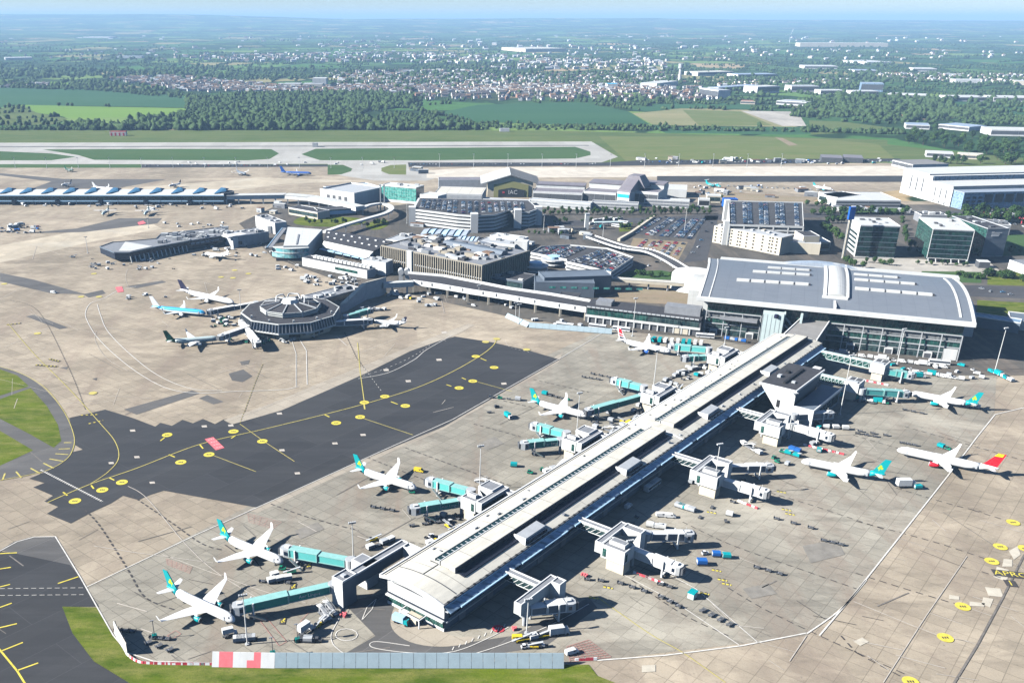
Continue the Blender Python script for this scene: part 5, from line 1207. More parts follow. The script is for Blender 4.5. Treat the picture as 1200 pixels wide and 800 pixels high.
for i in range(9):
    k = i*5/8; a = vf[min(4, int(k))]; b = vf[min(4, int(k))+1]; q = a.lerp(b, k-min(4, int(k))); mb = MB(); mb.box(q.x-.8, q.x+.8, q.y+.2, q.y+1.8, .3, 8.0); part(t, 'column', mb, 'cream_wall')
# --- dark angular block and its low wing
block_building('dark_hall', 'dark slate windowless hall with stepped roof between the finned terminal and the earth yard', 'building', (638, 326), (717, 323.5), 15, 22, 'slate_panel', 'slate_panel', rimm='slate_panel')
t, F = block_building('dark_hall', 'lower dark slate hall with green window strips facing the viaduct', 'building', (627, 331), (697, 332.5), 12.5, 20, 'slate_panel', 'slate_panel', rimm='slate_panel')
for k in range(9): mb = MB(); mb.box(12+k*9, 17+k*9, -.15, .05, 8, 9.6); part(t, 'window', mb, 'bright_green_glass')
block_building('plant_room', 'small dark box in front of the slate hall by the viaduct end', 'building', (655, 346), (678, 348), 10, 10, 'mid_grey', 'dark_roof', rimm='dark_grey')
block_building('pavilion', 'flat-roofed grey pavilion beside the dark slate hall', 'building', (566, 323), (613, 330), 9, 26, 'slate_panel', 'dark_roof', 1, rimm='mid_grey', plant=4)
# --- long connector with green glass between viaduct and terminal
Z = 12.5; F = Frame((687, 359), (822, 375), Z); W = F.w
t = thing('glazed_connector', 'long low connector with charcoal roof and green glass front joining the terminal', 'building', F.o, F.a)
mb = MB(); mb.box(0, W, 0, 20, .3, Z); part(t, 'walls', mb, 'dark_grey'); mb = MB(); mb.box(-.5, W, -1.4, 20.5, Z, Z+.7); r_ = part(t, 'roof', mb, 'dark_roof')
for k in range(24): mb = MB(); x = 1+k*(W-2)/24; mb.box(x, x+3, -1.9, -1.4, Z-.1, Z+.9); part(r_, 'roof_tab', mb, 'light_grey')
for k in range(9):
    mb = MB(); x = 1+k*(W-2)/9; mb.box(x, x+(W-2)/9-.4, -.2, .05, 6.6, Z-.4); part(t, 'window', mb, 'green_glass' if k < 5 else 'dark_glass')
mb = MB(); mb.box(0, W, -1.2, .1, 4.9, 6.4); part(t, 'balcony', mb, 'white_wall')
for k in range(14): mb = MB(); x = 2+k*(W-4)/14; mb.box(x, x+.9, -.9, -.2, .3, 5); part(t, 'column', mb, 'white_wall')
mb = MB(); mb.box(W*.78, W*.9, -.6, 0, .3, 5); part(t, 'door_panel', mb, 'cream_wall')
for (x0, x1, h) in ((58, 84, 5.5), (6, 18, 3), (98, 124, 2)):
    mb = MB(); mb.box(x0, x1, 5, 16, Z+.7, Z+.7+h); part(r_, 'plant_room', mb, 'mid_grey')
# beige walkway bridge
t = thing('footbridge', 'long beige covered footbridge crossing the earth yard to the rounded annex', 'bridge')
a = G(716, 326, 8); b = G(806, 332, 8); mb = MB(); mb.bar((a.x, a.y, 7), (b.x, b.y, 7), 5, 2.6); part(t, 'deck', mb, 'cream_wall')
mb = MB(); mb.bar((a.x, a.y-2.6, 8.6), (b.x, b.y-2.6, 8.6), .4, .5); mb.bar((a.x, a.y+2.6, 8.6), (b.x, b.y+2.6, 8.6), .4, .5); part(t, 'rail', mb, 'white_paint')
mb = MB()
for k in range(5): q = a.lerp(b, k/4); mb = MB(); mb.box(q.x-.6, q.x+.6, q.y-.6, q.y+.6, .3, 5.7); part(t, 'column', mb, 'light_grey')

# --- rotunda pier
c = G(341, 372, 7); t = thing('rotunda', 'polygonal dark-glazed rotunda with ribbed walls and a raised ringed roof', 'rotunda', (c.x, c.y, 0), rad(12))
R0, R1 = 36.0, 39.5; N = 10
mb = MB(); mb.cyl(0, 0, .3, 5.7, 33, N); base = part(t, 'base', mb, 'cream_wall')
for k in range(N):
    a = (k+.5)/N*2*math.pi; mb = MB(); rr = 33*math.cos(math.pi/N)+.1; mb.loft([[(rr*math.cos(a)-w_*math.sin(a), rr*math.sin(a)+w_*math.cos(a), z) for w_, z in ((-4, 1.5), (4, 1.5), (4, 3.6), (-4, 3.6))], [((rr+.15)*math.cos(a)-w_*math.sin(a), (rr+.15)*math.sin(a)+w_*math.cos(a), z) for w_, z in ((-4, 1.5), (4, 1.5), (4, 3.6), (-4, 3.6))]]); part(base, 'window', mb, 'black')
mb = MB(); mb.cyl(0, 0, 5.6, 6.6, 38.6, N, 38.6); mb.cyl(0, 0, 6.6, 12.6, 38, N, 36.2, m=1); up = part(t, 'glazed_ring', mb, ['white_wall', 'navy_glass'])
def ringpt(r, a):  # point on decagon edge
    k = math.floor(a/(2*math.pi)*N); a0 = k/N*2*math.pi; a1 = (k+1)/N*2*math.pi; f = (a-a0)/(a1-a0)
    return Vector((r*(math.cos(a0)*(1-f)+math.cos(a1)*f), r*(math.sin(a0)*(1-f)+math.sin(a1)*f), 0))
for k in range(90):
    a = 2*math.pi*k/90+.001; p = ringpt(38.5, a); q = ringpt(36.6, a); mb = MB(); mb.bar((p.x, p.y, 6.5), (q.x, q.y, 12.8), .6, .6); part(t, 'rib', mb, 'light_grey')
mb = MB(); mb.cyl(0, 0, 12.6, 13.2, 37.2, N); mb.cyl(0, 0, 13.2, 13.3, 36.2, N, m=1); part(t, 'roof', mb, ['pale_wall', 'dark_roof'])
mb = MB(); mb.cyl(0, 0, 13.5, 16.8, 22, N, 21.5); dr = part(t, 'drum', mb, 'slate_panel')
for z in (14.2, 15.6, 16.8):
    mb = MB()
    for k in range(N):
        a0, a1 = k/N*2*math.pi, (k+1)/N*2*math.pi; mb.bar((22.6*math.cos(a0), 22.6*math.sin(a0), z), (22.6*math.cos(a1), 22.6*math.sin(a1), z), .5, .6)
    part(dr, 'ring_rail', mb, 'pale_wall')
mb = MB(); mb.cyl(0, 0, 16.8, 19.2, 22.4, N, 9); part(dr, 'drum_roof', mb, 'dark_roof')
for k in range(N):
    a = k/N*2*math.pi; mb = MB(); mb.bar((23*math.cos(a), 23*math.sin(a), 13.6), (22.6*math.cos(a), 22.6*math.sin(a), 17.2), .8); mb.bar((22.6*math.cos(a), 22.6*math.sin(a), 17.2), (8*math.cos(a), 8*math.sin(a), 19.7), .7); part(dr, 'roof_rib', mb, 'light_grey')
mb = MB(); mb.cyl(0, 0, 19, 21.6, 7, 8, 5); part(t, 'lantern', mb, 'white_wall')
for k in range(3):
    s0 = -.4+k*1.1; mb = MB(); pts_ = [(11*math.cos(s0+j*.17), 11*math.sin(s0+j*.17), 19.0+3.6*(1 if 0 < j < 6 else 0)) for j in range(7)]
    for p, q in zip(pts_, pts_[1:]): mb.bar(p, q, .8)
    part(t, 'pipe_frame', mb, 'white_paint')
for k in range(5): a = 3.6+k*.55; mb = MB(); mb.box(33*math.cos(a)-.6, 33*math.cos(a)+.6, 33*math.sin(a)-.6, 33*math.sin(a)+.6, 13.5, 15); part(t, 'roof_light', mb, 'pole_white')
# connector from the rotunda
t = thing('ramped_corridor', 'grey wedge-shaped corridor with bright sloping roof between the rotunda and the viaduct', 'corridor')
a = G(402, 352, 10); b = G(428, 331, 15); c2 = G(449, 327, 14); d2 = G(484, 328, 12)
mb = MB(); w_ = Vector((2.4, 3.4, 0))
for p, q, zp, zq in ((a, b, 7.2, 14.5), (b, c2, 14.5, 14.5)):
    mb.hexa([(p.x-w_.x, p.y-w_.y, .3), (q.x-w_.x, q.y-w_.y, .3), (q.x+w_.x, q.y+w_.y, .3), (p.x+w_.x, p.y+w_.y, .3), (p.x-w_.x, p.y-w_.y, zp), (q.x-w_.x, q.y-w_.y, zq), (q.x+w_.x, q.y+w_.y, zq), (p.x+w_.x, p.y+w_.y, zp)])
part(t, 'walls', mb, 'light_grey')
mb = MB()
for p, q, zp, zq in ((a, b, 7.4, 14.7), (b, c2, 14.7, 14.7)):
    mb.hexa([(p.x-w_.x*1.1, p.y-w_.y*1.1, zp), (q.x-w_.x*1.1, q.y-w_.y*1.1, zq), (q.x+w_.x*1.1, q.y+w_.y*1.1, zq), (p.x+w_.x*1.1, p.y+w_.y*1.1, zp), (p.x-w_.x*1.1, p.y-w_.y*1.1, zp+.5), (q.x-w_.x*1.1, q.y-w_.y*1.1, zq+.5), (q.x+w_.x*1.1, q.y+w_.y*1.1, zq+.5), (p.x+w_.x*1.1, p.y+w_.y*1.1, zp+.5)])
part(t, 'roof', mb, 'cream_roof')
mb = MB(); mb.bar((c2.x, c2.y, 9), (d2.x, d2.y, 9), 6, 4.2); part(t, 'raised_link', mb, 'pale_wall')
mb = MB()
for k in (.3, .8): q = c2.lerp(d2, k); mb.box(q.x-.8, q.x+.8, q.y-.8, q.y+.8, .3, 7)
part(t, 'column', mb, 'light_grey')
t, F = block_building('link_building', 'low dark link building with plant-covered roof behind the rotunda', 'building', (372, 352), (424, 338), 8, 18, 'slate_panel', 'mid_grey', 1, 'navy_glass', plant=14)

# --- pier with teal glass nose, terminal one west wing
F = Frame((332, 289.5), (361, 289), 13); t = thing('glazed_wing', 'pale grey-roofed wing with a curved turquoise glass front facing the apron', 'building', F.o, F.a)
q0 = F.loc(337, 267, 13); q1 = F.loc(378, 270, 13); W = F.w
mb = MB(); mb.prism([(0, 0), (W, 0), q1, q0], .3, 13.5); part(t, 'walls', mb, 'pale_wall')
mb = MB(); mb.prism([(.3, .3), (W-.3, .3), (q1[0]-.3, q1[1]-.3), (q0[0]+.3, q0[1]-.3)], 13.5, 14.1); mb.box(W*.5, W*.56, 4, 50, 14.1, 14.6, 1); part(t, 'roof', mb, ['white_roof', 'mid_grey'])
n = 12; A0 = F.loc(318.5, 291, 11); A1 = F.loc(362, 292, 11)
def arc(k, o=0): f = k/n; return (A0[0]+(A1[0]-A0[0])*f, A0[1]+(A1[1]-A0[1])*f-6*math.sin(math.pi*f)-o)
mb = MB(); mb.loft([[(*arc(k), 3.2), (*arc(k), 12), (arc(k)[0], 6, 12), (arc(k)[0], 6, 3.2)] for k in range(n+1)]); part(t, 'curved_glazing', mb, 'teal_glass')
mb = MB(); mb.loft([[(*arc(k, .6), 7.6), (*arc(k, .6), 8.6), (arc(k)[0], 6, 8.6), (arc(k)[0], 6, 7.6)] for k in range(n+1)]); mb.loft([[(*arc(k, .4), 12), (*arc(k, .4), 12.6), (arc(k)[0], 6, 12.6), (arc(k)[0], 6, 12)] for k in range(n+1)]); part(t, 'glazing_rail', mb, 'pale_wall')
mb = MB(); mb.box(A0[0]+4, A1[0]-6, -3, 6, .3, 3.2); part(t, 'base', mb, 'dark_grey')
a = F.loc(316, 293, 10); b = F.loc(337, 267, 13); mb = MB(); mb.bar((a[0], a[1], 12), (b[0]-3, b[1], 12.5), 4.5, 1.2); mb.bar((a[0]-2.4, a[1], 12.6), (b[0]-5.4, b[1], 13.1), .6, .8, 1); part(t, 'eaves', mb, ['mid_grey', 'pale_blue'])
# dark flat-roofed hall
F = Frame((380, 282), (438, 294.5), 12); t = thing('check_in_hall', 'wide dark flat-roofed hall dotted with white rooflights behind a curved pale front', 'building', F.o, F.a); W = F.w
q0 = F.loc(382.5, 270, 12); q1 = F.loc(462, 282, 12)
mb = MB(); mb.prism([(0, 0), (W, 0), q1, q0], .3, 12); part(t, 'walls', mb, 'dark_grey'); mb = MB(); mb.prism([(-.5, -.5), (W+.5, -.5), q1, q0], 12, 12.6); rf = part(t, 'roof', mb, 'dark_roof')
for k in range(16):
    f = (k % 8)/8; g = .3 if k < 8 else .72
    x = (q0[0]*(1-f)+q1[0]*f)*g+(W*f)*(1-g)+3; y = (q0[1]*(1-f)+q1[1]*f)*g; mb = MB(); mb.box(x, x+2.6, y, y+1.2, 12.6, 13.5); part(rf, 'rooflight', mb, 'white_paint')
mb = MB(); rings = []
for k in range(9):
    f = k/8; rings.append([(f*W, -.6, 11.8), (f*W, -2.2-3*f, 9.5), (f*W, -3.4-5*f, 6.6-.8*f), (f*W, -.6, 6.2-.8*f)])
mb.loft(rings); part(t, 'curved_front', mb, 'pale_wall')
for k in range(6): mb = MB(); mb.box(k*W/6, k*W/6+W/6-2, -7.5, -3, 4.4, 5.2); part(t, 'ledge', mb, 'pale_blue')
t, F = block_building('apron_wing', 'long low white wing with one green window strip facing the apron', 'building', (354, 302.5), (430, 317.5), 7.5, 12, 'white_wall', 'dark_roof')
for k in range(15): mb = MB(); x = 8+k*F.w/17; mb.box(x, x+3.6, 6.5, 10.5, 7.7, 10); part(t, 'roof_plant', mb, 'white_wall')
mb = MB(); mb.box(F.w*.52, F.w*.86, -.15, .05, 3, 5.6); part(t, 'window', mb, 'green_glass')
block_building('white_block', 'plain white three-storey block with a glass corner left of the finned terminal', 'building', (424, 305), (452, 308.5), 12, 14, 'white_wall', 'light_grey', 0, plant=4)
t = thing('boiler_drums', 'pair of fat white drums beside the left end of the viaduct', 'tank', G(470, 330))
for x in (0, 5.5): mb = MB(); mb.tube((x, -2, 9), (x, 5, 9), 2.6, 14); mb.box(x-2, x+2, -1, 4, .3, 7); part(t, 'drum', mb, 'white_wall')

# --- dark low pier left
nose = [(117, 289.5), (134, 296.2), (152, 296.2), (183, 289.5), (222, 282.5), (273, 274.8), (262, 266), (228, 270), (189, 274), (183, 280), (150, 283), (132, 284)]
P = [G(*q, 9.5) for q in nose]; o = P[0].copy(); o.z = 0; t = thing('dark_pier', 'low dark navy pier with blunt nose and cluttered roof, left middle of the airfield', 'pier', o)
L_ = [(p.x-o.x, p.y-o.y) for p in P]
mb = MB(); mb.prism(L_, 3.4, 9.5, 0, 1); part(t, 'upper_storey', mb, ['navy_glass', 'mid_grey'])
cxm = sum(p[0] for p in L_)/len(L_); cym = sum(p[1] for p in L_)/len(L_)
mb = MB(); mb.prism([(cxm+(p[0]-cxm)*.92, cym+(p[1]-cym)*.92) for p in L_], .3, 3.4); part(t, 'base', mb, 'dark_grey')
mb = MB()
for k in range(len(L_)):
    a, b = L_[k], L_[(k+1) % len(L_)]; mb.bar((*a, 9.7), (*b, 9.7), .7, 1.0)
part(t, 'roof_rim', mb, 'slate_panel')
mb = MB(); mb.prism([(p[0]*.82+6, p[1]*.82+2) for p in L_[1:4]]+[(L_[10][0]*.9, L_[10][1]*.9)], 9.55, 9.9); part(t, 'terrace', mb, 'white_roof')
rnd = random.Random(8)
for k in range(48):
    f = rnd.random()**.8; g = rnd.uniform(.15, .85); A_ = Vector((*L_[3], 0)).lerp(Vector((*L_[5], 0)), f); B_ = Vector((*L_[8], 0)).lerp(Vector((*L_[6], 0)), f); q = A_.lerp(B_, g)
    w_, d_, h_ = rnd.uniform(1.5, 9), rnd.uniform(1.5, 5), rnd.uniform(1, 3.6); mb = MB(); mb.box(q.x-w_/2, q.x+w_/2, q.y-d_/2, q.y+d_/2, 9.5, 9.5+h_); part(t, 'roof_plant', mb, rnd.choice(['white_wall', 'light_grey', 'mid_grey', 'white_wall', 'steel', 'pale_wall']))
for k in range(14):
    f = k/14; A_ = Vector((*L_[2], 0)).lerp(Vector((*L_[4], 0)), f); mb = MB(); mb.bar((A_.x+2, A_.y-2.6, .5), (A_.x+.5, A_.y-.8, 6.2), .9, .7); part(t, 'raking_stair', mb, 'pale_wall')
for k in range(9):
    f = (k+.2)/9; A_ = Vector((*L_[4], 0)).lerp(Vector((*L_[5], 0)), f); B_ = Vector((*L_[4], 0)).lerp(Vector((*L_[5], 0)), f+.09); mb = MB(); mb.bar((A_.x, A_.y-.1, 6.6), (B_.x, B_.y-.1, 6.6), .3, 1.8); part(t, 'window', mb, 'light_grey')
t, F = block_building('pier_root', 'pale grey windowless block at the landward end of the dark low pier', 'building', (275, 278), (315, 271.5), 11, 24, 'light_grey', 'mid_grey', plant=10)
mb = MB(); mb.box(-3, 3, -1, 3, .3, 12.6); mb.box(-8, 14, -1, 12, 11.2, 12.4); part(t, 'white_frame', mb, 'white_paint')
mb = MB(); mb.box(4, 8, -.2, .1, 3, 6); part(t, 'window', mb, 'black')
t, F = block_building('curved_stair_hall', 'white curved hall with rounded lower edge near the landward end of the dark pier', 'building', (299, 253), (322, 262), 12, 14, 'white_wall', 'mid_grey', plant=6)
mb = MB(); mb.cyl(F.w*.7, 2, .3, 8, 9, 16); part(t, 'rounded_base', mb, 'white_wall')

# --- blue-lit long pier at the back left
Z = 12.5; F = Frame((-60, 228.4), (262, 228.4), Z); W = F.w
t = thing('rear_pier', 'long low white-roofed pier with a row of blue diamond rooflights, far left', 'pier', F.o, F.a)
mb = MB(); mb.box(0, W, 1, 26, .3, Z-.6); part(t, 'walls', mb, 'dark_grey')
mb = MB(); rings = []
for k in range(9):
    f = k/8; rings.append([(0, 28*f-1, Z-.6+5*math.sin(math.pi*f)), (W, 28*f-1, Z-.6+5*math.sin(math.pi*f)), (W, 28*f-1, Z-1), (0, 28*f-1, Z-1)])
mb.loft(rings); rf = part(t, 'roof', mb, 'white_roof')
mb = MB(); mb.box(-1, W+.5, -1.5, -.8, Z-1.4, Z-.2); part(rf, 'eaves', mb, 'pale_blue')
mb = MB(); mb.cyl(W, 13, 2, Z+2, 11, 16); part(t, 'rounded_end', mb, 'dark_grey')
for k in range(13): mb = MB(); mb.box(k*W/13+1, (k+1)*W/13-1, .75, 1.05, 6.0, Z-1.6); part(t, 'window', mb, 'green_glass')
for k in range(13): mb = MB(); mb.box(k*W/13, (k+1)*W/13-.5, -1.0, 1.0, 4.2, 5.6); part(t, 'ledge', mb, 'pale_blue')
for k in range(20): mb = MB(); x = 3+k*W/20; mb.box(x, x+1, .2, 1, .3, 4.2); part(t, 'column', mb, 'light_grey')
for xp in (3, 26.5, 52, 77.5, 103, 128.5, 154, 179.5, 205, 230.5, 256, -22, -47):
    x = F.loc(xp, 225, Z+4)[0]
    mb = MB(); mb.face([(x-7, 1, Z+1.2), (x-1, 1.5, Z+2.4), (x+6, 12, Z+6.6), (x, 15, Z+6.6)]); mb.face([(x, 15, Z+6.6), (x+6, 12, Z+6.6), (x+9, 20, Z+4.5), (x+3, 22, Z+3)])
    mb.face([(x-1, 1.5, Z+2.4), (x+8, 6, Z+3.5), (x+9, 20, Z+4.5), (x+6, 12, Z+6.6)]); mb.face([(x-7, 1, Z+1.2), (x, 15, Z+6.6), (x+3, 22, Z+3), (x-3, 10, Z+2)])
    mb.face([(x-7, 1, Z+1.2), (x-3, 10, Z+2), (x+8, 6, Z+3.5), (x-1, 1.5, Z+2.4)]); mb.face([(x-3, 10, Z+2), (x+3, 22, Z+3), (x+9, 20, Z+4.5), (x+8, 6, Z+3.5)])
    part(rf, 'rooflight', mb, 'roof_light_blue')
for xp in (23, 73, 123, 175, 226): mb = MB(); x = F.loc(xp, 236, 2)[0]; mb.box(x-2.4, x+2.4, -4, 1, .3, 6); part(t, 'stair_tower', mb, 'navy_glass')
# link from rear pier to the glass office
t = thing('curved_walkway', 'long curving white elevated walkway linking the rear pier to the terminals', 'walkway')
pts = [G(*q, 11) for q in ((266, 228.5), (300, 228), (335, 227.5), (365, 230), (392, 235), (422, 242))]
mb = MB()
for a, b in zip(pts, pts[1:]): mb.bar((a.x, a.y, 8.6), (b.x, b.y, 8.6), 13, 4.6)
part(t, 'corridor', mb, 'white_wall')
mb = MB()
for a, b in zip(pts, pts[1:]): mb.bar((a.x, a.y, 11.1), (b.x, b.y, 11.1), 14, .5)
part(t, 'roof', mb, 'white_roof')
for k in range(12):
    i = min(4, int(k*5/12)); a = pts[i].lerp(pts[i+1], k*5/12-i); mb = MB(); mb.box(a.x-.7, a.x+.7, a.y-6.4, a.y-5, .3, 6.3); part(t, 'column', mb, 'light_grey')
t = thing('loop_walkway', 'white looping elevated ramp curling past the green lawn to the dark flat-roofed hall', 'ramp')
pts = chain([G(*q, 9) for q in ((380, 271), (405, 262.5), (430, 255.5), (452, 249), (459, 243), (450, 238), (434, 239.5), (425, 243))])
mb = MB()
for a, b in zip(pts, pts[1:]): mb.bar((a.x, a.y, 8), (b.x, b.y, 8), 6, 2.2)
part(t, 'deck', mb, 'white_wall')
for k in range(2, len(pts), 6): mb = MB(); mb.box(pts[k].x-.6, pts[k].x+.6, pts[k].y-.6, pts[k].y+.6, .3, 7); part(t, 'column', mb, 'light_grey')
# buildings round the glass office
t, F = block_building('glass_office', 'square bright green glass office with white rim behind the looping walkway', 'office', (447, 217), (487.5, 220.5), 20, 22, 'bright_green_glass', 'white_roof', plant=4)
mb = MB(); mb.box(F.w-.05, F.w+.2, 0, 22, .3, 20); part(t, 'side_wall', mb, 'navy_glass'); mb = MB(); mb.box(-.3, F.w+.3, -.4, 0, 19.2, 20.8); mb.box(0, F.w, -.5, 0, .3, 3); part(t, 'rim', mb, 'white_paint')
for x in (446, 450.5): single('light_tower', MB().box(-.7, .7, -.7, .7, 0, 30).box(-1.2, 1.2, -1.2, 1.2, 30, 31.5), 'pole_white', 'slim white twin tower standing against the green glass office', 'tower', G(x, 247), 0, 'twin towers by the glass office')
t, F = block_building('white_hall', 'white flat-roofed building with four dark windows beside the curving walkway', 'building', (375, 222.5), (415, 228), 14, 60, 'white_wall', 'light_grey', parapet=1.8)
for k in range(4): mb = MB(); x = F.w*(.2+k*.17); mb.box(x, x+5, -.15, .05, 4.5, 9.5); part(t, 'window', mb, 'dark_grey')
block_building('blue_roof_hall', 'long pale blue roofed hall behind the four-window white building', 'building', (395, 224), (445, 219), 10, 40, 'blue_panel', 'silver_roof')
block_building('white_store', 'plain white block right of the green glass office', 'building', (492, 228), (513, 230.5), 15, 20, 'white_wall', 'white_roof')
t, F = block_building('low_terminal_hall', 'low dark-roofed hall with cream bays beneath the curving walkway', 'building', (338, 243.5), (372, 249.5), 8, 20, 'cream_wall', 'dark_roof', 1)
block_building('low_terminal_hall', 'low dark glazed hall with white ledge beside the oval lawn', 'building', (372, 247), (418, 244), 8, 16, 'dark_glass', 'dark_roof', 1, 'pale_blue')

# --- cargo hangars
t, F = block_building('cargo_shed', 'wide cream-roofed cargo shed, leftmost of the hangar row', 'hangar', (509, 226.8), (565, 228.4), 13, 52, 'white_wall', 'cream_roof', 2, 'light_grey', units=8)
block_building('cargo_shed', 'long purple-grey roof strip behind the cream-roofed cargo shed', 'hangar', (514, 211), (572, 211), 15, 22, 'light_grey', 'plum_roof')
F = Frame((571, 231), (624, 231.5), 0); W = F.w; t = thing('arched_hangar', 'gabled olive-fronted hangar with white lettering in a dark recess', 'hangar', F.o, F.a)
def gable(mb, x0, x1, y0, y1, ze, zr, z0=.3, m=0, xm=None):
    xm = (x0+x1)/2 if xm is None else xm
    mb.loft([[(x0, y, z0), (x0, y, ze), (xm, y, zr), (x1, y, ze), (x1, y, z0)] for y in (y0, y1)], m)
mb = MB(); gable(mb, 0, W, 0, 60, 19, 27, m=0); part(t, 'walls', mb, 'crop_tan' if False else 'cream_wall')
for s_ in (0, 1):
    mb = MB(); x0, x1 = (-9, W/2) if s_ == 0 else (W/2, W+9); za, zb = (16.6, 28.2) if s_ == 0 else (28.2, 16.6)
    mb.hexa([(x0, -3, za), (x1, -3, zb), (x1, 62, zb), (x0, 62, za), (x0, -3, za+1.2), (x1, -3, zb+1.2), (x1, 62, zb+1.2), (x0, 62, za+1.2)]); part(t, 'roof', mb, 'grey_roof' if s_ else 'white_roof')
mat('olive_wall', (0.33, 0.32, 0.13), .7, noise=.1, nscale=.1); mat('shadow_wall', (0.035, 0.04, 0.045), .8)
mb = MB(); mb.hexa([(W*.14, -1, .3), (W*.9, -1, .3), (W*.9, .3, .3), (W*.14, .3, .3), (W*.14, -1, 16), (W*.9, -1, 16), (W*.9, .3, 16), (W*.14, .3, 16)]); gable(mb, W*.14, W*.9, -1, .2, 16, 21, 15.9); part(t, 'door_wall', mb, 'olive_wall')
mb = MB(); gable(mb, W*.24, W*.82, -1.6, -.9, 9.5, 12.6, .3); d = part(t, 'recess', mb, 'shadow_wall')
lettering(d, 'IAC', 7.5, (W*.56, -1.75, 6.6), (math.pi/2, 0, 0), 'white_paint', .12, 'sign_lettering')
mb = MB(); mb.box(W*.33, W*.38, -1.9, -1.6, 5.4, 7.6); part(d, 'sign_emblem', mb, 'sign_red')
def shed_step(a, b, z, d1, z2, d2, lab, roofm='plum_roof', blue=False):
    t, F = block_building('hangar', lab, 'hangar', a, b, z, d1, 'white_wall', roofm, 1, 'dark_grey', units=3, parapet=.8)
    mb = MB(); mb.box(0, F.w, d1, d1+d2, .3, z2); rr = part(t, 'upper_hall', mb, 'white_wall'); mb = MB(); mb.box(-.4, F.w+.4, d1-.6, d1+d2, z2, z2+1.4); part(rr, 'roof', mb, roofm); return t, F
shed_step((624.5, 224.5), (682.5, 227), 13, 30, 17, 20, 'low grey-roofed hangar with one long window band right of the gabled one')
shed_step((684, 224.5), (722, 227), 15, 30, 21, 28, 'taller grey-roofed hangar with white clerestory strip')
t, F = shed_step((738.5, 224), (771.5, 226.5), 17, 30, 22, 26, 'rightmost purple-grey roofed hangar of the row')
F = Frame((723.5, 224.5), (738, 226), 18); W = F.w; t = thing('tower_hangar', 'tall charcoal roof tower rising between two grey hangars with a cyan band', 'hangar', F.o, F.a)
mb = MB(); mb.box(0, W, 0, 26, .3, 18); part(t, 'walls', mb, 'white_wall'); mb = MB(); mb.box(.5, W-.5, -.3, 0, 11.5, 15.5); part(t, 'cyan_band', mb, 'sky_blue'); mb = MB(); mb.box(1, W-1, -.3, 0, .3, 8); part(t, 'door', mb, 'slate_panel')
mb = MB(); mb.hexa([(-1, 0, 18), (W+1, 0, 18), (W+1, 50, 18), (-1, 50, 18), (0, 2, 20), (W, 2, 20), (W-2, 40, 34), (2, 40, 34)]); mb.hexa([(-8, 28, 20), (W+8, 28, 20), (W+8, 52, 20), (-8, 52, 20), (1, 30, 34), (W-1, 30, 34), (W-1, 48, 34), (1, 48, 34)]); part(t, 'roof', mb, 'plum_roof')
block_building('low_office', 'long white two-storey office strip under the gabled hangar', 'building', (566, 233.5), (620, 236.5), 8, 12, 'white_wall', 'light_grey', 2, 'light_grey', units=6)
block_building('low_office', 'long white two-storey office strip under the low grey-roofed hangar', 'building', (620, 233.7), (692, 239), 8, 12, 'white_wall', 'light_grey', 2, 'light_grey', units=8)
block_building('low_office', 'white office strip with small portholes between hangars and tree row', 'building', (693.5, 237), (748, 239.5), 8, 14, 'white_wall', 'mid_grey', 2, 'mid_grey', units=10)
block_building('low_office', 'bright white office strip at the right end of the hangar row', 'building', (755, 233.5), (808, 236), 9, 14, 'white_wall', 'white_roof', 2, 'mid_grey', units=14)
block_building('white_store', 'white shed with pale gable right of the last hangar', 'building', (782, 222), (805, 223), 10, 40, 'white_wall', 'white_roof')
block_building('white_store', 'cream two-storey store left of the rooftop car park', 'building', (829, 229.5), (845, 230), 9, 14, 'cream_wall', 'white_roof', 1)
block_building('blue_store', 'dark blue box-shaped store beside the rooftop car park', 'building', (850, 234), (865, 234), 10, 12, 'royal_blue', 'royal_blue', rimm='royal_blue')
block_building('white_store', 'small white block with dark doorway, left of the cream two-storey store', 'building', (819, 233.5), (832, 234), 10, 10, 'white_wall', 'white_roof', 1, 'black')
# white maintenance sheds
block_building('freight_shed', 'long white-roofed freight shed behind the blue-headed mast', 'shed', (980, 235), (1056, 235.5), 9, 60, 'white_wall', 'white_roof', 2, 'dark_grey', units=2)
block_building('freight_shed', 'narrow white freight shed roof to the left of the longer one', 'shed', (960, 228), (982, 232), 9, 44, 'white_wall', 'white_roof', 1)
# big white maintenance hangar
A = G(1054, 226); B = G(1124, 246); ang = math.atan2(B.y-A.y, B.x-A.x); Lh = (B-A).length
HF = PFrame(A, ang)
t = thing('maintenance_hangar', 'huge white stepped hangar with six tall dark slots on its left gable', 'hangar', A, ang)
s1, s2 = Lh*.50, Lh*.84; LW = 330
mb = MB(); mb.box(0, s1, 0, LW, .3, 31); mb.box(s1, s2, .4, LW, .3, 24); mb.box(s2, Lh, 2, LW, .3, 20, 1); part(t, 'walls', mb, ['white_wall', 'blue_panel'])
mb = MB(); mb.box(-1, s1*.9, -1, LW, 31, 32.6); mb.box(s1, s2+.6, -.6, LW, 24, 25.2); mb.box(s2, Lh+.4, 1.5, LW, 20, 20.9, 1); part(t, 'roof', mb, ['white_roof', 'silver_roof'])
mb = MB(); mb.box(s1-.2, s1+.3, 2, LW, 25.2, 30.8); part(t, 'clerestory', mb, 'blue_panel')
for k in range(3):
    mb = MB(); x = s1*(.32+k*.2); mb.box(x-1, x+1, -.35, .1, 9, 26); part(t, 'slot_window', mb, 'dark_grey')
    x = s1+(s2-s1)*(.22+k*.26); mb = MB(); mb.box(x-.9, x+.9, .1, .5, 8, 19); part(t, 'slot_window', mb, 'dark_grey')
    mb = MB(); mb.box(x-1, x+1, .1, .5, 1, 4); part(t, 'door', mb, 'dark_grey')
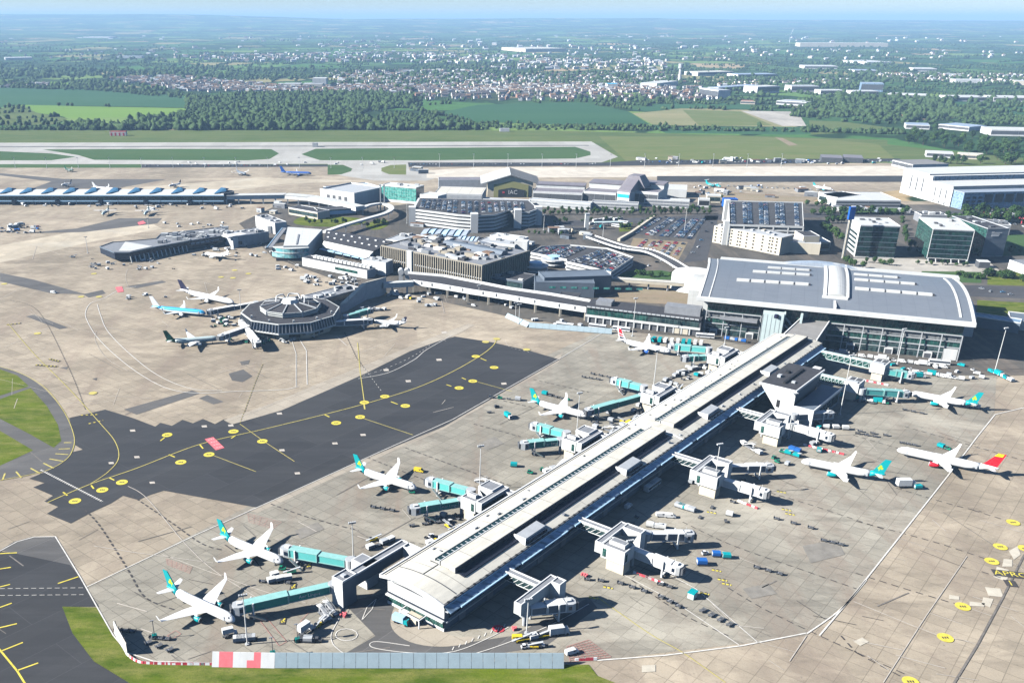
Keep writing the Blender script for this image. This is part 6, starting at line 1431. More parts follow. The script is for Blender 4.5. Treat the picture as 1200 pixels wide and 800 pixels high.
for k in range(12): mb = MB(); y = 30+k*14; mb.box(Lh-.1, Lh+.3, y, y+11, 8, 18); part(t, 'window', mb, 'navy_glass')
for k in range(3):
    for z in (4, 8.5, 13): mb = MB(); mb.box(Lh-.05, Lh+.2, 6+k*8, 11+k*8, z, z+2.4); part(t, 'window', mb, 'navy_glass')
# fuel station canopy
F = Frame((1152, 250), (1218, 257), 7.5); t = thing('fuel_canopy', 'flat grey canopy with bright red rim over a filling station at the right edge', 'canopy', F.o, F.a); W = F.w
mb = MB(); mb.box(0, W, 0, 26, 6.3, 7.5); part(t, 'canopy_roof', mb, 'light_grey'); mb = MB(); mb.box(-.3, W, -.4, 0, 6.0, 7.7); mb.box(-.5, 0, -.4, 26, 6.0, 7.7); part(t, 'rim', mb, 'sign_red')
for x in (3, W*.35, W*.7, W-3): mb = MB(); mb.box(x, x+1, 2, 3, .3, 6.3); part(t, 'post', mb, 'sign_red')
mb = MB(); mb.box(10, W-8, 12, 20, .3, 4); part(t, 'kiosk', mb, 'white_wall')
block_building('charcoal_roof_store', 'low dark-roofed store above the charcoal office, near the big white hangar', 'building', (1080, 252), (1110, 252.5), 9, 20, 'mid_grey', 'dark_roof', plant=5)
block_building('charcoal_roof_store', 'small grey-walled block with roof plant, between the second and third offices', 'building', (1148, 262), (1185, 264), 11, 26, 'mid_grey', 'dark_roof', plant=8)
block_building('kiosk', 'small dark cube with white roof on the pavement right of the stilted office', 'kiosk', (1148, 307), (1161, 307.5), 6, 9, 'dark_grey', 'white_roof', parapet=.3)
t, F = block_building('roadside_hall', 'low white hall with grey roof cut by the right edge of the photo', 'building', (1183, 305), (1240, 326), 8, 50, 'white_wall', 'mid_grey')
block_building('underpass_block', 'low pale-panelled dark-roofed block right of the terminal by the light mast', 'building', (1184, 375), (1260, 384), 7, 24, 'pale_wall', 'slate_panel')
block_building('service_tunnel', 'long blue-grey roofed covered way leaving the right side of the terminal', 'covered way', (1141, 371), (1196, 379), 8, 12, 'slate_panel', 'blue_panel')
# far small airfield buildings
t, F = block_building('radar_hut', 'tiny red and white striped hut in the grass beyond the runway', 'hut', (128, 154.5), (147, 154.5), 8, 10, 'render_wall', 'sign_red', rimm='sign_red')
for k in range(4): mb = MB(); mb.box(2+k*F.w/4, 5+k*F.w/4, -.2, .1, .3, 6); part(t, 'door', mb, 'sign_red')
block_building('small_hut', 'tiny white hut beside the wood beyond the runway', 'hut', (586, 151), (597, 151), 6, 8, 'white_wall', 'white_roof')
block_building('small_hut', 'white shed standing on the taxiway junction beyond the apron', 'hut', (366, 168), (372, 168), 7, 8, 'white_wall', 'white_roof')
for i, (a, b, z, d, wall, rf_, lab) in enumerate([((963, 184.5), (988, 185.5), 8, 38, 'dark_grey', 'plum_roof', 'brown-roofed shed pair, left, beyond the white apron strip'), ((989, 184.5), (1012, 185.5), 8, 38, 'dark_grey', 'plum_roof', 'brown-roofed shed pair, right, beyond the white apron strip'),
     ((1046, 187.5), (1070, 193), 9, 60, 'white_wall', 'grey_roof', 'long white-walled shed beside the road above the big hangar'), ((1086, 178.5), (1118, 180), 8, 30, 'white_wall', 'white_roof', 'white pitched shed among trees above the big hangar'),
     ((1124, 181), (1154, 182.5), 7, 34, 'cream_wall', 'cream_roof', 'cream sheds among trees, right of the white pitched shed'), ((1062, 146), (1090, 147), 9, 50, 'white_wall', 'silver_roof', 'white warehouse, left of a pair on the far wood edge'),
     ((1100, 145.5), (1136, 149), 9, 60, 'white_wall', 'silver_roof', 'white warehouse, right of a pair on the far wood edge'), ((1162, 152), (1260, 154), 12, 60, 'white_wall', 'white_roof', 'long low white warehouse at the right photo edge beyond the trees'),
     ((910, 118), (945, 120), 10, 60, 'white_wall', 'light_grey', 'pale factory left of the dark wood, beyond the fields'), ((868, 118.5), (885, 119), 8, 40, 'cream_wall', 'red_brick', 'reddish factory at the edge of the tan field'),
     ((888, 102), (914, 101), 20, 60, 'white_wall', 'white_roof', 'tall white-fronted office in the business park'), ((928, 101), (960, 101), 18, 60, 'white_wall', 'light_grey', 'grey and white office in the business park'),
     ((962, 106), (990, 106), 12, 50, 'white_wall', 'white_roof', 'low white unit in the business park centre'), ((1010, 97.5), (1036, 98), 26, 60, 'blue_panel', 'silver_roof', 'tall blue-grey office of the business park'),
     ((1000, 107), (1030, 107), 12, 50, 'white_wall', 'white_roof', 'white flat unit below the tall blue-grey office'), ((1040, 110), (1085, 111.5), 12, 60, 'white_wall', 'white_roof', 'long white unit right of the tall blue-grey office'),
     ((842, 103), (888, 99.5), 12, 40, 'white_wall', 'silver_roof', 'long thin silver roof in the distant business park'), ((820, 103), (842, 106), 24, 40, 'white_wall', 'light_grey', 'cluster of white towers left of the silver roof'),
     ((1118, 114), (1160, 114), 12, 80, 'white_wall', 'white_roof', 'long white distribution shed on the far right'), ((1165, 114), (1240, 115), 12, 80, 'white_wall', 'white_roof', 'second long white distribution shed at the far right edge'),
     ((818, 85), (860, 84), 14, 90, 'white_wall', 'cream_roof', 'bright distant shopping hall with cream roof'), ((865, 87.5), (911, 87), 14, 90, 'white_wall', 'silver_roof', 'pale distant hall with silver roof right of the cream one'),
     ((943, 77.5), (982, 77.8), 12, 120, 'white_wall', 'white_roof', 'thin white distant roof above the business park'), ((1072, 80.5), (1098, 80.8), 12, 120, 'white_wall', 'white_roof', 'small white distant roof right of centre'),
     ((1002, 82.5), (1030, 82.7), 12, 100, 'white_wall', 'silver_roof', 'pale distant roof just left of the white one'), ((986, 70.5), (1016, 73), 12, 140, 'white_wall', 'white_roof', 'slanting white roof far beyond the town'),
     ((938, 50.5), (1041, 50.8), 30, 160, 'cream_wall', 'cream_roof', 'very long bright roof alone near the horizon'), ((616, 57.5), (664, 57), 24, 420, 'cream_wall', 'cream_roof', 'bright cream factory roof far off above the town centre'),
     ((1190, 95), (1240, 96), 14, 60, 'cream_wall', 'white_roof', 'pale distant factory at the right edge'), ((1120, 93.5), (1150, 93.8), 12, 60, 'white_wall', 'white_roof', 'small white factory among far trees on the right'),
     ((366, 92), (382, 92), 26, 60, 'white_wall', 'white_roof', 'white church-like block in the estate left of centre'), ((332, 98.5), (352, 98.5), 10, 60, 'render_wall', 'light_grey', 'flat pale school in the estate left of centre'), ((355, 98.5), (378, 98.5), 10, 60, 'render_wall', 'light_grey', 'second flat pale school right of the first'),
     ((6, 68), (38, 67.5), 12, 120, 'white_wall', 'white_roof', 'pale distant shed at the far left'), ((136, 66), (166, 66), 12, 60, 'white_wall', 'silver_roof', 'pale distant shed above the left fields'), ((770, 98), (795, 95), 14, 60, 'white_wall', 'white_roof', 'white hall at the foot of the far chimney'),
     ((97, 43.5), (128, 43.6), 24, 200, 'white_wall', 'white_roof', 'white far shed between reservoir and hills'), ((712, 98.5), (724, 98.5), 14, 40, 'white_wall', 'sky_blue', 'small bright blue roofed hall in the town')]):
    block_building('warehouse', lab, 'warehouse', a, b, z, d, wall, rf_, 1 if i < 25 else 0, 'dark_grey', units=3, parapet=0)
t = thing('chimney_tower', 'slender white chimney tower standing over the distant town', 'tower', G(796, 96))
mb = MB(); mb.cyl(0, 0, .3, 58, 7, 10, 3.5); part(t, 'shaft', mb, 'white_wall'); mb = MB(); mb.cyl(0, 0, 46, 62, 9, 10); part(t, 'head', mb, 'light_grey')
t = thing('wind_turbine', 'lone white wind turbine far beyond the town', 'wind turbine', G(925, 51))
mb = MB(); mb.cyl(0, 0, 0, 75, 4, 10, 2); part(t, 'tower', mb, 'white_paint')
for k in range(3):
    a = .35+k*2.094; mb = MB(); mb.bar((0, -3, 75), (48*math.sin(a), -3, 75+48*math.cos(a)), 4, 1); part(t, 'blade', mb, 'white_paint')

# small service blocks filling the landside
RB = random.Random(55)
for (x0, y0, x1, y1, n, where) in ((505, 262, 640, 268, 0, ''), (590, 286, 625, 296, 5, 'right of the finned terminal roof'), (640, 270, 700, 285, 8, 'below the bus station'), (480, 262, 520, 268, 3, 'left of the blue fan canopy'), (840, 222, 960, 232, 9, 'on the far yard behind the white car park'),
     (745, 187, 940, 192, 14, 'on the far works site beyond the white strip'), (480, 197, 520, 205, 4, 'by the far left end of the hangar row'), (975, 246, 1060, 250, 5, 'in the tree belt behind the offices'), (300, 240, 335, 256, 5, 'beneath the curving walkway'), (1120, 270, 1150, 262, 2, 'between the offices'), (620, 330, 640, 340, 2, 'by the dark slate halls'), (770, 225, 845, 230, 7, 'right of the last hangar')):
    for k in range(n):
        x = RB.uniform(x0, x1); y = RB.uniform(y0, y1); w_, d_, h_ = RB.uniform(5, 16), RB.uniform(4, 10), RB.uniform(2.8, 6); p = G(x, y)
        wm = RB.choice(['white_wall', 'light_grey', 'cream_wall', 'mid_grey', 'slate_panel']); rm_ = RB.choice(['light_grey', 'mid_grey', 'white_roof', 'dark_roof', 'brick_brown'])
        t = thing('service_block', 'small flat service block '+where, 'building', (p.x, p.y, 0), RB.choice([-.35, -.6, .05]), 'service blocks '+where); mb = MB(); mb.box(-w_/2, w_/2, 0, d_, .25, h_); part(t, 'walls', mb, wm); mb = MB(); mb.box(-w_/2-.2, w_/2+.2, -.2, d_+.2, h_, h_+.4); part(t, 'roof', mb, rm_)
        mb = MB(); mb.box(-w_/4, w_/5, -.08, .02, 1, 2.4); part(t, 'window', mb, 'dark_grey')
# ------------------------------------------------------------------ aircraft
def ring(x, r, zc, n=18, ry=None):
    ry = ry or r; return [(x, ry*math.cos(2*math.pi*j/n), zc+r*math.sin(2*math.pi*j/n)) for j in range(n)]
def aircraft(nose, tail, lab, body='aircraft_white', tailm='teal', engm='teal', emblem='shamrock', belly=None, wid=1.0, zn=3.4, zt=5.0, high=False, winglets=True, coneM=None, tip=None, group='passenger jets parked on the apron', span=34.5, cat='airliner', gearz=0.25, Lfix=None, ang=None, prop=False):
    A = G(*nose, zn); B = G(*tail, zt); d = A.xy-B.xy; Ln = Lfix or d.length; an = ang if ang is not None else math.atan2(d.y, d.x)
    c, s_ = math.cos(an), math.sin(an)
    t = thing('airliner', lab, cat, (A.x-c*Ln, A.y-s_*Ln, gearz), an, group)          # local x: 0 tail end .. Ln nose
    k = Ln/37.6; R = 1.98*min(1.15, max(.7, k**.5))*wid; zc = 3.55
    X = lambda f: f*Ln
    prof = [(0.0, .25, 5.0), (.02, .5, 4.92), (.06, .85, 4.75), (.12, 1.25, 4.45), (.18, 1.6, 4.15), (.25, 1.88, 3.8), (.31, R, zc), (.5, R, zc), (.7, R, zc), (.86, R, zc), (.9, R*.975, zc-.03), (.935, R*.88, zc-.12), (.962, R*.72, zc-.25), (.982, R*.5, zc-.38), (.994, R*.27, zc-.5), (1.0, R*.06, zc-.55)]
    prof = [(f, min(r, R) if f < .31 else r, z) for f, r, z in prof]
    mb = MB(); mb.loft([ring(X(f), r, z) for f, r, z in prof if f >= .18]); fus = part(t, 'fuselage', mb, body, True)
    mb = MB(); mb.loft([ring(X(f), r, z) for f, r, z in prof if f <= .181]); part(t, 'tail_cone', mb, coneM or (tailm if emblem == 'shamrock' else body), True)
    if belly:
        mb = MB(); mb.loft([[(X(f), r*1.01*math.cos(a), z+r*1.01*math.sin(a)) for a in [math.pi+math.pi*j/8 for j in range(9)]] for f, r, z in prof if f > .1], cap=False); part(fus, 'belly', mb, belly, True)
    # cockpit + cabin windows
    mb = MB()
    for s2 in (-1, 1): mb.hexa([(X(.95), s2*.2, zc+R*.62), (X(.962), s2*.2, zc+R*.38), (X(.955), s2*R*.66, zc+R*.28), (X(.938), s2*R*.72, zc+R*.42), (X(.95)+.1, s2*.2, zc+R*.7), (X(.962)+.15, s2*.2, zc+R*.46), (X(.955)+.1, s2*(R*.66+.1), zc+R*.34), (X(.938)+.05, s2*(R*.72+.1), zc+R*.5)])
    part(fus, 'cockpit_window', mb, 'navy_glass')
    mb = MB()
    for s2 in (-1, 1): mb.box(X(.24), X(.9), s2*R*.955-.05, s2*R*.955+.05, zc+.42, zc+.62)
    part(fus, 'window_line', mb, 'mid_grey')
    mb = MB()
    for f in (.2, .885):
        for s2 in (-1, 1): mb.box(X(f), X(f)+.9, s2*R*(.99 if f > .5 else .86)-.05, s2*R*(.99 if f > .5 else .86)+.05, zc-.6, zc+1.2)
    part(fus, 'door', mb, 'light_grey')
    hs = span/2*(min(1.0, k) if not high else 1); cs = 1 if high else min(1, 37.6/Ln); zw = 2.75 if not high else 5.4
    for s2 in (-1, 1):
        mb = MB(); def_ = [(1.2, .655, .455, zw, .75), (hs*.36, .575, .42, zw+.5, .5), (hs, .435, .395, zw+1.75, .2)] if not high else [(1.2, .62, .52, zw, .5), (hs*.4, .62, .52, zw, .4), (hs, .6, .54, zw+.1, .15)]
        def_ = [(y, .5+(fl-.5)*cs, .5+(ft-.5)*cs, z, th) for y, fl, ft, z, th in def_]
        mb.loft([[(X(fl), s2*y, z), (X(fl)*.7+X(ft)*.3, s2*y, z+th*.6), (X(ft), s2*y, z+.05), (X(fl)*.5+X(ft)*.5, s2*y, z-th*.4)] for y, fl, ft, z, th in def_]); wg = part(t, 'wing', mb, 'aircraft_white' if body != 'royal_blue' else 'light_grey')
        if winglets and not high:
            mb = MB(); y = hs; X0 = X; X = lambda f: X0(.5+(f-.5)*cs)
            mb.hexa([(X(.435), s2*y, zw+1.7), (X(.395), s2*y, zw+1.7), (X(.395), s2*(y+.12), zw+1.8), (X(.435), s2*(y+.12), zw+1.8), (X(.405), s2*(y+.7), zw+4.1), (X(.382), s2*(y+.7), zw+4.1), (X(.382), s2*(y+.8), zw+4.1), (X(.405), s2*(y+.8), zw+4.1)]); part(wg, 'winglet', mb, 'aircraft_white'); X = X0
        mb = MB(); mb.loft([[(X(fl), s2*y, z), (X((fl+ft)/2), s2*y, z+.15), (X(ft), s2*y, z), (X((fl+ft)/2), s2*y, z-.1)] for y, fl, ft, z in ((.6, .135, .04, 4.9 if not high else 9.6), (hs*.36, .068, .022, 5.5 if not high else 9.6))]); part(t, 'tailplane', mb, 'white_paint')
        ey = hs*.335; ex = X(.60) if not high else X(.6); ez = 1.75 if not high else 5.0; er = 1.12*min(1.1, k) if not high else .7
        mb = MB(); mb.loft([ring(ex+dx, rr, ez, 16) for dx, rr in ((-2.4, er*.55), (-1.2, er*.8), (0, er*1.0), (1.6, er*1.04), (2.3, er*.93))]); mb.v = [(a, b+s2*ey, c_) for a, b, c_ in mb.v]; eg = part(t, 'engine', mb, engm, True)
        mb = MB(); mb.loft([ring(ex+dx, rr, ez, 16) for dx, rr in ((2.25, er*.95), (2.5, er*.86))]); mb.loft([ring(ex+dx, rr, ez, 16) for dx, rr in ((2.5, er*.78), (2.54, er*.78))], 1); mb.v = [(a, b+s2*ey, c_) for a, b, c_ in mb.v]; part(eg, 'intake', mb, ['light_grey', 'black'])
        if not high: mb = MB(); mb.box(ex-1.6, ex+1.0, s2*ey-.18, s2*ey+.18, ez+er*.7, zw+.9); part(eg, 'pylon', mb, 'white_paint')
        if high:
            mb = MB()
            for a in range(6): mb.bar((ex+2.7, s2*ey, ez), (ex+2.7, s2*ey+1.9*math.cos(a*1.047), ez+1.9*math.sin(a*1.047)), .22, .08)
            part(eg, 'propeller', mb, 'dark_grey')
        mb = MB(); mb.bar((X(.44), s2*2.8, zw-.2), (X(.44), s2*2.8, .5), .35); mb.tube((X(.44), s2*2.8-.45, .55-gearz), (X(.44), s2*2.8+.45, .55-gearz), .56, 12); part(t, 'landing_gear', mb, 'dark_grey')
    mb = MB(); mb.bar((X(.87), 0, zc-R*.9), (X(.875), 0, .4), .25); mb.tube((X(.875), -.3, .38-gearz), (X(.875), .3, .38-gearz), .38, 12); part(t, 'nose_gear', mb, 'dark_grey')
    # fin
    zf = 12.3*min(1.06, max(.75, k)); z0 = 4.9
    P = [(X(.215), z0), (X(.155), z0+1.0), (X(.04), zf), (X(-.03), zf), (X(.028), z0-.1)]
    def slab(P_, w_, mm, nm, par, lab2=None):
        b = MB(); n = len(P_); b.loft([[(x, y, z) for x, z in P_] for y in (-w_, w_)]); return part(par, nm, b, mm)
    fin = slab(P, .19, tailm, 'tail_fin', t)
    cx_, cz_ = X(.075), z0+(zf-z0)*.42
    if emblem == 'shamrock':
        for s2 in (-1, 1):
            mb = MB(); y = s2*.23
            for a in (90, 210, 330): mb.face([(cx_+.72*math.cos(rad(a))+.66*math.cos(j*.6283), y, cz_+.72*math.sin(rad(a))+.66*math.sin(j*.6283)) for j in range(10)]); 
            mb.face([(cx_-.15, y, cz_), (cx_+.2, y, cz_), (cx_+.75, y, cz_-1.9), (cx_+.45, y, cz_-1.9)])
            part(fin, 'emblem', mb, 'leaf_green')
    elif emblem == 'darkleaf':
        for s2 in (-1, 1):
            mb = MB(); y = s2*.23
            for a in (90, 210, 330): mb.face([(cx_+.8*math.cos(rad(a))+.7*math.cos(j*.6283), y, cz_+.8*math.sin(rad(a))+.7*math.sin(j*.6283)) for j in range(10)])
            part(fin, 'emblem', mb, 'equipment_green')
    elif emblem == 'disc':
        for s2 in (-1, 1): mb = MB(); mb.face([(cx_+1.25*math.cos(j*.4), s2*.23, cz_+.4+1.25*math.sin(j*.4)) for j in range(16)]); part(fin, 'emblem', mb, 'light_grey')
    elif emblem == 'chevrons':
        for s2 in (-1, 1):
            mb = MB(); y = s2*.23
            mb.face([(X(.19), y, z0+.2), (X(.05), y, z0+.1), (X(.03), y, z0+2.4), (X(.12), y, z0+1.5)]); part(fin, 'emblem', mb, 'tail_navy')
            mb = MB(); mb.face([(X(.13), y, z0+2.2), (X(.03), y, z0+2.7), (X(.012), y, z0+4.4), (X(.09), y, z0+3.2)]); mb.face([(X(.09), y, z0+3.8), (X(.01), y, z0+4.9), (X(.0), y, zf-.1), (X(.05), y, zf-.6)]); part(fin, 'emblem', mb, 'tail_red')
    elif emblem == 'redyellow':
        for s2 in (-1, 1):
            mb = MB(); y = s2*.24; zt_ = z0+(zf-z0)*.78
            xl = lambda z: X(.155)+(X(.045)-X(.155))*(z-z0-1)/(zf-z0-1)
            mb.face([(xl(zt_), y, zt_), (X(.045), y, zf), (X(-.012), y, zf), (X(-.0), y, zt_+.2)]); part(fin, 'emblem', mb, 'tail_yellow')
    if tip: pass
    return t
AIR = [
 ((275, 727), (201, 689), 'white jet with teal shamrock tail nearest the foreground grass, lowest of all jets', dict(Lfix=37.6)),
 ((331.6, 658.4), (267, 629), 'white jet with teal shamrock tail, second up from the lower left corner', dict(Lfix=37)),
 ((488, 572), (425, 550), 'white jet with teal shamrock tail between the asphalt taxiway and the pier, third from below', dict(Lfix=37)),
 ((688.5, 487.3), (627, 469.5), 'white teal-tailed jet docked at a dark teal bridge, upper of those left of the pier', dict(Lfix=37.2)),
 ((786, 412), (724, 397), 'white jet with red and blue striped tail by the fence near the terminal', dict(tailm='white_paint', engm='royal_blue', emblem='chevrons')),
 ((1066, 461), (1140, 472), 'teal-tailed white jet docked at a bright aqua bridge near the terminal corner', dict(Lfix=37)),
 ((939, 540), (1038, 556.5), 'teal-tailed white jet standing alone right of the pier, beside the red-tailed one', {}),
 ((1051.2, 526.5), (1171, 549.5), 'long white jet with red and yellow tail and red engines at the right edge', dict(tailm='tail_red', engm='tail_red', emblem='redyellow')),
 ((274, 354.5), (211, 339), 'white jet with thin dark tail on the far side of the rotunda', dict(tailm='tail_navy', engm='light_grey', emblem='none')),
 ((241, 367), (178, 359), 'sky-blue jet with white tail left of the rotunda', dict(body='aqua_body', tailm='white_paint', engm='white_paint', emblem='none', span=30, belly='white_paint')),
 ((256.5, 396.5), (194, 399), 'jet with dark green tail beside the forked bridges of the rotunda', dict(tailm='livery_green', engm='pale_wall', emblem='darkleaf', coneM='livery_green', body='pale_teal_wall')),
 ((434, 377), (476, 378), 'white jet with navy disc-marked tail right of the rotunda', dict(tailm='tail_navy', engm='light_grey', emblem='disc')),
 ((240, 297.5), (268, 299), 'white jet parked below the dark low pier with a car-lined apron behind', dict(tailm='white_paint', engm='light_grey', emblem='none')),
 ((365, 203.5), (329, 201.5), 'all-blue freighter parked on the rear apron by the service road', dict(body='royal_blue', tailm='royal_blue', engm='royal_blue', emblem='none', belly='light_grey')),
 ((120, 251), (120, 242), 'small green-nosed turboprop facing the camera in front of the rear pier, left one', dict(Lfix=27, ang=-1.55, high=True, span=27, tailm='livery_green', engm='light_grey', emblem='none', body='pale_teal_wall', winglets=False)),
 ((169.5, 251), (169.5, 242), 'small green-nosed turboprop facing the camera in front of the rear pier, right one', dict(Lfix=27, ang=-1.5, high=True, span=27, tailm='livery_green', engm='light_grey', emblem='none', body='pale_teal_wall', winglets=False)),
 ((72, 217), (84, 214), 'white jet whose dark fin shows above the rear pier, left one', dict(tailm='tail_navy', engm='light_grey', emblem='none')),
 ((198, 218), (212, 214.5), 'white jet whose fin shows above the rear pier, right one', dict(tailm='tail_navy', engm='light_grey', emblem='none')),
 ((134, 222), (109, 219), 'white jet behind the rear pier between two blue rooflights', dict(tailm='white_paint', engm='light_grey', emblem='none')),
 ((86, 199.5), (76, 197.5), 'small dark green aeroplane at the back edge of the rear apron', dict(tailm='livery_green', engm='livery_green', emblem='none', body='livery_green')),
 ((288, 204), (277, 200), 'dark parked aeroplane on the rear apron left of the blue freighter', dict(tailm='mid_grey', engm='dark_grey', emblem='none', body='slate_panel')),
 ((845, 219), (830, 215), 'teal turboprop on the strip beyond the white car park', dict(high=True, Lfix=27, span=27, tailm='teal', engm='teal', emblem='none', body='teal', winglets=False)),
 ((975, 222), (963, 219), 'white aircraft with teal fin beside the freight shed strip', dict(Lfix=27, span=26, tailm='teal', emblem='none', engm='teal')),
]
for n_, tl, lab, kw in AIR: aircraft(n_, tl, lab, **kw)
# ------------------------------------------------------------------ vegetation
def proj(P):
    d = (P[0], P[1], P[2]-CH); fw = d[1]*_c-d[2]*_s; up = d[1]*_s+d[2]*_c
    return PX+FL*d[0]/fw, PY-FL*up/fw
def leafy(seed, h=9.0, r=3.6, n=420, lf=0.75, shape=1.0, trunk=True):
    rnd = random.Random(seed); mb = MB(); lobes = []
    for k in range(9):
        a = rnd.uniform(0, 6.28); q = rnd.uniform(0, r*.62); lobes.append((q*math.cos(a), q*math.sin(a), h*(.38+.42*rnd.random()), r*rnd.uniform(.38, .62)))
    lobes.append((0, 0, h*.62, r*.7)); lobes.append((0, 0, h*.82, r*.42))
    for k in range(n):
        lx, ly, lz, lr = rnd.choice(lobes); v = Vector((rnd.gauss(0, 1), rnd.gauss(0, 1), rnd.gauss(0, 1)*shape)).normalized()*lr*rnd.uniform(.72, 1.08)
        p = Vector((lx, ly, lz))+v; nrm = (v.normalized()+Vector((rnd.uniform(-.6, .6), rnd.uniform(-.6, .6), rnd.uniform(-.3, .8)))).normalized()
        t = nrm.cross(Vector((rnd.random(), rnd.random(), .3))).normalized()*lf*rnd.uniform(.6, 1.2); b = nrm.cross(t).normalized()*lf*rnd.uniform(.6, 1.2)
        mb.face([p-t, p-b*.8, p+t*.9, p+b])
    return mb
def tree_proto(name, seed, h, r, matn, n=420, lf=.75):
    def make():
        t = thing(name, '', 'tree'); part(t, 'crown', leafy(seed, h, r, n, lf), matn)
        mb = MB(); mb.tube((0, 0, 0), (0, 0, h*.55), .32, 7, .16)
        for a in range(4): mb.tube((0, 0, h*(.28+.06*a)), (r*.5*math.cos(a*1.7), r*.5*math.sin(a*1.7), h*(.5+.05*a)), .14, 5, .05)
        part(t, 'trunk', mb, 'bark'); return t
    return Pool(make)
TP = [tree_proto('broadleaf_tree', 1, 10, 4.4, 'leaves_dark'), tree_proto('broadleaf_tree', 2, 9, 4.8, 'leaves_mid'), tree_proto('broadleaf_tree', 3, 11, 4.2, 'leaves_dark', 380), tree_proto('broadleaf_tree', 4, 8, 4.0, 'leaves_mid', 360)]
SP = [tree_proto('shrub', 5, 2.6, 1.9, 'leaves_mid', 200, .4), tree_proto('shrub', 6, 3.2, 2.2, 'leaves_dark', 200, .45)]
RT = random.Random(77)
def row_trees(a, b, n, label, group, sc=(.8, 1.15), jit=2.0, pools=TP):
    A = G(*a); B = G(*b)
    for k in range(n):
        p = A.lerp(B, (k+.5)/n)+Vector((RT.uniform(-jit, jit), RT.uniform(-jit, jit), 0)); p.z = .2
        RT.choice(pools).put(p, RT.uniform(0, 6), label, group, RT.uniform(*sc))
def poly_points(px, n, rnd, mind=4.0):
    P = [G(*q).xy for q in px]; xs = [p.x for p in P]; ys = [p.y for p in P]; out = []
    tries = 0
    while len(out) < n and tries < n*60:
        tries += 1; x = rnd.uniform(min(xs), max(xs)); y = rnd.uniform(min(ys), max(ys)); ins = False; j = len(P)-1
        for i in range(len(P)):
            if (P[i].y > y) != (P[j].y > y) and x < (P[j].x-P[i].x)*(y-P[i].y)/(P[j].y-P[i].y)+P[i].x: ins = not ins
            j = i
        if ins and all((x-q[0])**2+(y-q[1])**2 > mind*mind for q in out[-60:]): out.append((x, y))
    return out
row_trees((622, 252), (832, 251), 34, 'small dark tree in the long row below the cargo hangars', 'trees in the row below the cargo hangars', (.55, .85))
row_trees((640, 248), (835, 247), 26, 'small dark tree in the long row below the cargo hangars', 'trees in the row below the cargo hangars', (.45, .7))
row_trees((1128, 262), (1230, 262), 14, 'tall dark tree in the dense row before the big white hangar', 'trees before the big white hangar', (1.3, 1.7))
row_trees((1126, 256), (1230, 255), 12, 'tall dark tree in the dense row before the big white hangar', 'trees before the big white hangar', (1.3, 1.7))
row_trees((1106, 258), (1126, 259), 3, 'round dark tree at the near corner of the big white hangar', 'trees at the hangar corner', (.9, 1.1))
row_trees((962, 250), (1065, 252), 16, 'dark tree in the belt behind the glass offices', 'trees behind the glass offices', (.7, 1.05))
row_trees((962, 268), (988, 284), 6, 'round green tree between white car park and first office', 'trees beside the white car park', (.9, 1.2))
row_trees((966, 262), (990, 262), 4, 'round green tree between white car park and first office', 'trees beside the white car park', (.8, 1.1))
row_trees((1012, 307), (1048, 312), 5, 'small round tree on the pale pavement before the offices', 'trees on the office pavement', (.5, .75))
row_trees((1060, 268), (1066, 290), 4, 'slim tree in the gap between two glass offices', 'trees between the offices', (.6, .8))
row_trees((1120, 322), (1152, 328), 9, 'leafy shrub on the lawn behind the terminal', 'shrubs behind the terminal', (1.2, 2.0), 4, SP)
row_trees((1160, 322), (1198, 330), 16, 'leafy shrub on the bright lawn by the right edge', 'shrubs by the right edge', (1.2, 2.2), 8, SP)
row_trees((350, 261), (425, 264), 13, 'small tree on the oval lawn by the looping walkway', 'trees on the oval lawn', (.45, .75), 7)
row_trees((432, 266), (455, 262), 6, 'bushy tree under the loop of the white walkway', 'trees under the walkway loop', (.6, .8), 4)
row_trees((728, 270), (740, 268), 3, 'round bush on the small lawn left of the car lot', 'bushes by the car lot', (.6, .8), 3)
row_trees((740, 322), (795, 326), 7, 'low bush on the verge below the car lot road', 'bushes on the verge', (1.0, 1.6), 4, SP)
for x, y in poly_points([(1062, 160), (1085, 157), (1130, 157), (1175, 167), (1250, 176), (1250, 196), (1140, 192), (1160, 186), (1120, 176), (1060, 168)], 74, RT, 11):
    RT.choice(TP).put(Vector((x, y, .1)), RT.uniform(0, 6), 'large round tree in the wood beyond the big white hangar', 'trees of the wood beyond the hangar', RT.uniform(1.3, 2.1))
row_trees((1092, 191), (1130, 193), 6, 'round tree standing close behind the roof of the big white hangar', 'trees just behind the hangar roof', (1.1, 1.5))

row_trees((944, 242), (985, 240), 9, 'dark tree behind the right side of the white car park roof', 'trees right of the car park roof', (.7, 1.0), 5)
row_trees((948, 250), (985, 256), 8, 'dark tree between car park roof and sign mast', 'trees by the sign mast', (.7, 1.1), 6)
row_trees((1056, 256), (1066, 300), 8, 'slim tree in the shaded alley between the first two glass offices', 'trees in the first office alley', (.55, .9), 3)
row_trees((992, 306), (1010, 316), 6, 'bushy tree behind the terminal vault, below the mast', 'trees behind the terminal vault', (.6, .9), 5)
row_trees((1070, 309), (1150, 313), 9, 'small tree on the pavement below the stilted office', 'trees below the stilted office', (.35, .6), 3)
row_trees((1146, 300), (1200, 296), 8, 'tree on the shaded lawn right of the charcoal office', 'trees right of the charcoal office', (.6, .9), 6)
row_trees((812, 246), (850, 232), 9, 'dark tree along the main road left of the white car park', 'trees along the main road', (.5, .8), 5)
row_trees((640, 262), (735, 258), 12, 'low tree around the bus station', 'trees around the bus station', (.35, .6), 6)
row_trees((744, 268), (768, 254), 6, 'low tree along the angled white retaining wall', 'trees along the retaining wall', (.35, .55), 3)
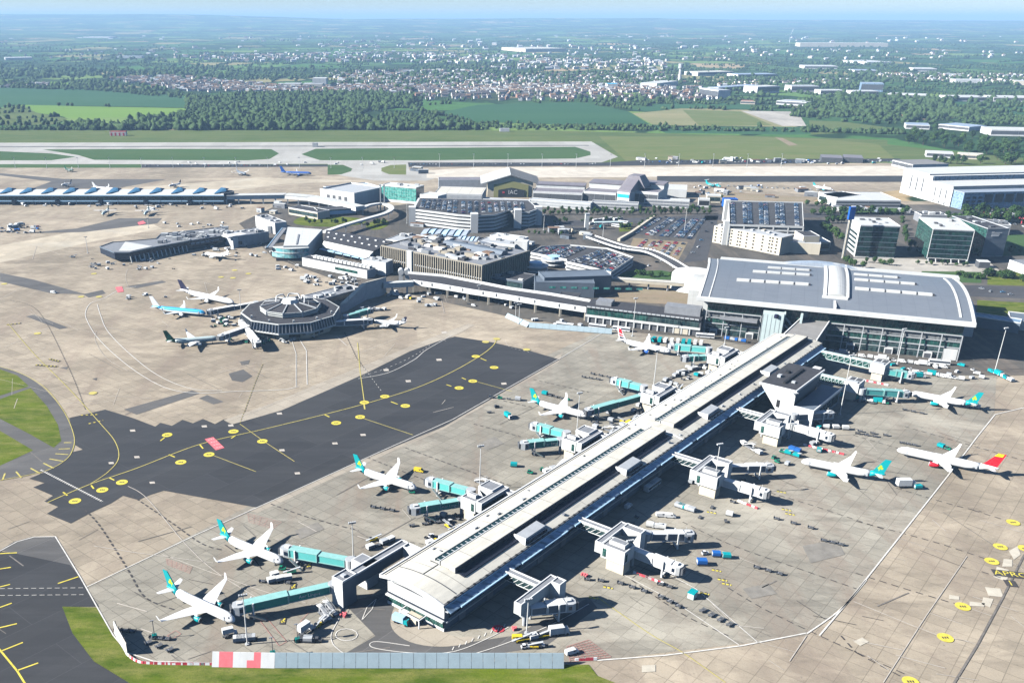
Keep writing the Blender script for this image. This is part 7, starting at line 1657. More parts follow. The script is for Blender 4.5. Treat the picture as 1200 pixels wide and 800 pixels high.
row_trees((480, 262), (505, 256), 6, 'tree in the shade left of the stepped car park', 'trees left of the stepped car park', (.6, .9), 5)
row_trees((620, 274), (660, 276), 7, 'small tree on the verge right of the stepped car park', 'trees right of the stepped car park', (.4, .6), 4)
# woods and hedgerows too many to count
def ico(sub):
    bm = bmesh.new(); bmesh.ops.create_icosphere(bm, subdivisions=sub, radius=1); V = np.array([v.co[:] for v in bm.verts]); F = np.array([[v.index for v in f.verts] for f in bm.faces]); bm.free(); return V, F
def clump_mesh(name, pts, sub, matn, seed=1, flat=.75):
    rng = np.random.default_rng(seed); V, F = ico(sub); n = len(pts); nv = len(V)
    pts = np.array(pts); jit = 1+rng.uniform(-.42, .36, (n, nv, 1)); A = V[None]*jit*pts[:, None, 3:4]
    A[:, :, 2] *= flat*pts[:, None, 4]/pts[:, None, 3]*1.0; A += pts[:, None, :3]; A[:, :, 2] += (pts[:, 4]*.5)[:, None]
    FF = (F[None]+(np.arange(n)*nv)[:, None, None]).reshape(-1, 3)
    me = bpy.data.meshes.new(name); me.vertices.add(n*nv); me.vertices.foreach_set('co', A.reshape(-1)); me.loops.add(FF.size); me.loops.foreach_set('vertex_index', FF.reshape(-1).astype(np.int32))
    me.polygons.add(len(FF)); me.polygons.foreach_set('loop_start', np.arange(0, FF.size, 3, dtype=np.int32)); me.materials.append(MATS[matn]); me.update(calc_edges=True)
    o = link(bpy.data.objects.new(name, me)); o['kind'] = 'stuff'; return o
R2 = random.Random(11); pts = []
WOODS = [([(60, 153), (75, 148), (150, 146), (190, 139), (212, 138), (226, 128), (222, 118), (300, 112), (330, 112), (400, 110), (470, 112), (492, 120), (478, 126), (430, 130), (420, 142), (500, 146), (560, 152), (500, 153)], 3000, (7, 15)),
         ([(560, 146), (760, 149), (930, 153), (930, 155), (700, 153), (560, 152)], 260, (4, 8)),
         ([(940, 120), (985, 112), (1040, 114), (1110, 118), (1120, 128), (1160, 134), (1150, 140), (1098, 140), (1060, 144), (1000, 138), (960, 140), (925, 136)], 900, (7, 14)),
         ([(1100, 138), (1160, 140), (1220, 148), (1260, 150), (1260, 146), (1160, 134)], 160, (5, 10)),
         ([(940, 152), (1060, 156), (1060, 158), (940, 155)], 120, (4, 9)),
         ([(0, 149), (60, 150), (110, 153), (0, 153)], 50, (4, 8)),
         ([(760, 120), (860, 121), (860, 123), (760, 122)], 60, (4, 8)), ([(0, 103), (60, 100), (130, 104), (215, 112), (350, 117), (215, 116), (120, 107)], 260, (5, 10)),
         ([(217, 118), (235, 117), (245, 123), (222, 127)], 60, (8, 12)),
         ([(0, 82), (60, 80), (200, 84), (230, 88), (140, 92), (60, 92), (0, 90)], 300, (8, 16)), ([(180, 76), (420, 80), (640, 88), (600, 98), (380, 96), (230, 90)], 320, (8, 14)),
         ([(640, 86), (790, 84), (800, 100), (720, 102), (600, 100)], 260, (8, 14)), ([(800, 94), (1000, 88), (1100, 96), (1000, 104), (830, 100)], 420, (8, 14))]
for px_, n, (ra, rb) in WOODS:
    for x, y in poly_points(px_, n, R2, 5): r = R2.uniform(ra*.7, rb*1.1)*.62; pts.append((x, y, 0, r, R2.uniform(.8, 1.2)*r*1.15)); pts.append((x+R2.gauss(0, r*.7), y+R2.gauss(0, r*.7), 0, r*R2.uniform(.4, .75), R2.uniform(.9, 1.9)*r)) if R2.random() < .6 else None
clump_mesh('woodland', pts, 2, 'leaves_wood', 3)
from mathutils import noise as mn
FIELDS = [[(0, 103), (123, 105), (217, 113), (218, 126), (27, 123), (-60, 133)], [(27, 123.5), (217, 127), (224, 131), (172, 137), (85, 139), (42, 132)], [(510, 133), (560, 123), (607, 121.5), (683, 120.5), (737, 131), (762, 146), (700, 148), (560, 143)],
          [(741, 133), (800, 127.5), (870, 130), (945, 131), (945, 148), (790, 149), (765, 146)], [(780, 120), (880, 122), (880, 128), (800, 127), (740, 129)], [(948, 141), (990, 143), (1060, 152), (950, 158)]]
FW = [[G(*q).xy for q in f] for f in FIELDS]
def inside(x, y, P):
    ins = False; j = len(P)-1
    for i in range(len(P)):
        if (P[i].y > y) != (P[j].y > y) and x < (P[j].x-P[i].x)*(y-P[i].y)/(P[j].y-P[i].y)+P[i].x: ins = not ins
        j = i
    return ins
FW += [[G(*q).xy for q in f] for f in ([(384, 100), (430, 99), (520, 100), (790, 99), (838, 104), (836, 119), (790, 119), (700, 119), (600, 118.5), (500, 117), (470, 110), (380, 108)], [(130, 91), (200, 89), (330, 100), (420, 106), (420, 110), (380, 112), (300, 109), (215, 108), (130, 99)])]
TF = FW[len(FIELDS):]; FW = FW[:len(FIELDS)]
def free(x, y): return not any(inside(x, y, P) for P in FW) and not (any(inside(x, y, P) for P in TF) and R2.random() < .86)
pts = []
for k in range(1050):     # hedgerows
    D = 2050*math.exp(R2.random()*1.85); x = R2.uniform(-.62, .82)*D*1.05; a = R2.choice([.3, 1.87])+R2.gauss(0, .25); Ln = R2.uniform(120, 520); n = int(Ln/12)
    for j in range(n):
        px_ = x+math.cos(a)*j*12+R2.gauss(0, 2); py_ = D+math.sin(a)*j*12+R2.gauss(0, 2)
        if py_ < 2050 or R2.random() < .22 or not free(px_, py_): continue
        r = R2.uniform(3, 6.5); pts.append((px_, py_, 0, r, r*1.5))
for k in range(20000):    # scattered copses
    D = 2300*math.exp(R2.random()*1.9); x = R2.uniform(-.62, .82)*D*1.05
    if mn.noise(Vector((x*.0016, D*.0016, 3.1)))+.5*mn.noise(Vector((x*.006, D*.006, 9))) > .27 and free(x, D): r = R2.uniform(5, 11); pts.append((x, D, 0, r, r*1.4))
clump_mesh('hedgerows', pts, 1, 'leaves_wood', 5)

# ------------------------------------------------------------------ houses of the town
def house(mb, x, y, a, w_, d, h, rf, wm=0, rm=1, z0=0.1):
    c, s = math.cos(a), math.sin(a)
    def T(u, v, z): return (x+u*c-v*s, y+u*s+v*c, z)
    mb.hexa([T(-w_, -d, z0), T(w_, -d, z0), T(w_, d, z0), T(-w_, d, z0), T(-w_, -d, h), T(w_, -d, h), T(w_, d, h), T(-w_, d, h)], wm)
    b = len(mb.v); mb.v += [T(-w_-.3, -d-.4, h-.1), T(w_+.3, -d-.4, h-.1), T(w_+.3, d+.4, h-.1), T(-w_-.3, d+.4, h-.1), T(-w_-.3, 0, h+rf), T(w_+.3, 0, h+rf)]
    for f, m in (((0, 1, 5, 4), rm), ((2, 3, 4, 5), rm), ((0, 4, 3), wm), ((1, 2, 5), wm), ((0, 3, 2, 1), rm)): mb.f.append(tuple(b+i for i in f)); mb.m.append(m)
def house_proto(i, w_, d, wall, roof):
    def make():
        t = thing('house', '', 'house'); m = MB(); m.box(-w_, w_, -d, d, .1, 5.6); m.loft([[(x, -d, 5.6), (x, 0, 8.6), (x, d, 5.6)] for x in (-w_, w_)]); part(t, 'walls', m, wall)
        m = MB()
        for s in (-1, 1): m.hexa([(-w_-.4, s*(d+.5), 5.2), (w_+.4, s*(d+.5), 5.2), (w_+.4, 0, 8.7), (-w_-.4, 0, 8.7), (-w_-.4, s*(d+.5), 5.5), (w_+.4, s*(d+.5), 5.5), (w_+.4, 0, 9.0), (-w_-.4, 0, 9.0)])
        r = part(t, 'roof', m, roof); m = MB(); m.box(-w_+.5, -w_+1.6, -.5, .5, 8, 10); part(r, 'chimney', m, 'red_brick')
        for x in (-w_*.55, w_*.45): m = MB(); m.box(x-.8, x+.8, -d-.08, -d+.05, 3.4, 4.8); part(t, 'window', m, 'dark_grey')
        return t
    return Pool(make)
HP = [(house_proto(0, 5, 4, 'white_wall', 'slate_tile'), 'white-walled house with dark tiled roof'), (house_proto(1, 8, 4, 'render_wall', 'slate_tile'), 'wide cream house with dark tiled roof'), (house_proto(2, 6, 4.4, 'red_brick', 'brick_brown'), 'red brick house with brown roof')]
RH = random.Random(21); nh = 0
EST = [([(384, 103), (430, 103), (520, 104), (560, 110), (700, 109), (790, 107), (790, 119), (700, 119), (600, 118.5), (500, 117), (470, 110), (380, 108)], 185, 'in the estate behind the dark green field', 'houses of the estate behind the green field', .12),
       ([(788, 108), (838, 108), (836, 118), (790, 119)], 35, 'in the rows left of the business park', 'houses left of the business park', .1),
       ([(130, 92), (180, 90), (230, 96), (330, 103), (420, 110), (380, 112), (300, 109), (215, 108), (130, 99)], 80, 'in the estate beyond the left-hand fields', 'houses of the left-hand estate', .35)]
for px_, n, where, grp, ra in EST:
    for x, y in poly_points(px_, n, RH, 15):
        p, d = RH.choice(HP[:2]+HP) if RH.random() > .2 else HP[0]; p.put(Vector((x, y, 0)), ra+RH.choice([0, 0, 1.57])+RH.gauss(0, .12), d+' '+where, grp, RH.uniform(1.0, 1.35)); nh += 1
mb = MB()
FAR = [([(384, 100), (790, 99), (790, 110), (700, 109), (560, 108), (380, 106)], 700), ([(130, 92), (200, 89), (330, 100), (420, 106), (640, 104), (790, 108), (420, 110), (215, 107)], 950), ([(0, 100), (60, 98), (60, 101), (0, 103)], 20),
       ([(380, 86), (520, 84), (640, 88), (780, 84), (800, 96), (640, 100), (400, 98)], 700), ([(205, 66), (430, 62), (640, 66), (640, 76), (420, 74), (230, 72)], 330), ([(640, 70), (780, 72), (780, 82), (560, 82)], 160),
       ([(1020, 86), (1210, 88), (1210, 98), (1060, 96)], 170), ([(800, 96), (1000, 93), (1000, 98), (800, 104)], 90), ([(0, 60), (500, 52), (1200, 62), (1200, 72), (0, 72)], 260), ([(0, 44), (1200, 42), (1200, 52), (0, 52)], 120), ([(640, 40), (800, 38), (800, 46), (640, 46)], 60)]
for px_, n in FAR:
    for x, y in poly_points(px_, n, RH, 10):
        k = 1.0 if y < 4200 else (1.6 if y < 7500 else 2.6)
        wm = RH.choice([0, 2, 2, 3, 2]); house(mb, x, y, .2+RH.choice([0, 0, 1.57])+RH.gauss(0, .2), RH.uniform(4, 9)*k, RH.uniform(3.5, 5)*k, 5.5*k, 2.6*k, wm, RH.choice([1, 1, 4, 3, 0 if k > 1 else 4]))
o = structure('distant_town', mb, ['white_wall', 'slate_tile', 'render_wall', 'light_grey', 'brick_brown'], 'stuff')

# ------------------------------------------------------------------ cars
CARC = [('white', (.75, .76, .77)), ('silver', (.38, .4, .42)), ('dark blue', (.015, .04, .12)), ('black', (.012, .012, .014)), ('dark grey', (.06, .065, .07)), ('red', (.42, .02, .02)), ('pale blue', (.12, .26, .42)), ('grey', (.18, .19, .2))]
for n_, c_ in CARC: mat('car_'+n_.replace(' ', '_'), c_, .28, .1, spec=.6)
def car_shape(mb, x=0, y=0, a=0, z=0, m=0, gl=1, wh=2):
    c, s = math.cos(a), math.sin(a)
    def T(p): return [(x+u*c-v*s, y+u*s+v*c, z+w_) for u, v, w_ in p]
    mb.loft([T(r) for r in ([(-2.15, -.78, .35), (-2.15, .78, .35), (-2.1, .76, .85), (-2.1, -.76, .85)], [(-1.6, -.88, .28), (-1.6, .88, .28), (-1.6, .86, .98), (-1.6, -.86, .98)], [(1.0, -.88, .28), (1.0, .88, .28), (1.0, .85, .95), (1.0, -.85, .95)], [(1.9, -.84, .3), (1.9, .84, .3), (1.9, .8, .78), (1.9, -.8, .78)], [(2.2, -.7, .38), (2.2, .7, .38), (2.18, .68, .62), (2.18, -.68, .62)])], m)
    mb.hexa(T([(-1.75, -.8, .95), (1.0, -.8, .92), (1.0, .8, .92), (-1.75, .8, .95), (-1.25, -.66, 1.4), (.25, -.66, 1.42), (.25, .66, 1.42), (-1.25, .66, 1.4)]), gl, m)
    if wh is not None:
        for u in (-1.35, 1.35):
            for v in (-1, 1): mb.tube(T([(u, v*.72, .33)])[0], T([(u, v*.92, .33)])[0], .33, 8, m=wh)
CM = {}
for n_, c_ in CARC:
    b = MB(); car_shape(b); CM[n_] = b.data('parked_car', ['car_'+n_.replace(' ', '_'), 'navy_glass', 'rubber'])
spots = []
RC = random.Random(9)
def lot(frame_pts, cols, spacing, z, where, grp, fill=.85, along=None, wts=None):
    """frame_pts: 4 photo points (near-left, near-right, far-right, far-left) of the lot at height z; cols = fractions across; cars stand across the column"""
    a, b, c, d = [G(*q, z) for q in frame_pts]
    for f in cols:
        p = a.lerp(b, f); q = d.lerp(c, f); Ln = (q-p).length; ang = math.atan2(q.y-p.y, q.x-p.x); n = int(Ln/spacing)
        for k in range(n):
            if RC.random() > fill: continue
            o = p.lerp(q, (k+.5)/n); spots.append((o, ang+math.pi/2*RC.choice([1, -1])+RC.gauss(0, .04), z, RC.choices(CARC, wts or [5, 3, 5, 4, 4, 1, 2, 3])[0][0], where, grp))
lot([(624, 297), (660, 304), (690, 290), (640, 290)], [.08, .22, .42, .56, .78, .92], 2.7, 8.1, 'on the low rooftop car park by the spiral ramps', 'cars on the low rooftop car park')
lot([(666, 307), (714, 318), (738, 303), (704, 293)], [.06, .2, .38, .52, .7, .84, .97], 2.7, 8.1, 'on the low rooftop car park by the spiral ramps', 'cars on the low rooftop car park')
lot([(742, 273.5), (808, 280.5), (826, 257), (772, 256)], [.03, .25, .33, .5, .58, .76, .84, .98], 2.8, .3, 'in the surface lot left of the main road', 'cars in the surface lot')
lot([(742, 290), (794, 302), (806, 285), (752, 281)], [.1, .3, .42, .62, .75, .92], 3.0, .3, 'in the rental lot below the surface lot', 'cars in the rental lot', .6, wts=[4, 2, 1, 1, 1, 8, 1, 2])
lot([(857, 263), (940, 265), (938.5, 239), (856, 237.5)], [.03, .2, .27, .43, .5, .66, .73, .93], 2.7, 21.15, 'on the roof of the white multi-storey car park', 'cars on the white multi-storey car park', .88, wts=[3, 3, 8, 4, 5, .5, 3, 3])
lot([(492, 243), (535, 250), (536, 235.5), (495, 234.5)], [.05, .2, .35, .5, .65, .8, .95], 3.2, 18.9, 'on the stepped curved car park', 'cars on the curved car park', .8)
lot([(540, 250.5), (618, 246.5), (616, 237.5), (540, 236.5)], [.04, .14, .24, .34, .44, .54, .64, .74, .84, .94], 3.2, 18.9, 'on the stepped curved car park', 'cars on the curved car park', .8)
lot([(640, 268), (700, 270), (705, 262), (650, 262)], [.1, .5, .9], 4, .3, 'beside the bus station', 'cars beside the bus station', .6)
for (a, b, n) in (((170, 194.5), (330, 194.3), 46), ((480, 193), (700, 192.5), 60), ((745, 190.5), (1050, 189.5), 70), ((850, 218), (980, 224), 20), ((560, 229), (760, 232), 26), ((0, 268), (48, 266), 20), ((0, 272), (36, 273), 14), ((980, 244), (1100, 250), 16), ((800, 228), (850, 226), 14), ((1180, 262), (1200, 266), 8)):
    A = G(*a); B = G(*b)
    for k in range(n):
        if RC.random() < .25: continue
        o = A.lerp(B, (k+.5)/n)+Vector((0, RC.uniform(-4, 4), .2)); spots.append((o, RC.uniform(1.2, 1.9), .3, RC.choices(CARC, [6, 3, 4, 3, 3, 1, 2, 3])[0][0], 'far off', 'far'))
for q in ((822, 282), (818, 290), (812, 297), (834, 262), (828, 272), (760, 312), (770, 308), (1160, 342), (1175, 343), (1184, 346), (1150, 339), (905, 254), (720, 258), (780, 255), (640, 264)):
    spots.append((G(*q), RC.choice([.9, -.5, 0]), .3, RC.choice(['white', 'silver', 'black', 'pale blue']), 'driving on the landside roads', 'cars on the landside roads'))
spots.sort(key=lambda s: (s[0]-Vector((0, 0, CH))).length)
mb = MB(); ci = {n_: i for i, (n_, c_) in enumerate(CARC)}
for i, (o, a, z, col, where, grp) in enumerate(spots):
    if i < 290 and grp != 'far':
        q = link(bpy.data.objects.new('parked_car', CM[col])); q.location = (o.x, o.y, z); q.rotation_euler = (0, 0, a); tag(q, col+' car '+('parked ' if 'driving' not in where else '')+where, 'car', grp)
    else: car_shape(mb, o.x, o.y, a, z, ci[col], 8, None)
o = structure('far_parked_cars', mb, ['car_'+n_.replace(' ', '_') for n_, c_ in CARC]+['navy_glass'], 'stuff')

# ------------------------------------------------------------------ ground vehicles
def wheels(mb, xs, y, r=.42, m=2):
    for x in xs:
        for s in (-1, 1): mb.tube((x, s*(y-.28), r), (x, s*y, r), r, 8, m=m)
def P_dolly():
    t = thing('baggage_dolly', '', 'baggage dolly'); m = MB(); m.box(-1.25, 1.25, -.85, .85, .5, .72); m.box(-1.3, -1.2, -.85, .85, .72, 1.25); m.box(1.2, 1.3, -.85, .85, .72, 1.25); part(t, 'platform', m, 'dark_grey')
    m = MB(); wheels(m, (-.9, .9), .8, .25, 0); part(t, 'wheels', m, 'rubber'); m = MB(); m.box(-1.0, -.2, -.5, .5, .72, .8); part(t, 'chock_rail', m, 'mid_grey'); return t
def P_cont(col, name='cargo_container'):
    def f():
        t = thing(name, '', 'container'); m = MB(); m.loft([[(x, -1.1, .6), (x, 1.1, .6), (x, 1.25, 1.1), (x, 1.25, 2.3), (x, -1.25, 2.3), (x, -1.25, 1.1)] for x in (-1.7, 1.7)]); part(t, 'body', m, col)
        m = MB(); m.box(-1.85, 1.85, -1.1, 1.1, .4, .58); wheels(m, (-1.3, 1.3), 1.0, .26, 0); part(t, 'dolly', m, 'dark_grey'); m = MB(); m.box(-1.75, -1.7, -.9, .9, .8, 2.1); part(t, 'door', m, 'light_grey'); return t
    return f
def P_tug(col):
    def f():
        t = thing('tow_tractor', '', 'tow tractor'); m = MB(); m.box(-1.5, 1.5, -.8, .8, .4, 1.0); m.box(.3, 1.5, -.75, .75, 1.0, 1.25); part(t, 'body', m, col); m = MB(); m.hexa([(-1.2, -.7, 1.0), (.3, -.7, 1.0), (.3, .7, 1.0), (-1.2, .7, 1.0), (-1.1, -.65, 1.9), (.1, -.65, 1.9), (.1, .65, 1.9), (-1.1, .65, 1.9)], 1, 0); part(t, 'cab', m, [col, 'navy_glass'])
        m = MB(); wheels(m, (-.95, .95), .85, .36, 0); part(t, 'wheels', m, 'rubber'); return t
    return f
def P_truck(boxm, cabm='white_paint', L_=5.2, hi=0.0, name='box_truck'):
    def f():
        t = thing(name, '', 'truck'); m = MB(); m.box(-L_, 0, -1.2, 1.2, 1.0+hi, 3.5+hi); part(t, 'cargo_box', m, boxm); m = MB(); m.hexa([(.2, -1.1, .6), (2.0, -1.1, .6), (2.0, 1.1, .6), (.2, 1.1, .6), (.2, -1.1, 2.6), (1.6, -1.05, 2.6), (1.6, 1.05, 2.6), (.2, 1.1, 2.6)]); c_ = part(t, 'cab', m, cabm)
        m = MB(); m.hexa([(1.75, -.95, 1.5), (2.0, -.95, 1.5), (2.0, .95, 1.5), (1.75, .95, 1.5), (1.5, -.9, 2.45), (1.68, -.9, 2.45), (1.68, .9, 2.45), (1.5, .9, 2.45)]); part(c_, 'windscreen', m, 'navy_glass')
        m = MB(); m.box(-L_, 2, -.6, .6, .55, .95); wheels(m, (-L_+1.2, -L_+2.3, 1.1), 1.2, .5, 1)
        if hi: m.bar((-L_+1, -1, 1), (-2, -1, 1+hi), .15); m.bar((-L_+1, 1, 1), (-2, 1, 1+hi), .15)
        part(t, 'chassis', m, ['dark_grey', 'rubber']); return t
    return f
def P_bus():
    t = thing('apron_bus', '', 'bus'); m = MB(); m.box(-6.5, 6.5, -1.4, 1.4, .5, 3.2, 0); part(t, 'body', m, 'white_paint'); m = MB(); m.box(-6.3, 6.3, -1.44, 1.44, 1.5, 2.6); m.box(6.5, 6.55, -1.25, 1.25, 1.4, 2.9); part(t, 'window_band', m, 'navy_glass')
    m = MB(); wheels(m, (-4, 4), 1.4, .5, 0); part(t, 'wheels', m, 'rubber'); m = MB(); m.box(-2, 1, -.9, .9, 3.2, 3.5); part(t, 'roof_unit', m, 'light_grey'); return t
def P_belt(col):
    def f():
        t = thing('belt_loader', '', 'belt loader'); m = MB(); m.box(-2, 2, -.9, .9, .5, 1.1); part(t, 'body', m, col); m = MB(); m.bar((-3.6, 0, .9), (3.8, 0, 2.6), .9, .25); m.bar((-3.6, .5, 1.0), (3.8, .5, 2.75), .08, .2); m.bar((-3.6, -.5, 1.0), (3.8, -.5, 2.75), .08, .2); part(t, 'conveyor', m, 'light_grey')
        m = MB(); wheels(m, (-1.4, 1.4), .95, .38, 0); part(t, 'wheels', m, 'rubber'); m = MB(); m.box(-1.8, -.8, .2, .9, 1.1, 1.9); part(t, 'cab', m, 'navy_glass'); return t
    return f
def P_stair():
    t = thing('passenger_stairs', '', 'mobile stairs'); m = MB()
    for k in range(12): m.box(-3.5+k*.5, -3.0+k*.5, -.9, .9, .8+k*.24, 1.05+k*.24)
    m.box(2.5, 4.3, -1, 1, 3.5, 3.75); part(t, 'steps', m, 'white_paint'); m = MB(); m.bar((-3.5, -1, 1.8), (2.5, -1, 4.7), .1); m.bar((-3.5, 1, 1.8), (2.5, 1, 4.7), .1); m.bar((2.5, -1, 4.7), (4.3, -1, 4.7), .1); m.bar((2.5, 1, 4.7), (4.3, 1, 4.7), .1); m.bar((3.4, 0, .6), (3.4, 0, 3.5), .5); part(t, 'handrail', m, 'light_grey')
    m = MB(); m.box(-3.8, 3.8, -.9, .9, .4, .75); wheels(m, (-2.6, 2.6), .95, .38, 1); part(t, 'chassis', m, ['mid_grey', 'rubber']); return t
def P_van(col):
    def f():
        t = thing('service_van', '', 'van'); m = MB(); m.loft([[(x, -h, .4), (x, h, .4), (x, h*.95, z), (x, -h*.95, z)] for x, h, z in ((-2.6, .95, 2.1), (1.2, .98, 2.15), (1.9, .98, 1.35), (2.6, .9, 1.1))]); part(t, 'body', m, col); m = MB(); m.hexa([(1.2, -.85, 1.45), (1.85, -.85, 1.4), (1.85, .85, 1.4), (1.2, .85, 1.45), (1.15, -.8, 2.05), (1.3, -.8, 2.08), (1.3, .8, 2.08), (1.15, .8, 2.05)]); m.box(.2, 1.1, -.99, .99, 1.4, 1.9); part(t, 'windows', m, 'navy_glass')
        m = MB(); wheels(m, (-1.7, 1.7), .98, .36, 0); part(t, 'wheels', m, 'rubber'); return t
    return f
VP = {'dolly': (Pool(P_dolly), 'empty dark baggage dolly'), 'cw': (Pool(P_cont('white_wall')), 'white cargo container on dolly'), 'cb': (Pool(P_cont('equipment_blue')), 'bright blue container on dolly'), 'ct': (Pool(P_cont('teal')), 'teal container on dolly'),
      'cg': (Pool(P_cont('light_grey')), 'grey cargo container on dolly'), 'tw': (Pool(P_tug('white_paint')), 'white tow tractor'), 'tg': (Pool(P_tug('equipment_green')), 'green tow tractor'), 'ty': (Pool(P_tug('equipment_yellow')), 'yellow tow tractor'), 'td': (Pool(P_tug('dark_grey')), 'dark tow tractor'),
      'truck': (Pool(P_truck('white_wall', 'white_wall')), 'white box truck'), 'trt': (Pool(P_truck('teal')), 'teal box truck'), 'trh': (Pool(P_truck('white_wall', hi=1.6, name='catering_truck')), 'white raised catering truck'), 'trb': (Pool(P_truck('pale_blue', 'teal', 5.0)), 'pale blue truck with teal cab'),
      'fuel': (Pool(P_truck('light_grey', 'white_paint', 7.5, name='fuel_truck')), 'grey and white fuel truck'), 'bus': (Pool(P_bus), 'long white apron bus'), 'belt': (Pool(P_belt('white_paint')), 'white belt loader'), 'bg': (Pool(P_belt('equipment_green')), 'green belt loader'), 'by': (Pool(P_belt('equipment_yellow')), 'yellow belt loader'),
      'stair': (Pool(P_stair), 'white mobile passenger stairs'), 'vw': (Pool(P_van('white_paint')), 'white van'), 'vy': (Pool(P_van('equipment_yellow')), 'yellow van'), 'vt': (Pool(P_van('teal')), 'teal van')}
RV = random.Random(31); PLACED = []
def put(kind, px_, ang, where, grp=None, sc=None):
    p, d = VP[kind]; o = p.put(G(*px_, 0)+Vector((0, 0, .3)), ang, d+' '+where, grp, sc); PLACED.append(o); return o
A1_, A2_ = PA, PA+math.pi/2
def drow(a, b, n, where, kind='dolly', turn=0.0, kinds=None):
    if n > 3 and (not kinds or kinds == ['dolly']): n = max(3, int(n*.55))
    A = G(*a); B = G(*b); an = math.atan2(B.y-A.y, B.x-A.x)+turn
    for k in range(n):
        p = A.lerp(B, (k+.5)/n); x, y = proj((p.x, p.y, 0)); put(kinds[k % len(kinds)] if kinds else kind, (x, y), an+RV.gauss(0, .06), where, 'equipment '+where)
drow((720, 682), (762, 696), 4, 'in the upper row beside the lowest white bridge'); drow((770, 698), (800, 714), 3, 'in the middle row below the teal kiosk'); drow((818, 714), (860, 736), 8, 'in the long diagonal row right of the teal kiosk', turn=1.5)
drow((880, 664), (920, 675), 4, 'in the row on the open right apron'); drow((680, 679), (712, 682), 2, 'beside the red and white barrels'); drow((768, 684), (790, 690), 2, 'at the end of the striped barrier')
drow((900, 606), (960, 622), 6, 'below the teal-tailed jet standing alone', kinds=['dolly']); drow((960, 633), (990, 640), 3, 'on the plain apron under the lone jet'); drow((1055, 480), (1085, 486), 3, 'under the jet docked near the terminal corner'); drow((1000, 508), (1030, 513), 3, 'left of the red-tailed jet nose')
drow((998, 470), (1026, 474), 4, 'below the aqua bridge near the terminal'); drow((880, 495), (915, 500), 1, 'under the charcoal-roofed block'); drow((962, 501.5), (996, 504), 6, 'in the white line beside the white bridge', 'cw'); drow((1000, 505), (1045, 512), 5, 'strung out right of the white containers')
drow((1053, 519), (1075, 523), 4, 'above the red-tailed jet'); drow((1100, 524), (1112, 528), 3, 'above the red-tailed jet wing', kinds=['ct', 'td', 'tg']); drow((1128, 476), (1150, 480), 2, 'behind the tail near the terminal corner', kinds=['tw', 'cw'])
drow((300, 682), (345, 684), 3, 'between the two foreground jets'); drow((316, 683), (340, 679), 5, 'row beside the second foreground jet nose', kinds=['cw', 'dolly']); drow((432, 594), (465, 600), 6, 'in the dark row left of the teal lettered bridge')
drow((430, 645), (462, 633), 4, 'behind the far corridor', kinds=['cw', 'dolly', 'cg']); drow((500, 640), (530, 628), 4, 'along the left pier wall', kinds=['cw', 'ty', 'cg']); drow((420, 585), (455, 597), 0, '')
drow((475, 618), (520, 612), 5, 'scattered below the teal lettered bridge'); drow((636, 556), (690, 535), 7, 'along the pier wall at the second stepped node', kinds=['cw', 'cg', 'stair', 'dolly', 'tw', 'bg']); drow((680, 530), (700, 522), 3, 'beside the second stepped node', kinds=['cw', 'belt'])
drow((712, 512), (748, 490), 8, 'between second and third stepped nodes', kinds=['by', 'cg', 'cw', 'tw', 'dolly', 'vy']); drow((760, 480), (800, 455), 6, 'by the third stepped node wall', kinds=['cw', 'cg', 'by']); drow((790, 440), (835, 428), 12, 'in the crowded strip below the terminal bridges', kinds=['dolly', 'cg', 'cw', 'dolly'])
drow((770, 452), (800, 437), 8, 'in the reddish equipment patch left of the pier', kinds=['dolly', 'dolly', 'cg']); drow((570, 466), (612, 470), 4, 'strung behind the fourth left jet', kinds=['td', 'tg', 'dolly', 'cg']); drow((680, 442), (705, 446), 6, 'in the far row above the sunlit teal bridge')
drow((690, 438), (718, 444), 6, 'in the second far row above the sunlit teal bridge'); drow((635, 462), (668, 470), 5, 'beside the teal tail of the fourth left jet', kinds=['ct', 'dolly', 'dolly', 'dolly', 'tg'])
drow((757, 399), (825, 404), 10, 'in the lined-up row by the terminal foot', 'truck', 1.4, kinds=['truck', 'trt', 'trt', 'truck', 'truck']); drow((850, 398), (876, 402), 8, 'at the terminal foot', kinds=['cb', 'dolly', 'cg'])
drow((960, 412), (1110, 432), 16, 'along the right terminal foot', kinds=['vw', 'cw', 'vw', 'truck', 'tw']); drow((1070, 437), (1130, 446), 8, 'in front of the right terminal corner', kinds=['vw', 'tw', 'cw', 'trt', 'vw']); drow((1160, 436), (1186, 448), 7, 'at the foot of the right light mast', kinds=['vt', 'tw', 'cw', 'trt'])
drow((985, 466), (1040, 474), 12, 'around the node near the charcoal-roofed block', kinds=['trt', 'tg', 'cw', 'ct', 'by']); drow((915, 530), (935, 536), 6, 'beside the lone teal-tailed jet nose', kinds=['tg', 'bg', 'ct']); drow((925, 527), (937, 531), 2, 'left of the lone jet nose', 'cb')
drow((793, 594), (812, 600), 5, 'below the third node', kinds=['cg', 'ct', 'cw', 'td']); drow((868, 520), (892, 534), 4, 'on the pier shadow edge', kinds=['cw', 'stair', 'tw']); drow((770, 605), (790, 607), 2, 'by the shadow edge under the second node', 'vw'); drow((759, 617), (778, 620), 4, 'above the grey bridge of the second node', kinds=['cw', 'belt', 'vw'])
drow((900, 589), (918, 591), 0, ''); put('tw', (826, 650), 0.2, 'towing blue and green containers', 'tractor with containers'); put('cb', (839, 652), -.1, 'coupled behind a white tractor'); put('ct', (851, 654), -.1, 'last behind the white tractor'); put('cb', (822, 662), -.05, 'standing alone below the towed ones', None, 1.2)
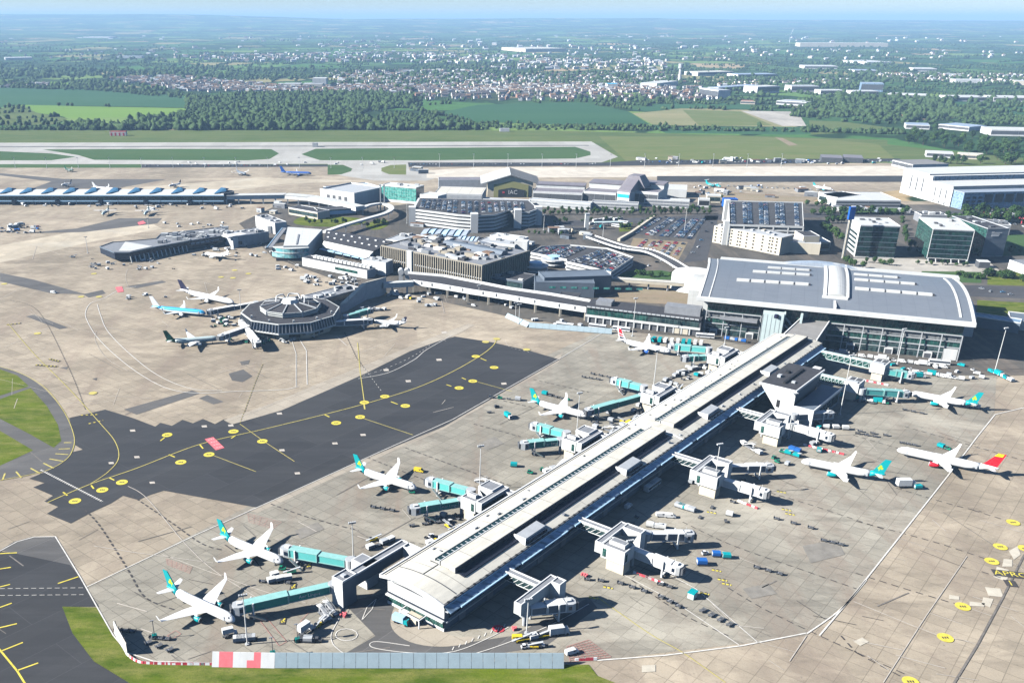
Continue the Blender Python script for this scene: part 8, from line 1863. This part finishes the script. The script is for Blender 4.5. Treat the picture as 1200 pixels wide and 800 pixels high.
put('bus', (764, 572), PA, 'driving in the pier shadow'); put('vw', (736, 595), PA, 'parked in the pier shadow'); put('bus', (662, 383.5), -.4, 'parked under the viaduct, left'); put('bus', (700, 385), -.4, 'parked under the glazed connector'); put('bus', (728, 388), -.4, 'parked right of the other two by the fence')
put('bus', (826, 396), -.25, 'by the terminal foot'); put('bus', (1100, 427), -.3, 'at the right terminal foot'); put('trb', (474, 732), -.55, 'parked by the pier end porch', None, 1.0)
put('trt', (597, 491), -1.1, 'standing alone by the fourth left jet', None, .9); put('td', (582, 478), .3, 'towing a dolly beside the asphalt edge'); put('dolly', (573, 484), .3, 'alone near the asphalt edge'); put('ct', (602, 547), -.2, 'alone on the apron left of the pier'); put('tg', (621, 555), -.4, 'alone near the pier wall'); put('tg', (636, 552), 0, 'second, nearer the pier wall')
put('trt', (1080, 443), -.1, 'with green tank by the corner', None, 1.0); put('truck', (1066, 571), 0, 'with teal rear behind the lone jet', None, 1.3); put('ct', (1075, 573), 0, 'behind the white truck and lone jet'); put('vw', (63, 344), -.3, 'alone far out on the left apron'); put('belt', (86, 302), .3, 'on the left apron before the dark pier')
put('stair', (563, 567), -.8, 'folded beside the first stepped node'); put('stair', (632, 568), -.8, 'beside the second stepped node'); put('stair', (712, 505), -.8, 'white and long between the stepped nodes'); put('by', (438, 634), .4, 'behind the far corridor'); put('vy', (491, 553), -.4, 'beside the third left jet nose'); put('tg', (483, 578), -.2, 'under the third left jet nose')
put('tg', (331, 668), -.1, 'under the second foreground jet nose'); put('bg', (342, 672), .2, 'right of the second foreground jet'); put('cw', (322, 676), .5, 'below the second foreground jet nose'); put('trh', (274, 745), .4, 'in front of the foreground jet nose', None, .8)
drow((277, 752), (300, 750), 6, 'at the light mast foot in the foreground', kinds=['cw', 'cg', 'dolly']); put('trh', (362, 740), .9, 'dark-wheeled beside the round road marking'); drow((346, 752), (376, 752), 5, 'behind the chequered fence', kinds=['dolly', 'td', 'cg']); drow((372, 735), (385, 725), 4, 'by the parked white stairs', kinds=['by', 'dolly', 'cw'])
put('stair', (388, 718), 2.3, 'parked by the slate stair tower'); put('stair', (381, 723), 2.3, 'second, nearer the round marking')
drow((608, 752), (650, 744), 9, 'in the yellow jumble by the right pier end', kinds=['by', 'by', 'ty', 'cw', 'td']); drow((613, 760), (640, 758), 6, 'against the grey blast fence', kinds=['tw', 'dolly', 'by', 'td']); put('vy', (608, 750), .0, 'by the right pier end'); put('truck', (660, 743), .2, 'beside the yellow jumble', None, 1.1); put('vw', (670, 766), .4, 'at the right end of the blast fence')
drow((134, 739), (160, 741), 6, 'inside the curved barrier, upper'); drow((168, 752), (205, 765), 7, 'inside the curved barrier, lower', turn=1.2); drow((175, 748), (200, 750), 3, 'inside the curved barrier, middle')
# round the rotunda and terminal-one side
for where, box_, n, kinds in (('between the rotunda and the blue jet', (245, 372, 300, 384), 26, ['cg', 'tw', 'dolly', 'cw', 'td', 'vw', 'tg']), ('under the rotunda fork bridges', (265, 388, 330, 404), 20, ['tg', 'cw', 'dolly', 'bg', 'belt', 'cg']), ('in the rotunda foot', (325, 388, 345, 405), 9, ['cw', 'cg', 'belt', 'tw']),
     ('behind the blue jet tail', (150, 343, 235, 352), 6, ['belt', 'tw', 'cw']), ('beside the low white wing', (355, 322, 425, 335), 34, ['cw', 'vw', 'cg', 'tw', 'truck', 'dolly']), ('below the turquoise glass', (325, 308, 352, 318), 9, ['vw', 'cw', 'dolly']), ('beneath the viaduct', (490, 342, 600, 362), 34, ['cg', 'cw', 'vw', 'cg', 'dolly']), ('right of the rotunda', (420, 362, 452, 367), 9, ['cw', 'cg', 'tw']),
     ('near the viaduct root', (440, 343, 480, 352), 9, ['vw', 'truck', 'vy', 'tw']), ('around the dark low pier foot', (85, 303, 210, 318), 24, ['belt', 'tw', 'cg', 'cw', 'dolly']), ('right of the dark pier', (225, 285, 320, 302), 34, ['cw', 'cg', 'vw', 'truck', 'td', 'tw']), ('under the rear pier, left part', (0, 238, 130, 243), 26, ['vw', 'cg', 'dolly', 'truck', 'td']),
     ('under the rear pier, right part', (130, 238, 300, 246), 34, ['vw', 'cg', 'dolly', 'truck', 'td', 'bus']), ('by the far hangar yard', (810, 216, 900, 226), 20, ['truck', 'vw', 'cg', 'cb']), ('behind the terminal fence', (600, 376, 680, 383), 8, ['vw', 'cg', 'cw']), ('by the rear apron edge', (200, 190, 480, 194), 18, ['truck', 'vw', 'cw']), ('on the far works yard', (745, 186, 1050, 193), 46, ['truck', 'cw', 'cb', 'vw', 'trt', 'cg']),
     ('by the annex roofs', (690, 262, 740, 268), 6, ['bus', 'bus', 'trt']), ('along the upper dark pier', (190, 262, 262, 268), 9, ['cw', 'vw', 'cg']), ('by the left far fuel yard', (0, 262, 50, 274), 14, ['fuel', 'truck', 'td', 'cb'])):
    for k in range(n):
        x = RV.uniform(box_[0], box_[2]); y = RV.uniform(box_[1], box_[3]); put(RV.choice(kinds), (x, y), RV.choice([PA, PA+1.57, .2, -.5])+RV.gauss(0, .2), where, 'equipment '+where, RV.uniform(.75, 1.0))
for where, box_, n, kinds in (('along the left pier wall between near nodes', (500, 600, 620, 660), 22, ['cw', 'cg', 'tw', 'dolly', 'td', 'by']), ('along the left pier wall between upper nodes', (690, 470, 800, 530), 26, ['cw', 'cg', 'by', 'dolly', 'tw', 'bg', 'td']), ('left of the pier by the fourth stepped node', (760, 425, 850, 455), 22, ['cw', 'cg', 'dolly', 'ct', 'tw']),
     ('in the shadow edge right of the pier', (740, 560, 880, 625), 11, ['cg', 'td', 'dolly', 'dolly', 'cw']), ('around the nodes right of the pier', (880, 500, 960, 545), 8, ['cg', 'cw', 'ct', 'td', 'tg']), ('below the terminal corner', (1020, 428, 1150, 446), 12, ['vw', 'cw', 'tw', 'cg', 'vt'])):
    for k in range(n):
        for _ in range(40):
            x = RV.uniform(box_[0], box_[2]); y = RV.uniform(box_[1], box_[3]); dx, dy = G(x, y).x-PO.x, G(x, y).y-PO.y; v = dx*math.sin(PA)-dy*math.cos(PA)
            if ('left' in where and -9 < v < -2.5 or 'left' in where and -30 < v < -14) or ('right' in where and 40 < v < 50) or ('right' in where and 64 < v < 84) or 'below' in where: break
        else: continue
        put(RV.choice(kinds), (x, y), RV.choice([PA, PA+1.57])+RV.gauss(0, .25), where, 'equipment '+where, RV.uniform(.75, 1.0))
# rotunda bridges
bridge((283, 378), 7, (303, 404), 5.5, 'white', 'pale short jet bridge dropping from the fork left of the rotunda')
bridge((331, 371), 8, (256, 396), 5.5, 'grey', 'long sloping jet bridge from the rotunda to the green-tailed jet', rot_r=2)
bridge((300, 356), 8, (243, 366), 5.5, 'grey', 'straight jet bridge between the rotunda and the blue jet')
bridge((373, 380), 7, (437, 376), 5.5, 'grey', 'long pale jet bridge from the rotunda to the navy-tailed jet')
bridge((373, 382), 7, (356, 390), 5.5, 'grey', 'short slanting bridge stub in front of the rotunda')
bridge((405, 372), 7, (436, 363), 6, 'teal', 'short aqua-topped bridge on the shaded side of the rotunda')

# ------------------------------------------------------------------ light masts
def height_for(px_, ytop):
    b = G(*px_); lo, hi = 0, 90
    for _ in range(30):
        m = (lo+hi)/2
        if proj((b.x, b.y, m))[1] > ytop: lo = m
        else: hi = m
    return lo
def mast(px_, ytop, where, heads=4, r=.28):
    h = height_for(px_, ytop); t = thing('light_mast', 'tall floodlight mast '+where, 'light mast', G(*px_)+Vector((0, 0, .2)), .3, 'floodlight masts'); m = MB(); m.tube((0, 0, 0), (0, 0, h), r, 8, r*.6); part(t, 'pole', m, 'pole_white')
    m = MB(); m.cyl(0, 0, 0, .5, .9, 10); part(t, 'footing', m, 'light_grey')
    m = MB(); m.box(-1.6, 1.6, -.25, .25, h-.3, h); 
    for k in range(heads): m.box(-1.6+k*.9, -1.1+k*.9, -.5, .5, h, h+.55)
    part(t, 'lamp_head', m, 'light_grey')
for q in (((290, 755), 698, 'rising before the foreground jet'), ((414, 653), 613, 'beside the sunlit teal bridge of the second jet'), ((617, 742), 703, 'by the bridge nearest the pier end'), ((562, 574), 523, 'at the first stepped node'), ((676, 506), 461, 'at the second stepped node'), ((766, 452), 411, 'at the third stepped node'),
          ((735, 668), 634, 'standing by the second node right of the pier'), ((835, 581), 521, 'standing by the third node right of the pier'), ((923, 514), 462, 'by the node under the charcoal-roofed block'), ((984, 486), 417, 'between the charcoal-roofed block and the aqua bridge'), ((1051, 427), 386, 'before the terminal glass front'), ((1166, 434), 385, 'right of the terminal corner'),
          ((741, 394), 350, 'behind the red-tailed jet by the terminal fence'), ((849, 404), 384, 'at the uppermost stepped node'), ((283, 371), 340, 'left of the rotunda'), ((363, 385), 350, 'right in front of the rotunda'), ((395, 376), 361, 'small, right of the rotunda'), ((103, 297), 278, 'on the left apron near the dark pier nose'), ((241, 290), 266, 'beside the dark low pier'), ((416, 352), 326, 'behind the rotunda corridor'),
          ((477, 262), 236, 'near the twin towers and looping walkway'), ((637, 270), 252, 'right of the stepped car park'), ((706, 283), 262, 'left of the surface lot'), ((802, 271), 244, 'in the middle of the surface lot'), ((604, 374), 355, 'left by the mid blast fence'), ((608, 380), 357, 'right by the mid blast fence'), ((174, 267), 256, 'on the apron below the rear pier'), ((561, 352), 335, 'small, before the viaduct')):
    mast(*q)
for k, x in enumerate(list(range(18, 480, 37))+list(range(515, 945, 40))): mast((x, 197 if x < 480 else 196), 181 if x > 480 else 185, 'in the line along the far service road', 3, .3)

# ------------------------------------------------------------------ fences and barriers
def fence(name, label, a, b, z, mats, pw=4.2, posts=True, chk=None, th=.25):
    A = G(*a); B = G(*b); d = (B-A); Ln = d.length; n = max(1, round(Ln/pw)); t = thing(name, label, 'fence', A+Vector((0, 0, .2)), math.atan2(d.y, d.x)); w_ = Ln/n
    for k in range(n):
        if chk:
            for j in range(chk):
                m = MB(); ya, yb = -2.2+2.7*j/chk, -2.2+2.7*(j+1)/chk; za, zb = .2+j*(z-.2)/chk, .2+(j+1)*(z-.2)/chk; m.hexa([(k*w_, ya, za), ((k+1)*w_-.02, ya, za), ((k+1)*w_-.02, ya+.3, za), (k*w_, ya+.3, za), (k*w_, yb, zb), ((k+1)*w_-.02, yb, zb), ((k+1)*w_-.02, yb+.3, zb), (k*w_, yb+.3, zb)]); part(t, 'panel', m, mats[1 if (k % 4 in (1, 2) and not (k % 8 == 5 and j)) else 0])
        elif name == 'blast_fence': m = MB(); m.hexa([(k*w_+.06, -2.2, .3), ((k+1)*w_-.06, -2.2, .3), ((k+1)*w_-.06, -1.9, .3), (k*w_+.06, -1.9, .3), (k*w_+.06, .5, z), ((k+1)*w_-.06, .5, z), ((k+1)*w_-.06, .8, z), (k*w_+.06, .8, z)]); part(t, 'panel', m, mats[k % len(mats)])
        else: m = MB(); m.box(k*w_+.06, (k+1)*w_-.06, -th/2, th/2, .2, z); part(t, 'panel', m, mats[k % len(mats)])
        if posts: m = MB(); m.bar((k*w_, 1.2, 0), (k*w_, .6, z), .22); part(t, 'post', m, 'steel')
    m = MB(); m.box(0, Ln, -.5, .7, 0, .35); part(t, 'kerb', m, 'white_wall'); return t
fence('blast_fence', 'long pale blue-grey blast fence along the bottom grass', (323, 779), (660, 779.5), 4.9, ['fence_panel'])
fence('chequered_fence', 'tall red and white chequered fence at the left end of the blast fence', (250, 777.5), (323, 779), 4.8, ['white_wall', 'pink_red'], 2.4, True, 2)
fence('sheet_fence', 'white and pink sheet fence on the curved grass edge, lower left', (135, 741), (150, 768), 5.2, ['white_paint', 'render_wall'], 4.0)
fence('blast_fence', 'low pale blue blast fence, left piece, below the viaduct end', (594, 372), (620, 383.5), 3.4, ['fence_panel'], 5)
fence('blast_fence', 'longer pale blue blast fence behind the red-tailed jet', (620, 383.5), (717, 391), 3.6, ['fence_panel'], 5)
def P_bar(col):
    def f(): return single('traffic_barrier', MB().loft([[(x, -.45, 0), (x, .45, 0), (x, .15, 1.0), (x, -.15, 1.0)] for x in (-1.4, 1.4)]), col, '', 'barrier')
    return f
BP = [(Pool(P_bar('white_paint')), 'white'), (Pool(P_bar('sign_red')), 'red')]
def barriers(pts, n, where):
    P = chain([G(*q) for q in pts]) if len(pts) > 2 else [G(*q) for q in pts]; tot = sum((b-a).length for a, b in zip(P, P[1:]))
    for k in range(n):
        s = (k+.5)/n*tot
        for a, b in zip(P, P[1:]):
            L_ = (b-a).length
            if s <= L_: break
            s -= L_
        o = a.lerp(b, min(1, s/L_)); p, c = BP[k % 2]; p.put(o+Vector((0, 0, .25)), math.atan2(b.y-a.y, b.x-a.x), c+' block in the barrier '+where, 'barrier blocks '+where)
barriers([(150, 768), (165, 776.5), (200, 778.5), (250, 779)], 26, 'curving along the lower left grass'); barriers([(744, 672), (776, 684)], 9, 'below the lowest white bridge'); barriers([(866, 588), (886, 596)], 6, 'under the white bridge of the third node'); barriers([(942, 522), (988, 533)], 10, 'under the charcoal-roofed block')
barriers([(1010, 446), (1040, 452)], 7, 'at the nodes near the terminal'); barriers([(676, 774), (697, 773)], 5, 'at the right end of the blast fence')
BP = [(Pool(lambda: single('traffic_barrel', MB().cyl(0, 0, 0, 1.1, .35, 10), 'pink_red', '', 'barrel')), 'pink-red')]
def barrels(px_, n, where):
    for k in range(n): BP[0][0].put(G(px_[0]+RV.uniform(-4, 4), px_[1]+RV.uniform(-2, 2))+Vector((0, 0, .3)), 0, 'pink-red barrel clustered '+where, 'barrels '+where)
barrels((684, 675), 9, 'below the pier end on the right'); barrels((602, 738), 9, 'by the red road marking'); barrels((402, 722), 12, 'at the slate stair tower foot')
t = thing('equipment_kiosk', 'small teal-grey kiosk on the open apron below the second node', 'kiosk', G(811, 700), PA); m = MB(); m.box(-1.8, 1.8, -1.3, 1.3, .3, 2.8); part(t, 'walls', m, 'pale_teal_wall'); m = MB(); m.box(-2, 2, -1.5, 1.5, 2.8, 3.1); part(t, 'roof', m, 'teal')
for q, lab in (((320, 768), 'dark street lamp standing before the chequered fence, left'), ((349, 752), 'dark lamp post with small cabin behind the fence, lower left'), ((181.5, 748), 'short dark lamp post inside the curved barrier')):
    t = thing('lamp_post', lab, 'lamp post', G(*q)+Vector((0, 0, .2)), .4); m = MB(); m.tube((0, 0, 0), (0, 0, 8), .14, 8); part(t, 'pole', m, 'dark_grey'); m = MB(); m.box(-1.0, .4, -.25, .25, 8, 8.2); part(t, 'lamp_head', m, 'mid_grey'); m = MB(); m.box(-.9, .9, -.8, .8, 0, 1.8); part(t, 'cabinet', m, 'deep_teal')
t = thing('elevated_road', 'curving elevated road with white parapets between car park and surface lot', 'road bridge')
P = chain([G(*q, 6) for q in ((692, 276), (728, 288), (760, 293), (783, 303), (800, 313), (818, 320))])
m = MB()
for a, b in zip(P, P[1:]): m.bar((a.x, a.y, 4.4), (b.x, b.y, 4.4), 11, .9)
part(t, 'deck', m, 'road_asphalt')
for s in (-1, 1):
    m = MB()
    for a, b in zip(P, P[1:]):
        d = (b-a).normalized(); n_ = Vector((-d.y, d.x, 0))*5.6*s; m.bar((a.x+n_.x, a.y+n_.y, 5.3), (b.x+n_.x, b.y+n_.y, 5.3), .4, 1.6)
    part(t, 'parapet', m, 'white_paint')
for k in range(3, len(P), 6): m = MB(); m.box(P[k].x-.8, P[k].x+.8, P[k].y-.8, P[k].y+.8, .3, 4); part(t, 'column', m, 'light_grey')
for a, b, lab in (((740, 288), (735, 279.5), ''),): pass
t = thing('retaining_wall', 'angled white retaining wall left of the surface lot', 'wall'); m = MB()
for a, b in (((725, 283), (739, 275)), ((739, 275), (766, 256))): A = G(*a); B = G(*b); m.bar((A.x, A.y, 1.6), (B.x, B.y, 1.6), 3.0, 3)
part(t, 'wall', m, 'cream_wall')
t = thing('bus_shelter', 'pale green long canopy of the bus station beyond the low rooftop car park', 'shelter', G(713, 265), .1); m = MB(); m.box(-17, 17, -3, 3, 4.4, 5); part(t, 'canopy', m, 'pale_teal_wall')
for x in (-14, 0, 14): m = MB(); m.box(x-.3, x+.3, -.3, .3, .3, 4.4); part(t, 'post', m, 'light_grey')
for i, q in enumerate(((700, 260), (712, 258.5), (724, 258.5))): put('bus', q, .5, ('left', 'middle', 'right')[i]+' of three at the bus station')
t = thing('stone_tower', 'square pale grey tower standing near the bus station', 'tower', G(687, 269)); m = MB(); m.box(-2.2, 2.2, -2.2, 2.2, .3, 17); part(t, 'shaft', m, 'pale_wall'); m = MB(); m.box(-2.5, 2.5, -2.5, 2.5, 17, 17.8); part(t, 'cap', m, 'light_grey')

# ------------------------------------------------------------------ give repeats with few members their own wording
from collections import defaultdict
byl = defaultdict(list)
for o in list(COL.objects):
    if o.parent is None and 'label' in o.keys(): byl[o['label']].append(o)
ORD = ['leftmost', 'second from left', 'third from left', 'fourth from left', 'fifth from left', 'sixth from left', 'seventh from left', 'eighth from left', 'ninth from left', 'tenth from left']
for lab, os_ in byl.items():
    if 2 <= len(os_) <= 26:
        os_.sort(key=lambda o: proj(o.location)[0]/1.0)
        for k, o in enumerate(os_):
            if len(os_) == 2: s = ['left one', 'right one'][k]
            elif k == len(os_)-1: s = 'rightmost'
            elif k < 10: s = ORD[k]
            else: s = str(k+1)+'th from left'
            if len((lab+', '+s).split()) <= 16: o['label'] = lab+', '+s

# ------------------------------------------------------------------ the air
me = MB().box(-26000, 30000, -1600, 61000, -9, 345).data('haze', 'white_paint')
hz = bpy.data.materials.new('haze_air'); hz.use_nodes = True; hn = hz.node_tree.nodes; hn.clear()
ho = hn.new('ShaderNodeOutputMaterial'); hv = hn.new('ShaderNodeVolumePrincipled'); hv.inputs['Color'].default_value = (0.42, 0.68, 1.0, 1); hv.inputs['Density'].default_value = HAZE
hv.inputs['Anisotropy'].default_value = 0.0; hz.node_tree.links.new(hv.outputs[0], ho.inputs['Volume']); me.materials.clear(); me.materials.append(hz)
o = link(bpy.data.objects.new('haze', me)); o['kind'] = 'stuff'
